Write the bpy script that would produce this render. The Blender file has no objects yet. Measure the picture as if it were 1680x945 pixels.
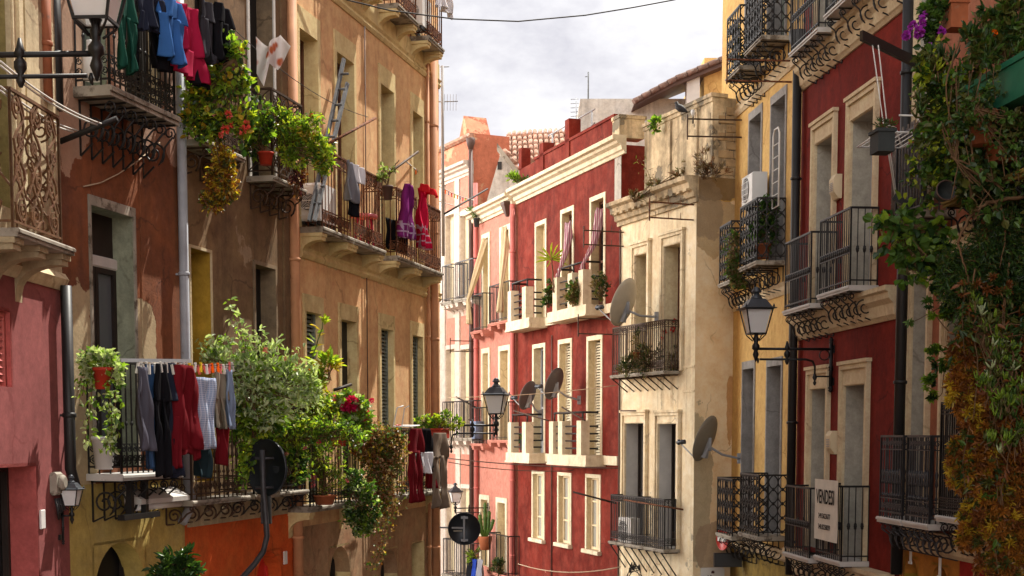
import bpy, math, random
from mathutils import Vector, Matrix
R = math.radians
rnd = random.Random(7)
scn = bpy.context.scene
COL = scn.collection
# ------------------------------------------------------------------ camera, sky, sun, exposure
FPX, CX, HOR, PITCH = 2300.0, 840.0, 712.0, R(4.6)
CYP = HOR + FPX * math.tan(PITCH)
EYE = Vector((0, 0, 5.0))
ZEN, BACK, LEFT = .65, 1.9, 9.2   # out-of-view sky gains made up for fill: overhead, behind the viewer, low left
cam = bpy.data.cameras.new('camera'); camo = bpy.data.objects.new('camera', cam); COL.objects.link(camo)
camo.location = EYE; camo.rotation_euler = (R(90) - PITCH, 0, 0)
cam.sensor_width = 36; cam.lens = FPX / 1680 * 36; cam.shift_y = (CYP - 472.5) / 1680
cam.clip_start = .1; cam.clip_end = 3000
scn.camera = camo
SUN = Vector((.34, .494, 1.0)).normalized()
EL = math.asin(SUN.z); AZ = math.atan2(SUN.x, SUN.y)
w = bpy.data.worlds.new('World'); scn.world = w; w.use_nodes = True
nt = w.node_tree; nt.nodes.clear()
def nn(t, kind, **kw):
    n = t.nodes.new(kind)
    for k, v in kw.items(): setattr(n, k, v)
    return n
out = nn(nt, 'ShaderNodeOutputWorld'); bg = nn(nt, 'ShaderNodeBackground'); bg.inputs['Strength'].default_value = .12
sky = nn(nt, 'ShaderNodeTexSky', sky_type='NISHITA', sun_disc=False, sun_elevation=EL, sun_rotation=AZ, air_density=1.0, dust_density=1.5)
tc = nn(nt, 'ShaderNodeTexCoord'); mp = nn(nt, 'ShaderNodeMapping'); mp.inputs['Scale'].default_value = (1, 1, 1.9)
n1 = nn(nt, 'ShaderNodeTexNoise'); n1.inputs['Scale'].default_value = 5.5; n1.inputs['Detail'].default_value = 9; n1.inputs['Roughness'].default_value = .6
n2 = nn(nt, 'ShaderNodeTexNoise'); n2.inputs['Scale'].default_value = 3.0; n2.inputs['Detail'].default_value = 5
r1 = nn(nt, 'ShaderNodeValToRGB'); r1.color_ramp.elements[0].position = .38; r1.color_ramp.elements[1].position = .6
r1.color_ramp.elements[0].color = (3.6, 3.57, 3.9, 1); r1.color_ramp.elements[1].color = (5.7, 5.65, 5.7, 1)
r2 = nn(nt, 'ShaderNodeValToRGB'); r2.color_ramp.elements[0].position = .26; r2.color_ramp.elements[1].position = .42
mx = nn(nt, 'ShaderNodeMixRGB')
# unseen sky shaped for fill: glow added behind and low left, dimmed overhead
sx_ = nn(nt, 'ShaderNodeSeparateXYZ'); nt.links.new(tc.outputs['Generated'], sx_.inputs[0])
def mr(src, a, b, c, d):
    m_ = nn(nt, 'ShaderNodeMapRange', interpolation_type='SMOOTHSTEP')
    for i, v in enumerate((a, b, c, d)): m_.inputs[i + 1].default_value = v
    nt.links.new(src, m_.inputs[0]); return m_.outputs[0]
def ma(op, x, y):
    m_ = nn(nt, 'ShaderNodeMath', operation=op)
    for i, v in enumerate((x, y)):
        if isinstance(v, (int, float)): m_.inputs[i].default_value = v
        else: nt.links.new(v, m_.inputs[i])
    return m_.outputs[0]
low_ = mr(sx_.outputs[2], .75, .3, 0, 1)
ad = nn(nt, 'ShaderNodeMath', operation='ADD'); nt.links.new(mr(sx_.outputs[2], .3, .75, 1, ZEN), ad.inputs[0])
nt.links.new(ma('MULTIPLY', low_, ma('ADD', mr(sx_.outputs[1], .3, -.7, 0, BACK), mr(sx_.outputs[0], -.35, -.9, 0, LEFT))), ad.inputs[1])
s1_ = nn(nt, 'ShaderNodeMath', operation='SUBTRACT'); nt.links.new(ad.outputs[0], s1_.inputs[0]); s1_.inputs[1].default_value = 1
v1_ = nn(nt, 'ShaderNodeVectorMath', operation='SCALE'); v1_.inputs[0].default_value = (1.06, 1.0, .88); nt.links.new(s1_.outputs[0], v1_.inputs['Scale'])
v2_ = nn(nt, 'ShaderNodeVectorMath', operation='ADD'); nt.links.new(v1_.outputs[0], v2_.inputs[0]); v2_.inputs[1].default_value = (1, 1, 1)
br_ = nn(nt, 'ShaderNodeVectorMath', operation='MULTIPLY'); nt.links.new(r1.outputs[0], br_.inputs[0]); nt.links.new(v2_.outputs[0], br_.inputs[1])
for a, b in ((tc.outputs['Generated'], mp.inputs[0]), (mp.outputs[0], n1.inputs[0]), (mp.outputs[0], n2.inputs[0]), (n1.outputs[0], r1.inputs[0]),
             (n2.outputs[0], r2.inputs[0]), (r2.outputs[0], mx.inputs[0]), (sky.outputs[0], mx.inputs[1]), (br_.outputs[0], mx.inputs[2]),
             (mx.outputs[0], bg.inputs[0]), (bg.outputs[0], out.inputs[0])): nt.links.new(a, b)
sl = bpy.data.lights.new('sun', 'SUN'); sl.energy = 5.0; sl.angle = R(.5); sl.color = (1, .94, .84)
so = bpy.data.objects.new('sun', sl); COL.objects.link(so); so.rotation_euler = SUN.to_track_quat('Z', 'Y').to_euler(); so.location = (20, 20, 60)
vs = scn.view_settings; vs.view_transform = 'Standard'; vs.look = 'None'; vs.gamma = 1; vs.use_curve_mapping = False
vs.exposure = .82
scn.cycles.max_bounces = 6; scn.cycles.diffuse_bounces = 4; scn.cycles.transparent_max_bounces = 6

# ------------------------------------------------------------------ photo rays and wall frames
def ray(px, py):
    xr = (px - CX) / FPX; yr = (CYP - py) / FPX
    return Vector((xr, math.cos(PITCH) + yr * math.sin(PITCH), -math.sin(PITCH) + yr * math.cos(PITCH)))
def P(px, py, Y):
    d = ray(px, py); return EYE + d * (Y / d.y)
class Fr:
    """vertical facade frame: x along the wall (to the right seen from the street), y into the wall, z up"""
    def __init__(s, o, ax, near):
        s.o = Vector((o[0], o[1], 0)); s.ax = Vector((ax[0], ax[1], 0)).normalized(); s.ay = Vector((-s.ax.y, s.ax.x, 0)); s.near = near
        s.ang = math.atan2(s.ax.y, s.ax.x)
    def h(s, px, py, out=0):
        d = ray(px, py); t = (-out - (EYE - s.o).dot(s.ay)) / d.dot(s.ay)
        q = EYE + d * t - s.o
        return q.dot(s.ax), q.z
    def x(s, px, py=712, out=0): return s.h(px, py, out)[0]
    def z(s, px, py, out=0): return s.h(px, py, out)[1]
    def w(s, x, out, z): return s.o + s.ax * x - s.ay * out + Vector((0, 0, z))
    def hp(s, px, py, out=0):
        x, z = s.h(px, py, out); return s.w(x, out, z)
    def lp(s, px, py, out=0):
        x, z = s.h(px, py, out); return (x, -out, z)
    def rect(s, pl, pr, pt, pb=None, out=0):
        pn = pl if s.near == 'L' else pr
        z1 = s.z(pn, pt, out); xl = s.x(pl, pt, out); xr = s.x(pr, pt, out)
        return xl, xr, (s.z(pn, pb, out) if pb is not None else None), z1
def frame2(pa, Ya, pb, Yb, near):
    a = P(pa, HOR, Ya); b = P(pb, HOR, Yb); return Fr(a, b - a, near)
def frame_vp(pa, Ya, vp, near):
    a = P(pa, HOR, Ya); d = Vector(((vp - CX) / FPX * math.cos(PITCH), 1, 0)); return Fr(a, d if near == 'L' else -d, near)

# ------------------------------------------------------------------ mesh builder
class MB:
    def __init__(s): s.v = []; s.f = []; s.m = []; s.s = []
    def add(s, vs, fs, mi=0, sm=False):
        b = len(s.v); s.v += [tuple(q) for q in vs]
        for f in fs: s.f.append(tuple(b + i for i in f)); s.m.append(mi); s.s.append(sm)
        return s
    def quad(s, a, b, c, d, mi=0): return s.add((a, b, c, d), ((0, 1, 2, 3),), mi)
    def box(s, x0, x1, y0, y1, z0, z1, mi=0, skip=''):
        v = [(x, y, z) for x in (x0, x1) for y in (y0, y1) for z in (z0, z1)]
        F = {'l': (0, 1, 3, 2), 'r': (4, 6, 7, 5), 'f': (0, 4, 5, 1), 'k': (2, 3, 7, 6), 'b': (0, 2, 6, 4), 't': (1, 5, 7, 3)}
        return s.add(v, [q for k, q in F.items() if k not in skip], mi)
    def bev(s, x0, x1, y0, y1, z0, z1, c=.01, mi=0):
        """box with chamfered long edges (octagon section along x)"""
        pr = [(y0 + c, z0), (y1 - c, z0), (y1, z0 + c), (y1, z1 - c), (y1 - c, z1), (y0 + c, z1), (y0, z1 - c), (y0, z0 + c)]
        return s.prism_x(pr, x0, x1, mi)
    def prism_x(s, pr, x0, x1, mi=0):
        n = len(pr); v = [(x0, y, z) for y, z in pr] + [(x1, y, z) for y, z in pr]
        f = [(i, (i + 1) % n, n + (i + 1) % n, n + i) for i in range(n)] + [tuple(range(n))[::-1], tuple(range(n, 2 * n))]
        return s.add(v, f, mi)
    def prism_y(s, pr, y0, y1, mi=0):
        n = len(pr); v = [(x, y0, z) for x, z in pr] + [(x, y1, z) for x, z in pr]
        f = [(i, (i + 1) % n, n + (i + 1) % n, n + i) for i in range(n)] + [tuple(range(n))[::-1], tuple(range(n, 2 * n))]
        return s.add(v, f, mi)
    def prism_z(s, pr, z0, z1, mi=0):
        n = len(pr); v = [(x, y, z0) for x, y in pr] + [(x, y, z1) for x, y in pr]
        f = [(i, (i + 1) % n, n + (i + 1) % n, n + i) for i in range(n)] + [tuple(range(n))[::-1], tuple(range(n, 2 * n))]
        return s.add(v, f, mi)
    def tube(s, pts, r, n=5, mi=0, caps=True, sm=True):
        pts = [Vector(p) for p in pts]
        if len(pts) < 2: return s
        rr = r if isinstance(r, (list, tuple)) else [r] * len(pts)
        b = len(s.v); up = None
        for i, p in enumerate(pts):
            t = (pts[min(i + 1, len(pts) - 1)] - pts[max(i - 1, 0)])
            if t.length < 1e-9: t = Vector((0, 0, 1))
            t.normalize()
            if up is None:
                ref = Vector((0, 0, 1)) if abs(t.z) < .9 else Vector((1, 0, 0))
                up = (ref - t * ref.dot(t)).normalized()
            else:
                up = up - t * up.dot(t)
                up = up.normalized() if up.length > 1e-6 else t.orthogonal().normalized()
            sd = t.cross(up)
            for k in range(n):
                a = 2 * math.pi * (k + .5) / n
                s.v.append(tuple(p + (up * math.sin(a) + sd * math.cos(a)) * rr[i]))
        for i in range(len(pts) - 1):
            for k in range(n):
                k2 = (k + 1) % n
                s.f.append((b + i * n + k, b + i * n + k2, b + (i + 1) * n + k2, b + (i + 1) * n + k)); s.m.append(mi); s.s.append(sm and n > 4)
        if caps:
            s.f.append(tuple(b + k for k in range(n))[::-1]); s.m.append(mi); s.s.append(False)
            s.f.append(tuple(b + (len(pts) - 1) * n + k for k in range(n))); s.m.append(mi); s.s.append(False)
        return s
    def lathe(s, prof, c=(0, 0, 0), n=14, mi=0, sm=True, sq=False):
        b = len(s.v)
        for r, z in prof:
            for k in range(n):
                a = 2 * math.pi * (k + (.5 if sq else 0)) / n
                s.v.append((c[0] + r * math.cos(a), c[1] + r * math.sin(a), c[2] + z))
        for i in range(len(prof) - 1):
            for k in range(n):
                k2 = (k + 1) % n
                s.f.append((b + i * n + k, b + i * n + k2, b + (i + 1) * n + k2, b + (i + 1) * n + k)); s.m.append(mi); s.s.append(sm)
        s.f.append(tuple(b + k for k in range(n))[::-1]); s.m.append(mi); s.s.append(False)
        s.f.append(tuple(b + (len(prof) - 1) * n + k for k in range(n))); s.m.append(mi); s.s.append(False)
        return s
    def build(s, name, mats, parent=None, loc=None, rot=None):
        me = bpy.data.meshes.new(name); me.from_pydata(s.v, [], s.f)
        for m in (mats if isinstance(mats, (list, tuple)) else [mats]): me.materials.append(m)
        me.polygons.foreach_set('material_index', s.m); me.polygons.foreach_set('use_smooth', s.s); me.update()
        o = bpy.data.objects.new(name, me); COL.objects.link(o)
        if parent is not None: o.parent = parent
        if loc is not None: o.location = loc
        if rot is not None: o.rotation_euler = (0, 0, rot)
        return o
def tag(o, label=None, cat=None, group=None, kind=None):
    for k, v in (('label', label), ('category', cat), ('group', group), ('kind', kind)):
        if v: o[k] = v
    return o
def empty(name, loc, rz=0, label=None, cat=None, group=None):
    o = bpy.data.objects.new(name, None); COL.objects.link(o); o.location = loc; o.rotation_euler = (0, 0, rz); o.empty_display_size = .2
    return tag(o, label, cat, group)
def children(o): return [c for c in COL.objects if c.parent == o]
def copy_tree(o, parent=None):
    c = o.copy(); COL.objects.link(c)
    if parent is not None: c.parent = parent
    for ch in list(o.children): copy_tree(ch, c)
    return c

# ------------------------------------------------------------------ materials
M = {}
def newmat(name):
    m = bpy.data.materials.new(name); m.use_nodes = True; t = m.node_tree; t.nodes.clear()
    o = nn(t, 'ShaderNodeOutputMaterial'); p = nn(t, 'ShaderNodeBsdfPrincipled'); t.links.new(p.outputs[0], o.inputs[0])
    return m, t, p, o
def c4(c, k=1): return (max(0, c[0] * k), max(0, c[1] * k), max(0, c[2] * k), 1)
def noise(t, vec, scale, det=5, rough=.55, dist=0):
    n = nn(t, 'ShaderNodeTexNoise'); n.inputs['Scale'].default_value = scale; n.inputs['Detail'].default_value = det
    n.inputs['Roughness'].default_value = rough; n.inputs['Distortion'].default_value = dist
    t.links.new(vec, n.inputs['Vector']); return n.outputs[0]
def mapping(t, vec, sc, loc=(0, 0, 0)):
    m = nn(t, 'ShaderNodeMapping'); m.inputs['Scale'].default_value = sc; m.inputs['Location'].default_value = loc; t.links.new(vec, m.inputs[0]); return m.outputs[0]
def ramp(t, fac, a, b, ca=(0, 0, 0, 1), cb=(1, 1, 1, 1)):
    r = nn(t, 'ShaderNodeValToRGB'); r.color_ramp.elements[0].position = a; r.color_ramp.elements[1].position = b
    r.color_ramp.elements[0].color = ca; r.color_ramp.elements[1].color = cb; t.links.new(fac, r.inputs[0]); return r.outputs[0]
def mix(t, fac, a, b, mode='MIX'):
    m = nn(t, 'ShaderNodeMixRGB', blend_type=mode)
    for i, q in enumerate((fac, a, b)):
        if isinstance(q, (int, float)): m.inputs[i].default_value = q
        elif isinstance(q, tuple): m.inputs[i].default_value = q
        else: t.links.new(q, m.inputs[i])
    return m.outputs[0]
def math_(t, op, a, b=0):
    m = nn(t, 'ShaderNodeMath', operation=op)
    for i, q in enumerate((a, b)):
        if isinstance(q, (int, float)): m.inputs[i].default_value = q
        else: t.links.new(q, m.inputs[i])
    return m.outputs[0]
def bump(t, p, h, st, dist=.02):
    b = nn(t, 'ShaderNodeBump'); b.inputs['Strength'].default_value = st; b.inputs['Distance'].default_value = dist
    t.links.new(h, b.inputs['Height']); t.links.new(b.outputs[0], p.inputs['Normal'])
def stucco(name, col, var=.25, streak=.4, dirt=(.05, .04, .03), peel=None, peel_t=.62, patches=(), bm=.35, seed=0, rough=.92, mott=None):
    """painted render: cloudy colour, rain streaks, worn patches with ragged edges, fine grain"""
    m, t, p, o = newmat(name); tc = nn(t, 'ShaderNodeTexCoord'); ob = mapping(t, tc.outputs['Object'], (1, 1, 1), (seed * 3.7, seed * 1.3, seed * 2.1))
    raw = tc.outputs['Object']
    a = noise(t, ob, .8, 8, .6)
    c = mix(t, ramp(t, a, .3, .7), c4(col, 1 - var), c4(col, 1 + var * .45))
    if mott:
        c = mix(t, math_(t, 'MULTIPLY', ramp(t, noise(t, ob, 2.2, 6, .65), .42, .68), .8), c, c4(mott))
    s = noise(t, mapping(t, ob, (2.6, 2.6, .16)), 1.6, 6, .6)
    c = mix(t, math_(t, 'MULTIPLY', ramp(t, s, .48, .78), streak), c, c4(dirt))
    h = noise(t, ob, 34, 4, .6); big = noise(t, ob, 5, 5)
    c = mix(t, .3, c, mix(t, ramp(t, noise(t, ob, 7, 8, .7), .34, .66), (.2, .2, .2, 1), (.8, .8, .8, 1)), 'OVERLAY')
    vo = nn(t, 'ShaderNodeTexVoronoi', feature='DISTANCE_TO_EDGE'); vo.inputs['Scale'].default_value = .7
    wv = nn(t, 'ShaderNodeTexNoise'); wv.inputs['Scale'].default_value = 2.2; wv.inputs['Detail'].default_value = 6; t.links.new(ob, wv.inputs[0])
    vm_ = nn(t, 'ShaderNodeVectorMath', operation='MULTIPLY_ADD'); t.links.new(wv.outputs['Color'], vm_.inputs[0]); vm_.inputs[1].default_value = (.5, .5, .5); t.links.new(ob, vm_.inputs[2]); t.links.new(vm_.outputs[0], vo.inputs['Vector'])
    ck = math_(t, 'MULTIPLY', ramp(t, vo.outputs['Distance'], .004, .012, (1, 1, 1, 1), (0, 0, 0, 1)), ramp(t, noise(t, ob, .9, 3), .5, .58))
    c = mix(t, math_(t, 'MULTIPLY', ck, .55), c, c4(dirt, .8))
    pmask = None
    if peel:
        pm = ramp(t, noise(t, ob, .75, 9, .66), peel_t, peel_t + .02)
        pc = mix(t, big, c4(peel, .65), c4(peel, 1.2)); c = mix(t, pm, c, pc); pmask = pm
    if patches:
        sp = nn(t, 'ShaderNodeSeparateXYZ'); t.links.new(raw, sp.inputs[0]); ed = noise(t, raw, 2.3, 8, .62)
        for (cx, cz, rx, rz, pc, am) in patches:
            dx = math_(t, 'POWER', math_(t, 'ABSOLUTE', math_(t, 'DIVIDE', math_(t, 'SUBTRACT', sp.outputs[0], cx), rx)), 2)
            dz = math_(t, 'POWER', math_(t, 'ABSOLUTE', math_(t, 'DIVIDE', math_(t, 'SUBTRACT', sp.outputs[2], cz), rz)), 2)
            d = math_(t, 'ADD', math_(t, 'ADD', dx, dz), math_(t, 'MULTIPLY', math_(t, 'SUBTRACT', ed, .5), 2.2))
            k = math_(t, 'MULTIPLY', ramp(t, d, .9, .96, (1, 1, 1, 1), (0, 0, 0, 1)), am); pmask = k if pmask is None else math_(t, 'MAXIMUM', pmask, k)
            c = mix(t, k, c, mix(t, big, c4(pc, .7), c4(pc, 1.2)))
    c = mix(t, .35, c, mix(t, h, (.25, .25, .25, 1), (.78, .78, .78, 1)), 'OVERLAY')
    t.links.new(c, p.inputs['Base Color']); p.inputs['Roughness'].default_value = rough; p.inputs['Specular IOR Level'].default_value = .15
    hh = math_(t, 'ADD', h, math_(t, 'MULTIPLY', big, 1.5))
    if pmask is not None: hh = math_(t, 'SUBTRACT', hh, math_(t, 'MULTIPLY', pmask, 2.5))
    bump(t, p, hh, bm, .012)
    M[name] = m; return m
def plain(name, col, rough=.6, metal=0, var=.2, sc=6, bm=.1, spec=.4, second=None, st=.6):
    m, t, p, o = newmat(name); tc = nn(t, 'ShaderNodeTexCoord'); ob = tc.outputs['Object']
    a = noise(t, ob, sc, 6, .6)
    c = mix(t, ramp(t, a, .3, .7), c4(col, 1 - var), c4(col, 1 + var))
    if second: c = mix(t, ramp(t, noise(t, ob, sc * 1.7, 8, .65), st, st + .08), c, c4(second))
    t.links.new(c, p.inputs['Base Color']); p.inputs['Roughness'].default_value = rough; p.inputs['Metallic'].default_value = metal
    p.inputs['Specular IOR Level'].default_value = spec
    if bm: bump(t, p, noise(t, ob, sc * 6, 4), bm, .006)
    M[name] = m; return m
def cloth(name, col, pat=None, c2=(.8, .8, .8), trans=.18, sc=1):
    m, t, p, o = newmat(name); tc = nn(t, 'ShaderNodeTexCoord'); ob = tc.outputs['Object']
    c = mix(t, noise(t, ob, 5, 5), c4(col, .8), c4(col, 1.15))
    if pat == 'check':
        sp = nn(t, 'ShaderNodeSeparateXYZ'); t.links.new(ob, sp.inputs[0])
        for k in (0, 2):
            f = math_(t, 'FRACT', math_(t, 'MULTIPLY', sp.outputs[k], 44 * sc)); c = mix(t, math_(t, 'MULTIPLY', math_(t, 'LESS_THAN', f, .22), .55), c, c4(c2))
    if pat == 'stripe':
        sp = nn(t, 'ShaderNodeSeparateXYZ'); t.links.new(ob, sp.inputs[0])
        f = math_(t, 'FRACT', math_(t, 'MULTIPLY', sp.outputs[0], 22 * sc)); c = mix(t, math_(t, 'LESS_THAN', f, .5), c, c4(c2))
    if pat == 'bands':
        sp = nn(t, 'ShaderNodeSeparateXYZ'); t.links.new(ob, sp.inputs[0])
        low = math_(t, 'LESS_THAN', sp.outputs[2], -.6)
        f = math_(t, 'LESS_THAN', math_(t, 'FRACT', math_(t, 'MULTIPLY', sp.outputs[2], 9)), .22)
        g = math_(t, 'LESS_THAN', math_(t, 'FRACT', math_(t, 'MULTIPLY', sp.outputs[0], 14)), .2)
        c = mix(t, math_(t, 'MULTIPLY', math_(t, 'MULTIPLY', low, math_(t, 'MAXIMUM', f, g)), .75), c, c4(c2))
    if pat == 'floral':
        v = nn(t, 'ShaderNodeTexVoronoi'); v.inputs['Scale'].default_value = 7; t.links.new(ob, v.inputs['Vector'])
        k = math_(t, 'MULTIPLY', ramp(t, v.outputs['Distance'], .25, .42, (1, 1, 1, 1), (0, 0, 0, 1)), ramp(t, noise(t, ob, 2.2, 4), .42, .5))
        c = mix(t, k, c, mix(t, noise(t, ob, 22, 3), (.5, .06, .05, 1), (.45, .2, .06, 1)))
    wv = noise(t, mapping(t, ob, (60, 60, 14)), 4, 3)
    t.links.new(c, p.inputs['Base Color']); p.inputs['Roughness'].default_value = .92; p.inputs['Specular IOR Level'].default_value = .1
    bump(t, p, wv, .25, .004)
    tr = nn(t, 'ShaderNodeBsdfTranslucent'); t.links.new(c, tr.inputs[0]); ms = nn(t, 'ShaderNodeMixShader'); ms.inputs[0].default_value = trans
    t.links.new(p.outputs[0], ms.inputs[1]); t.links.new(tr.outputs[0], ms.inputs[2]); t.links.new(ms.outputs[0], o.inputs[0])
    M[name] = m; return m
def leafm(name, col, trans=.4, rough=.36, var=.35):
    m, t, p, o = newmat(name); tc = nn(t, 'ShaderNodeTexCoord'); ob = tc.outputs['Object']
    c = mix(t, ramp(t, noise(t, ob, 9, 4), .3, .7), c4(col, 1 - var), c4(col, 1 + var))
    t.links.new(c, p.inputs['Base Color']); p.inputs['Roughness'].default_value = rough; p.inputs['Specular IOR Level'].default_value = .35
    tr = nn(t, 'ShaderNodeBsdfTranslucent'); t.links.new(mix(t, 1.0, c, (1.5, 1.7, .7, 1), 'MULTIPLY'), tr.inputs[0])
    ms = nn(t, 'ShaderNodeMixShader'); ms.inputs[0].default_value = trans
    t.links.new(p.outputs[0], ms.inputs[1]); t.links.new(tr.outputs[0], ms.inputs[2]); t.links.new(ms.outputs[0], o.inputs[0])
    M[name] = m; return m
def glassm(name, col, rough=.12):
    m, t, p, o = newmat(name); p.inputs['Base Color'].default_value = c4(col); p.inputs['Roughness'].default_value = rough; p.inputs['Specular IOR Level'].default_value = .5
    M[name] = m; return m
for a in (('iron_black', (.018, .017, .017), .5, .3, .3, 12, .15, .4, (.07, .035, .02), .66), ('iron_rust', (.17, .065, .03), .8, .1, .45, 9, .25, .2, (.05, .022, .014), .5),
          ('iron_tan', (.14, .07, .032), .7, .1, .4, 7, .2, .3, (.12, .05, .025), .52), ('iron_brown', (.06, .035, .022), .65, .2, .4, 9, .2, .3, (.11, .05, .025), .58),
          ('iron_grey', (.05, .05, .055), .5, .4, .3, 8, .1, .4, (.1, .08, .07), .7), ('steel_pale', (.3, .31, .32), .45, .3, .2, 5, .05, .5, None, .6),
          ('pipe_grey', (.3, .32, .35), .6, 0, .2, 3, .1, .3, (.16, .1, .06), .68), ('pipe_black', (.015, .014, .014), .5, 0, .3, 3, .1, .4, (.06, .03, .02), .72),
          ('pipe_peach', (.5, .24, .12), .7, 0, .2, 3, .1, .3, (.3, .12, .06), .66), ('pipe_pink', (.5, .14, .12), .7, 0, .15, 3, .1, .3, None, .6),
          ('pipe_brown', (.09, .05, .04), .6, 0, .2, 3, .1, .3, None, .6), ('pipe_orange', (.28, .09, .04), .75, 0, .3, 3, .1, .3, (.12, .06, .04), .6),
          ('marble', (.3, .27, .22), .7, 0, .3, 3, .15, .3, (.12, .095, .07), .52), ('marble_white', (.5, .48, .45), .5, 0, .12, 4, .1, .4, (.3, .26, .22), .66),
          ('terracotta', (.3, .095, .04), .85, 0, .25, 6, .2, .2, (.25, .12, .07), .6), ('red_pot', (.4, .035, .015), .7, 0, .2, 5, .1, .3, None, .6),
          ('green_box', (.014, .12, .065), .55, 0, .25, 4, .1, .4, (.03, .06, .04), .66), ('dark_pot', (.035, .04, .04), .7, 0, .2, 6, .1, .3, None, .6),
          ('wood_brown', (.11, .045, .025), .6, 0, .3, 5, .15, .3, None, .6), ('wood_dark', (.022, .015, .012), .6, 0, .3, 5, .15, .3, None, .6),
          ('white_paint', (.68, .66, .6), .55, 0, .08, 4, .05, .4, (.45, .4, .33), .7), ('cream_paint', (.66, .55, .36), .65, 0, .1, 4, .08, .3, (.45, .36, .22), .68),
          ('plastic_white', (.7, .7, .68), .4, 0, .05, 3, .02, .5, (.5, .48, .44), .75), ('plastic_black', (.012, .012, .013), .35, 0, .2, 4, .02, .5, None, .6),
          ('grey_paint', (.3, .31, .33), .6, 0, .1, 4, .05, .3, None, .6), ('slat_green', (.2, .23, .2), .6, 0, .15, 4, .05, .3, None, .6), ('slat_cream', (.62, .56, .42), .6, 0, .1, 4, .05, .3, None, .6),
          ('lamp_iron', (.06, .068, .08), .42, .5, .2, 6, .05, .5, (.1, .1, .1), .68), ('lamp_dark', (.012, .012, .013), .45, .4, .3, 6, .05, .5, None, .6),
          ('tile_dark', (.16, .1, .08), .9, 0, .35, 4, .2, .2, (.25, .2, .17), .55),
          ('tile_roof', (.36, .2, .14), .9, 0, .45, 7, .2, .2, (.5, .42, .34), .55), ('concrete', (.3, .28, .25), .95, 0, .25, 1.2, .3, .15, (.13, .12, .11), .6),
          ('soil', (.03, .02, .014), .95, 0, .3, 12, .3, .1, None, .6), ('stem_brown', (.12, .07, .035), .85, 0, .3, 10, .2, .2, None, .6), ('stem_green', (.1, .16, .04), .7, 0, .3, 10, .1, .3, None, .6),
          ('rope_white', (.62, .6, .56), .8, 0, .1, 8, 0, .2, None, .6), ('rope_tan', (.42, .32, .22), .8, 0, .1, 8, 0, .2, None, .6), ('rope_blue', (.25, .33, .5), .8, 0, .1, 8, 0, .2, None, .6), ('cable', (.02, .02, .022), .6, 0, .2, 8, 0, .3, None, .6),
          ('dish_beige', (.5, .45, .36), .6, 0, .12, 3, .05, .3, (.35, .3, .22), .68), ('ladder_grey', (.13, .14, .15), .7, 0, .3, 6, .1, .3, (.2, .2, .2), .6), ('dish_grey', (.11, .09, .085), .6, 0, .12, 3, .05, .3, None, .6), ('dish_olive', (.22, .2, .16), .6, 0, .12, 3, .05, .3, (.12, .11, .09), .66),
          ('asphalt', (.05, .05, .05), .95, 0, .25, 2, .3, .2, None, .6), ('paving', (.16, .14, .12), .9, 0, .3, 1.5, .3, .2, (.09, .08, .07), .55), ('earth', (.14, .11, .08), .95, 0, .3, .3, .2, .2, None, .6),
          ('sign_red', (.55, .03, .02), .4, 0, .1, 4, .02, .5, None, .6), ('sign_white', (.72, .72, .7), .45, 0, .05, 4, .02, .5, None, .6), ('sign_back', (.015, .019, .026), .4, .2, .2, 3, .03, .5, None, .6),
          ('banner', (.72, .68, .6), .8, 0, .1, 4, .1, .2, None, .6), ('ink', (.02, .016, .014), .8, 0, .1, 4, 0, .1, None, .6), ('reed', (.12, .1, .09), .9, 0, .4, 14, .3, .1, (.2, .17, .14), .55),
          ('pigeon', (.025, .026, .03), .7, 0, .3, 12, .1, .3, None, .6), ('brick', (.45, .33, .19), .95, 0, .3, 3, .3, .1, (.3, .2, .1), .58)):
    plain(*a)
glassm('glass_dark', (.012, .013, .015)); glassm('glass_grey', (.09, .1, .11), .2); glassm('glass_pale', (.32, .32, .29), .1); glassm('black', (.006, .006, .006), .6)
m_, t_, p_, o_ = newmat('frosted'); p_.inputs['Base Color'].default_value = (.9, .9, .9, 1); p_.inputs['Roughness'].default_value = .55
_tr = nn(t_, 'ShaderNodeBsdfTranslucent'); _tr.inputs[0].default_value = (.98, .98, .98, 1); _ms = nn(t_, 'ShaderNodeMixShader'); _ms.inputs[0].default_value = .5
t_.links.new(p_.outputs[0], _ms.inputs[1]); t_.links.new(_tr.outputs[0], _ms.inputs[2]); t_.links.new(_ms.outputs[0], o_.inputs[0]); M['frosted'] = m_
for n_, c_, tr_ in (('leaf_dark', (.02, .05, .012), .25), ('leaf_mid', (.07, .14, .025), .4), ('leaf_bright', (.2, .3, .035), .5), ('leaf_lime', (.36, .4, .04), .5), ('leaf_silver', (.46, .52, .3), .35),
                    ('leaf_grey', (.22, .3, .14), .35), ('leaf_yellow', (.45, .31, .03), .4), ('leaf_orange', (.3, .12, .02), .3), ('leaf_rust', (.18, .065, .02), .3), ('leaf_blush', (.42, .26, .15), .35),
                    ('leaf_wine', (.07, .012, .02), .3), ('leaf_olive', (.09, .1, .025), .35), ('leaf_pale', (.4, .46, .28), .4), ('leaf_dry', (.2, .14, .07), .3),
                    ('petal_magenta', (.55, .015, .1), .3), ('petal_red', (.5, .02, .02), .3), ('petal_pink', (.7, .22, .26), .3), ('petal_purple', (.33, .035, .42), .3), ('petal_orange', (.8, .18, .01), .3), ('petal_yellow', (.7, .5, .05), .3), ('petal_coral', (.7, .12, .09), .3)):
    leafm(n_, c_, tr_)
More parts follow.
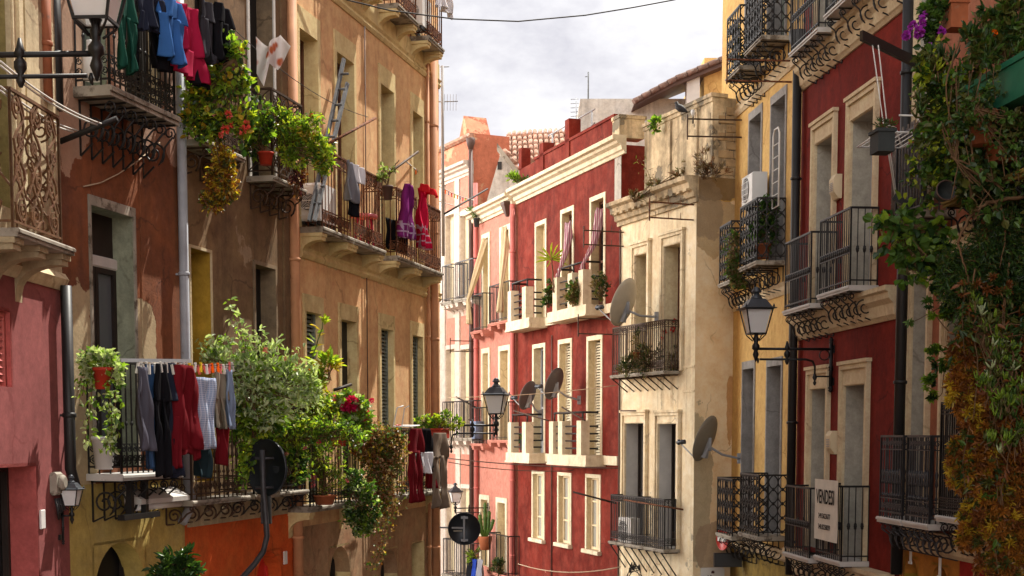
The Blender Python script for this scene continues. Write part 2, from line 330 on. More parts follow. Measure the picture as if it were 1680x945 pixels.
# ------------------------------------------------------------------ builders: ironwork
def spiral(cx, cz, r0, r1, a0, turns, n=16):
    return [(cx + (r0 + (r1 - r0) * i / n) * math.cos(a0 + turns * 2 * math.pi * i / n), cz + (r0 + (r1 - r0) * i / n) * math.sin(a0 + turns * 2 * math.pi * i / n)) for i in range(n + 1)]
def rail_seg(mb, a, b, z, h, style, step, front=True, r=.009, mi=0):
    a = Vector((a[0], a[1], 0)); b = Vector((b[0], b[1], 0)); L = (b - a).length
    if L < .03: return
    d = (b - a) / L
    def q(u, zz): p = a + d * u; return (p.x, p.y, z + zz)
    def pl(pts, rr, n=4): mb.tube([q(*p) for p in pts], rr, n, mi, caps=False)
    def bar(zz, rr): mb.tube([q(0, zz), q(L, zz)], rr, 4, mi)
    n = max(1, round(L / step)); st = L / n
    lo, hi = .07, h
    bar(h, .019); bar(.07, .013)
    for u in (0, L): pl([(u, 0), (u, h)], .015)
    if style == 'bars':
        for i in range(1, n): pl([(i * st, .0), (i * st, h)], r)
    elif style == 'knot':
        for i in range(1, n):
            pl([(i * st, .0), (i * st, h)], r)
            mb.lathe([(.008, -.05), (.02, -.03), (.02, -.012), (.026, 0), (.02, .012), (.02, .03), (.008, .05)], q(i * st, h * .47), 6, mi)
        if front:
            bar(h * .47 + .045, .012); bar(h * .47 - .045, .012)
    elif style == 'rust':
        hb = .17
        bar(hb + .07, .011); bar(h - .17, .011)
        for i in range(1, n): pl([(i * st, 0), (i * st, h)], r)
        m = max(1, round(L / .13)); sm = L / m
        for i in range(m):
            for zc in (.07 + hb / 2, h - .085):
                c = (i + .5) * sm
                pl(spiral(c, zc, .062, .02, 0, 1.6, 12), .009); pl(spiral(c, zc, .03, .03, 0, 1, 7), .007)
                pl([(c - sm / 2, zc - .07), (c + sm / 2, zc + .07)], .008); pl([(c - sm / 2, zc + .07), (c + sm / 2, zc - .07)], .008)
    elif style == 'curl':
        for i in range(1, n):
            pl([(i * st, 0), (i * st, h)], r)
            mb.lathe([(.006, -.03), (.018, 0), (.006, .03)], q(i * st, h * .45), 5, mi)
        for i in range(n):
            c = (i + .5) * st
            pl(spiral(c, .15, min(.05, st * .48), .012, -1.57, 1.5, 10), .008)
            pl(spiral(c, .25, min(.04, st * .4), .012, 1.57, -1.3, 9), .007)
        bar(.3, .008)
    elif style == 'band':
        for i in range(1, n): pl([(i * st, 0), (i * st, h)], r)
        bar(h - .12, .009); bar(.2, .009)
        for i in range(n):
            c = (i + .5) * st
            for zc, rr in ((h - .06, .045), (.135, .05)): pl(spiral(c, zc, rr, .012, 0, 1.4, 9), .007)
    elif style == 'heart':
        m = max(1, round(L / .17)); sm = L / m; k = 4; hh = (h - .07) / k
        for i in range(m):
            for j in range(k):
                c = (i + .5) * sm; z0 = .07 + j * hh
                for sg in (-1, 1):
                    pts = [(c + sg * sm * .5 * math.sin(math.pi * t / 8) ** .8, z0 + hh * t / 8) for t in range(9)]
                    pl(pts, .012)
                mb.lathe([(.006, -.03), (.028, 0), (.006, .03)], q(c, z0), 6, mi)
        for i in range(m + 1): pl([(i * sm, 0), (i * sm, h)], .008)
    elif style == 'belly':
        for i in range(1, n):
            u = i * st
            pl([(u, 0), (u, h)], r)
            mb.lathe([(.008, -.09), (.02, -.06), (.011, 0), (.022, .06), (.008, .1)], q(u, h * .5), 6, mi)
            mb.lathe([(.008, -.02), (.02, 0), (.008, .03)], q(u, h * .28), 6, mi)
            pl(spiral(u, .14, .05, .014, 0, 1.4, 9), .008); pl(spiral(u, h - .09, .04, .012, 0, 1.3, 9), .007)
        bar(.24, .009); bar(h - .16, .008)
    elif style == 'lattice':
        m = max(1, round(L / .24)); sm = L / m
        for i in range(m):
            for j in range(4):
                z0 = .07 + j * (h - .07) / 4; z1 = .07 + (j + 1) * (h - .07) / 4
                pl([(i * sm, z0), ((i + 1) * sm, z1)], .009); pl([(i * sm, z1), ((i + 1) * sm, z0)], .009)
                pl(spiral((i + .5) * sm, (z0 + z1) / 2, .07, .05, 0, 1, 10), .008)
    elif style == 'scroll':
        m = max(1, round(L / .31)); sm = L / m
        for i in range(m):
            c = (i + .5) * sm; sg = 1 if i % 2 else -1
            for k_, (zc, rr) in enumerate(((.16, .1), (.42, .075), (.66, .07), (.9, .1))):
                g = sg * (1 if k_ % 2 else -1)
                pl(spiral(c + g * .04, zc * h, rr, .02, 1.57 * g, 1.7 * g, 18), .011)
            s_ = [(c + sg * (.11 * math.sin(t / 14 * 4 * math.pi)), .08 + (h - .1) * t / 14) for t in range(15)]
            pl(s_, .013)
            s_ = [(c - sg * (.1 * math.sin(t / 14 * 3 * math.pi + .6)), .08 + (h - .1) * t / 14) for t in range(15)]
            pl(s_, .012)
            pl([(c - sm * .5, h * .3), (c + sm * .2, h * .62)], .012); pl([(c + sm * .4, h * .25), (c - sm * .3, h * .55)], .01)
def scroll_bracket(d, hb, r=.011):
    """flat iron bracket: wall strap, top strap and one S scroll running from the wall out to the lip"""
    mb = MB(); cy, cz, R0 = -min(d * .36, hb * .5), -hb * .54, min(hb * .42, d * .34)
    s = spiral(cy, cz, R0 * .2, R0, .4, 1.62, 22)
    e = s[-1]; s2 = spiral(-d * .84, -hb * .17, hb * .13, hb * .04, -2.2, -1.3, 10)
    pts = s + [(e[0] - (d * .1), e[1] + hb * .1), (-d * .7, -hb * .42), (-d * .93, -hb * .24)]
    mb.tube([(0, y, z) for y, z in pts], r, 5); mb.tube([(0, y, z) for y, z in s2], r * .85, 5)
    mb.tube([(0, -.01, -hb), (0, -.01, -.01)], r, 4); mb.tube([(0, 0, -.012), (0, -d, -.012)], r, 4); mb.tube([(0, -.01, -hb), (0, cy, cz - R0)], r, 4)
    return mb
def corbel_mb(d, hb, wd=.16):
    mb = MB(); pr = [(0, 0), (0, -hb)]
    for i in range(1, 9):
        a = i / 8 * math.pi / 2
        pr.append((-d * .8 * (1 - math.cos(a)) ** 1.15, -hb + (hb - .1) * math.sin(a) ** .8))
    pr += [(-d * .86, -.1), (-d * .86, 0)]
    mb.prism_x(pr[::-1], -wd / 2, wd / 2); mb.box(-wd / 2 - .02, wd / 2 + .02, -d * .9, -.002, -.05, -.002)
    return mb
# ------------------------------------------------------------------ builders: houses
class House:
    def __init__(s, F, name, label, z=0):
        s.F = F; s.root = empty(name, F.o + Vector((0, 0, z)), F.ang, label, 'house'); s.holes = []; s.arch = []
    def part(s, mb, name, mats, parent=None): return mb.build(name, mats, parent or s.root)
    def wall(s, x0, x1, z0, z1, mat, name='wall', D=5.0, y=0, bottom=False, top=True):
        """render front with its openings cut out, plus sides, back and top: a solid block"""
        mb = MB(); hs = [q for q in s.holes if q[1] > x0 and q[0] < x1 and q[3] > z0 and q[2] < z1]
        xs = sorted({x0, x1} | {min(max(v, x0), x1) for q in hs for v in q[:2]}); zs = sorted({z0, z1} | {min(max(v, z0), z1) for q in hs for v in q[2:]})
        for i in range(len(xs) - 1):
            for j in range(len(zs) - 1):
                a, b, c, d = xs[i], xs[i + 1], zs[j], zs[j + 1]
                if b - a < 1e-5 or d - c < 1e-5: continue
                if any(q[0] < (a + b) / 2 < q[1] and q[2] < (c + d) / 2 < q[3] for q in hs): continue
                mb.quad((a, y, c), (b, y, c), (b, y, d), (a, y, d))
        for (a, b, c, d) in s.arch:
            if not (x0 <= a and b <= x1 and z0 <= d <= z1): continue
            rx = (b - a) / 2; cx = (a + b) / 2; rz = min(rx, (d - c) * .6)
            for sg in (-1, 1):
                arc = [(cx + sg * rx * math.cos(t / 8 * math.pi / 2), d - rz + rz * math.sin(t / 8 * math.pi / 2)) for t in range(9)]
                for i in range(8):
                    p0, p1 = arc[i], arc[i + 1]
                    mb.quad((p0[0], y, p0[1]), (p0[0], y, d), (p1[0], y, d), (p1[0], y, p1[1]))
                    mb.quad((p0[0], y, p0[1]), (p1[0], y, p1[1]), (p1[0], y + .25, p1[1]), (p0[0], y + .25, p0[1]))
        mb.quad((x0, y, z0), (x0, y, z1), (x0, D, z1), (x0, D, z0)); mb.quad((x1, y, z0), (x1, D, z0), (x1, D, z1), (x1, y, z1))
        mb.quad((x0, D, z0), (x0, D, z1), (x1, D, z1), (x1, D, z0))
        if top: mb.quad((x0, y, z1), (x1, y, z1), (x1, D, z1), (x0, D, z1))
        return s.part(mb, name, M[mat])
    def opening(s, x0, x1, z0, z1, depth=.25, reveal='cream_paint', fill='door', frame=None, fr=.1, head=None, proud=.03, mould=False, sill=None, name='window', wood='wood_brown', glass='glass_dark', zs=None, arch=False, full=False):
        s.holes.append((x0, x1, z0, z1))
        if arch: s.arch.append((x0, x1, z0, z1))
        hd = fr if head is None else head
        mb = MB()
        if frame:
            mb.box(x0 - fr, x0, -proud, -.001, z0 - (fr if full else 0), z1 + hd); mb.box(x1, x1 + fr, -proud, -.001, z0 - (fr if full else 0), z1 + hd); mb.box(x0, x1, -proud, -.001, z1, z1 + hd)
            if full: mb.box(x0, x1, -proud, -.001, z0 - fr, z0)
            if mould:
                e = fr * .45
                for (a, b, c, d) in ((x0 - fr, x0 - fr + e, z0, z1 + hd), (x1 + fr - e, x1 + fr, z0, z1 + hd), (x0 - fr + e, x1 + fr - e, z1 + hd - e, z1 + hd)):
                    mb.box(a, b, -proud - .035, -proud, c, d)
                mb.box(x0 - fr - .03, x1 + fr + .03, -proud - .06, -.001, z1 + hd, z1 + hd + .05)
                mb.box(x0 - .035, x0 - .012, -proud - .015, -proud, z0, z1 + .035); mb.box(x1 + .012, x1 + .035, -proud - .015, -proud, z0, z1 + .035); mb.box(x0 - .012, x1 + .012, -proud - .015, -proud, z1 + .012, z1 + .035)
        else:
            mb.box(x0 + .004, x0 + .05, depth - .06, depth - .01, z0, z1); mb.box(x1 - .05, x1 - .004, depth - .06, depth - .01, z0, z1); mb.box(x0 + .05, x1 - .05, depth - .06, depth - .01, z1 - .05, z1 - .004)
        W = s.part(mb, name, M[frame] if frame else M[wood])
        if sill: MB().bev(x0 - fr - .04, x1 + fr + .04, -proud - .08, .0, z0 - .09, z0 - .001, .012).build('sill', M[sill], W)
        rv = MB()
        rv.box(x0 - .03, x0, .0, depth + .02, z0, z1); rv.box(x1, x1 + .03, .0, depth + .02, z0, z1); rv.box(x0, x1, .0, depth + .02, z1, z1 + .03); rv.box(x0, x1, .001, depth + .02, z0 - .03, z0)
        rv.build('reveal', M[reveal], W)
        s.fill(W, x0, x1, z0, z1, depth, fill, wood, glass, zs, bool(frame)); return W
    def fill(s, W, x0, x1, z0, z1, y, kind, wood, glass, zs, framed):
        xm = (x0 + x1) / 2; H = z1 - z0
        pane = MB()
        if kind in ('door', 'roller', 'door_blue'):
            zt = z1
            if kind == 'roller':
                MB().bev(x0, x1, y - .05, y + .01, z1 - .56, z1 - .44, .015).build('shutter_box', M['marble_white'], W); MB().box(x0, x1, y, y + .02, z1 - .44, z1).build('transom', M['wood_dark'], W); zt = z1 - .56
            fm = MB(); e = .055
            for (a, b) in ((x0, xm - .006), (xm + .006, x1)):
                fm.box(a, a + e, y - .035, y, z0, zt); fm.box(b - e, b, y - .035, y, z0, zt); fm.box(a + e, b - e, y - .035, y, zt - e, zt); fm.box(a + e, b - e, y - .035, y, z0, z0 + .28)
                fm.box(a + e, b - e, y - .03, y, z0 + H * .42, z0 + H * .42 + e)
            fm.build('casement', M[wood], W)
            pane.box(x0, x1, y + .002, y + .02, z0, zt); pane.build('pane', M[glass], W)
        elif kind == 'sash':
            fm = MB(); e = .05
            for (a, b) in ((x0, xm - .004), (xm + .004, x1)):
                fm.box(a, a + e, y - .035, y, z0, z1); fm.box(b - e, b, y - .035, y, z0, z1); fm.box(a + e, b - e, y - .035, y, z1 - e, z1); fm.box(a + e, b - e, y - .035, y, z0, z0 + e)
                for k in (1, 2): fm.box(a + e, b - e, y - .03, y, z0 + H * k / 3 - .018, z0 + H * k / 3 + .018)
            fm.build('casement', M[wood], W); pane.box(x0, x1, y + .002, y + .02, z0, z1); pane.build('pane', M[glass], W)
        elif kind == 'slats':
            zb = z0 if zs is None else zs; sm = MB(); k = int((z1 - zb) / .06)
            for i in range(k):
                zz = z1 - .03 - i * .06; sm.quad((x0, y - .055, zz - .045), (x1, y - .055, zz - .045), (x1, y - .02, zz), (x0, y - .02, zz)); sm.quad((x0, y - .055, zz - .045), (x0, y - .02, zz - .005), (x1, y - .02, zz - .005), (x1, y - .055, zz - .045))
            for a, b in ((x0, x0 + .03), (x1 - .03, x1)): sm.box(a, b, y - .06, y - .015, zb, z1)
            if zs is not None: sm.tube([(x0, y - .07, zb), (x1, y - .07, zb)], .06, 8)
            sm.build('shutter', M[wood], W); pane.box(x0, x1, y + .002, y + .02, z0, z1); pane.build('pane', M[glass], W)
        elif kind == 'solid':
            fm = MB(); fm.box(x0, x1, y - .01, y + .02, z0, z1)
            for (a, b) in ((x0 + .05, xm - .04), (xm + .04, x1 - .05)):
                fm.box(a, b, y - .03, y - .011, z0 + .12, z0 + H * .45); fm.box(a, b, y - .03, y - .011, z0 + H * .5, z1 - .12)
            fm.build('leaf', M[wood], W)
        else:
            pane.box(x0, x1, y + .002, y + .02, z0, z1); pane.build('pane', M[glass], W)  # black sheet closes arches and open doors, its colour standing for unlit depth
    def win(s, pl, pr, pt, pb=None, z0=None, fr=.1, head=None, frame='cream_paint', **k):
        """window from the outer edges of its surround as seen in the photograph"""
        xl, xr, zb, zt = s.F.rect(pl, pr, pt, pb, k.get('proud', .03) if frame else 0)
        f = fr if frame else 0
        return s.opening(xl + f, xr - f, zb + (f if k.get('full') else 0) if z0 is None else z0, zt - (f if head is None else head), frame=frame, fr=fr, head=head, **k)
    def balcony(s, x0, x1, z, d=.4, t=.08, h=1.0, rail='bars', step=.11, slab='marble', iron='iron_black', inset=.05, br=None, nb=4, hb=.4, brm=None, sides='lr', lip=True, name='balcony', bm=None, mid=None, r=.009):
        mb = MB()
        c = .015
        mb.prism_x([(-d + c, z - t), (-.001, z - t), (-.001, z), (-d + c, z), (-d, z - c), (-d, z - t * .55), (-d + t * .25, z - t * .5)], x0, x1) if lip else mb.box(x0, x1, -d, -.001, z - t, z)
        B = s.part(mb, name, M[slab])
        rb = MB(); a, b, yy = x0 + inset, x1 - inset, -(d - inset)
        rail_seg(rb, (a, yy), (b, yy), z, h, rail, step, True, r)
        if 'l' in sides: rail_seg(rb, (a, yy), (a, 0), z, h, rail, step, False, r)
        if 'r' in sides: rail_seg(rb, (b, yy), (b, 0), z, h, rail, step, False, r)
        if mid: rail_seg(rb, (mid, yy), (mid, 0), z, h, rail, step, False, r)
        rb.build('railing', M[iron], B)
        if br == 'scroll': src = scroll_bracket(d * .95, hb)
        elif br == 'corbel': src = corbel_mb(d, hb)
        elif br == 'strut': src = MB().tube([(0, -d * .95, -.02), (0, 0, -hb)], .014, 4).tube([(0, -d, -.015), (0, 0, -.015)], .016, 4)
        else: return B
        first = None
        for i in range(nb):
            x = x0 + .1 + (x1 - x0 - .2) * i / max(1, nb - 1)
            if first is None: first = src.build('bracket', M[brm or iron], B, (x, 0, z - t)); 
            else:
                o = first.copy(); COL.objects.link(o); o.parent = B; o.location = (x, 0, z - t)
        return B
    def balc(s, pfl, pfr, py, z=None, d=.4, **k):
        """balcony from the pixels of the front edge of its slab"""
        pn, pyn = (pfl, py) if s.F.near == 'L' else (pfr, py)
        zz = s.F.z(pn, pyn, d) if z is None else z
        return s.balcony(s.F.x(pfl, py, d), s.F.x(pfr, py, d), zz, d, **k)
    def pipe(s, px, pt, pb, r, mat, out=.1, name='downpipe', clamps=True, bend=None, funnel=False):
        a = Vector(s.F.lp(px, (max(pt, 0) + min(pb, 945)) / 2, out)); zt = s.F.z(px, pt, out); zb = s.F.z(px, pb, out)
        pts = [(a.x, -out, zt), (a.x, -out, zb)] + (bend or [])
        mb = MB().tube(pts, r, 10)
        if funnel: mb.lathe([(r, 0), (r * 1.9, .16), (r * 2.1, .3), (r * 1.9, .3)], (a.x, -out, zt), 10)
        z = zb + .5
        while clamps and z < zt - .3:
            mb.lathe([(r * 1.04, 0), (r * 1.22, .008), (r * 1.22, .04), (r * 1.04, .048)], (a.x, -out, z), 10); mb.box(a.x - .012, a.x + .012, -out, -.001, z + .012, z + .034); z += 1.9
        return s.part(mb, name, M[mat])
    def cornice(s, x0, x1, z, prof, mat, name='cornice', ends=True):
        """profile: (out, dz) from bottom to top"""
        pr = [(-.001, z + prof[0][1])] + [(-o, z + dz) for o, dz in prof] + [(-.001, z + prof[-1][1])]
        return s.part(MB().prism_x(pr[::-1], x0, x1), name, M[mat])
CORN = [(.04, 0), (.06, .06), (.1, .08), (.12, .16), (.2, .2), (.22, .25), (.3, .27), (.31, .34), (.28, .36)]
# ------------------------------------------------------------------ builders: lamps, dishes, cables
def lantern(name, label, F, x, z, L=1.1, sc=1.0, rz=0, low=True, iron='lamp_dark', capm='lamp_iron', lift=None):
    t = empty(name, F.w(x, 0, z), F.ang + rz, label, 'street lamp')
    k = sc; b = MB()
    b.tube([(0, 0, 0), (0, -L + .02, 0)], .022 * k, 8); b.tube([(0, -.04, -.62 * k), (0, -.04, .1 * k)], .028 * k, 8)
    for zz in (.12, -.62, -.3): b.lathe([(.012 * k, -.05 * k), (.042 * k, -.02 * k), (.02 * k, 0), (.044 * k, .02 * k), (.01 * k, .07 * k)], (0, -.04, zz * k), 8)
    for zz in (0, -.5): b.box(-.06 * k, .06 * k, -.02, -.002, zz * k - .06 * k, zz * k + .06 * k)
    if low:
        b.tube([(0, -.95 * L, -.16 * k)] + [(0, -.35 * L, -.16 * k), (0, -.27 * L, -.19 * k), (0, -.24 * L, -.27 * k), (0, -.24 * L, -.42 * k)], .017 * k, 6)
        b.lathe([(.01, -.14 * k), (.03 * k, -.1 * k), (.014 * k, -.07 * k), (.038 * k, -.02 * k), (.02 * k, .04 * k)], (0, -.24 * L, -.42 * k), 8)
        b.tube([(0, -.24 * L, -.42 * k), (0, -.04, -.42 * k)], .014 * k, 5); b.tube([(0, -.14 + .08 * k * math.cos(a_ / 6 * math.pi), -.09 * k + .08 * k * math.sin(a_ / 6 * math.pi)) for a_ in range(13)], .009 * k, 5)
        b.lathe([(.014 * k, -.24 * k), (.036 * k, -.19 * k), (.018 * k, -.15 * k), (.05 * k, -.1 * k), (.05 * k, -.06 * k), (.02 * k, -.02 * k), (.05 * k, 0), (.03 * k, .05 * k), (.012 * k, .12 * k)], (0, -.6 * L, 0), 8)
        b.lathe([(.006 * k, -.06), (.022 * k, -.02), (.01 * k, .02)], (0, -.97 * L, -.16 * k), 6)
    b.build('bracket', M[iron], t)
    c = MB(); y = -L; s0, s1, z0, z1 = .125 * k, .205 * k, .23 * k, .6 * k
    c.lathe([(.008 * k, -.2 * k), (.03 * k, -.14 * k), (.05 * k, -.09 * k), (.03 * k, -.03 * k), (.06 * k, .0), (.06 * k, .05 * k), (.03 * k, .09 * k), (.045 * k, .16 * k), (.03 * k, .2 * k), (.05 * k, .25 * k)], (0, y, 0), 10)
    cor = [(-1, -1), (1, -1), (1, 1), (-1, 1)]
    for i in range(4):
        (a0, b0), (a1, b1) = cor[i], cor[(i + 1) % 4]
        c.tube([(a0 * s0, y + b0 * s0, z0), (a0 * s1, y + b0 * s1, z1)], .013 * k, 4)
        c.tube([(a0 * s0, y + b0 * s0, z0), (a1 * s0, y + b1 * s0, z0)], .015 * k, 4); c.tube([(a0 * s1, y + b0 * s1, z1), (a1 * s1, y + b1 * s1, z1)], .015 * k, 4)
        c.tube([(a0 * s0, y + b0 * s0, z0), (a0 * s0 * .9, y + b0 * s0 * .9, .2 * k), (a0 * .04 * k, y + b0 * .04 * k, .12 * k)], .01 * k, 5)
    c.build('lantern_frame', M[iron], t)
    for i in range(4):
        (a0, b0), (a1, b1) = cor[i], cor[(i + 1) % 4]; e = .9
        g = MB(); q = [(a0 * s0 * e, y + b0 * s0 * e, z0), (a1 * s0 * e, y + b1 * s0 * e, z0), (a1 * s1 * e, y + b1 * s1 * e, z1), (a0 * s1 * e, y + b0 * s1 * e, z1)]
        ce = Vector((0, y, (z0 + z1) / 2)); q2 = [tuple(Vector(v) + (ce - Vector(v)).normalized() * .006) for v in q]
        g.add(q + q2, [(0, 1, 2, 3), (7, 6, 5, 4), (0, 4, 5, 1), (1, 5, 6, 2), (2, 6, 7, 3), (3, 7, 4, 0)]); g.build('glass_pane', M['frosted'], t)
    cp = MB(); r2 = math.sqrt(2)
    cp.lathe([(.25 * k * r2, z1 + .005), (.26 * k * r2, z1 + 0.017 * k), (.2 * k * r2, z1 + 0.034 * k), (.175 * k * r2, z1 + 0.068 * k), (.12 * k * r2, z1 + 0.150 * k), (.1 * k * r2, z1 + 0.160 * k)], (0, y, 0), 4, 0, False, True)
    cp.lathe([(.1 * k, z1 + 0.160 * k), (.085 * k, z1 + 0.190 * k), (.05 * k, z1 + 0.224 * k), (.045 * k, z1 + 0.252 * k)], (0, y, 0), 12)
    for a0, b0 in cor: cp.lathe([(.014 * k, 0), (.018 * k, .02 * k), (.004 * k, .05 * k)], (a0 * .215 * k, y + b0 * .215 * k, z1 + 0.027 * k), 6)
    cp.build('cap', M[capm], t)
    MB().lathe([(.04 * k, z1 + 0.252 * k), (.075 * k, z1 + 0.262 * k), (.075 * k, z1 + 0.286 * k), (.055 * k, z1 + 0.306 * k), (.06 * k, z1 + 0.320 * k), (.03 * k, z1 + 0.340 * k), (.01 * k, z1 + 0.347 * k)], (0, y, 0), 10).build('finial', M[capm], t)
    return t
def dish(label, mount, center, aim, r, mat, arm_mat='steel_pale', sq=.9):
    t = empty('satellite_dish', mount, 0, label, 'satellite dish')
    aim = Vector(aim).normalized(); q = aim.to_track_quat('Z', 'Y'); c = Vector(center) - Vector(mount)
    mb = MB(); n, m = 26, 6; vs = []; D = .2 * r
    for side in (0, 1):
        for i in range(m + 1):
            rr = r * i / m
            for k in range(n):
                a = 2 * math.pi * k / n; v = Vector((rr * math.cos(a) * sq, rr * math.sin(a), D * (i / m) ** 2 - (.012 if side else 0))); vs.append(c + q @ v)
    fs = []
    for side in (0, 1):
        o = side * (m + 1) * n
        for i in range(m):
            for k in range(n):
                k2 = (k + 1) % n; f = (o + i * n + k, o + i * n + k2, o + (i + 1) * n + k2, o + (i + 1) * n + k); fs.append(f if side == 0 else f[::-1])
    for k in range(n): k2 = (k + 1) % n; fs.append((m * n + k, m * n + k2, (2 * m + 1) * n + k2, (2 * m + 1) * n + k))
    mb.add(vs, fs, 0, True); mb.build('reflector', M[mat], t)
    low = c + q @ Vector((0, -r * .97, D)); foc = c + q @ Vector((0, -r * .55, r * 1.25))
    MB().tube([c + q @ Vector((0, -r * .5, -.03)), low, foc], .014, 6).build('feed_arm', M[arm_mat], t)
    bx = MB(); dd = (c - foc).normalized()
    bx.tube([foc - dd * .05, foc + dd * .02, foc + dd * .05, foc + dd * .12], [.03, .03, .045, .045], 8); bx.tube([foc - dd * .01 + Vector((0, 0, .05)), foc - dd * .01 - Vector((0, 0, .05))], .025, 6); bx.build('receiver', M['lamp_iron'], t)
    b = MB(); bk = c + q @ Vector((0, -r * .15, -.05))
    b.tube([bk - Vector((0, 0, .12)), bk + Vector((0, 0, .12))], .03, 8)
    pl = [c + q @ Vector(v) for v in ((-.06, -r * .75, -.0), (.06, -r * .75, -.0), (.06, r * .1, -.01), (-.06, r * .1, -.01))]; pb = [v + (q @ Vector((0, 0, -.07))) for v in pl]; pb[2] = bk; pb[3] = bk
    b.add(pl + pb, [(0, 1, 2, 3), (4, 7, 6, 5), (0, 4, 5, 1), (1, 5, 6, 2), (3, 2, 6, 7), (0, 3, 7, 4)])
    b.tube([bk - Vector((0, 0, .05)), (bk * .6) - Vector((0, 0, .1)), Vector((0, 0, -.06)) + bk * .12, Vector((0, 0, -.05))], .022, 7)
    b.build('mount', M['grey_paint'], t)
    MB().box(-.05, .05, -.02, .02, -.14, .05).build('wall_plate', M['grey_paint'], t)
    return t
def cable(name, label, cat, pts, r, mat, sag=0, n=14, group=None):
    pts = [Vector(p) for p in pts]; o = pts[0]
    if len(pts) == 2:
        a, b = pts; pts = [a + (b - a) * (i / n) - Vector((0, 0, sag * 4 * (i / n) * (1 - i / n))) for i in range(n + 1)]
    return tag(MB().tube([p - o for p in pts], r, 5).build(name, M[mat], None, o), label, cat, group)
# ------------------------------------------------------------------ builders: laundry
def loft(mb, rows, th, A, nf, ph, nx=12):
    """cloth tube: two sheets joined at the hems, hanging in uneven folds"""
    nz = len(rows); b = len(mb.v); ring = 2 * nx
    for j, (z, xa, xb) in enumerate(rows):
        t = j / (nz - 1); xa += .006 * math.sin(z * 23 + ph); xb += .006 * math.sin(z * 19 + ph * 1.7)
        def yy(u):
            f = math.sin(2 * math.pi * nf * u + ph + z * 1.3) + .55 * math.sin(2 * math.pi * nf * 2.3 * u + ph * 2.3 - z * 2.1) + .25 * math.sin(2 * math.pi * nf * 4.6 * u + ph * 1.1 + z * 5)
            return A * (.45 + .55 * t) * f + .3 * A * math.sin(z * 11 + u * 5 + ph)
        for i in range(nx + 1): u = i / nx; mb.v.append((xa + (xb - xa) * u, yy(u) - th * math.sqrt(max(0, 1 - (2 * u - 1) ** 2)), z + .015 * math.sin(u * 9 + ph) * t))
        for i in range(nx - 1, 0, -1): u = i / nx; mb.v.append((xa + (xb - xa) * u, yy(u) + th * math.sqrt(max(0, 1 - (2 * u - 1) ** 2)), z + .015 * math.sin(u * 9 + ph) * t))
    for j in range(nz - 1):
        for k in range(ring):
            k2 = (k + 1) % ring; mb.f.append((b + j * ring + k, b + (j + 1) * ring + k, b + (j + 1) * ring + k2, b + j * ring + k2)); mb.m.append(0); mb.s.append(True)
    mb.f.append(tuple(b + k for k in range(ring))); mb.m.append(0); mb.s.append(True)
    mb.f.append(tuple(b + (nz - 1) * ring + k for k in range(ring))[::-1]); mb.m.append(0); mb.s.append(True)
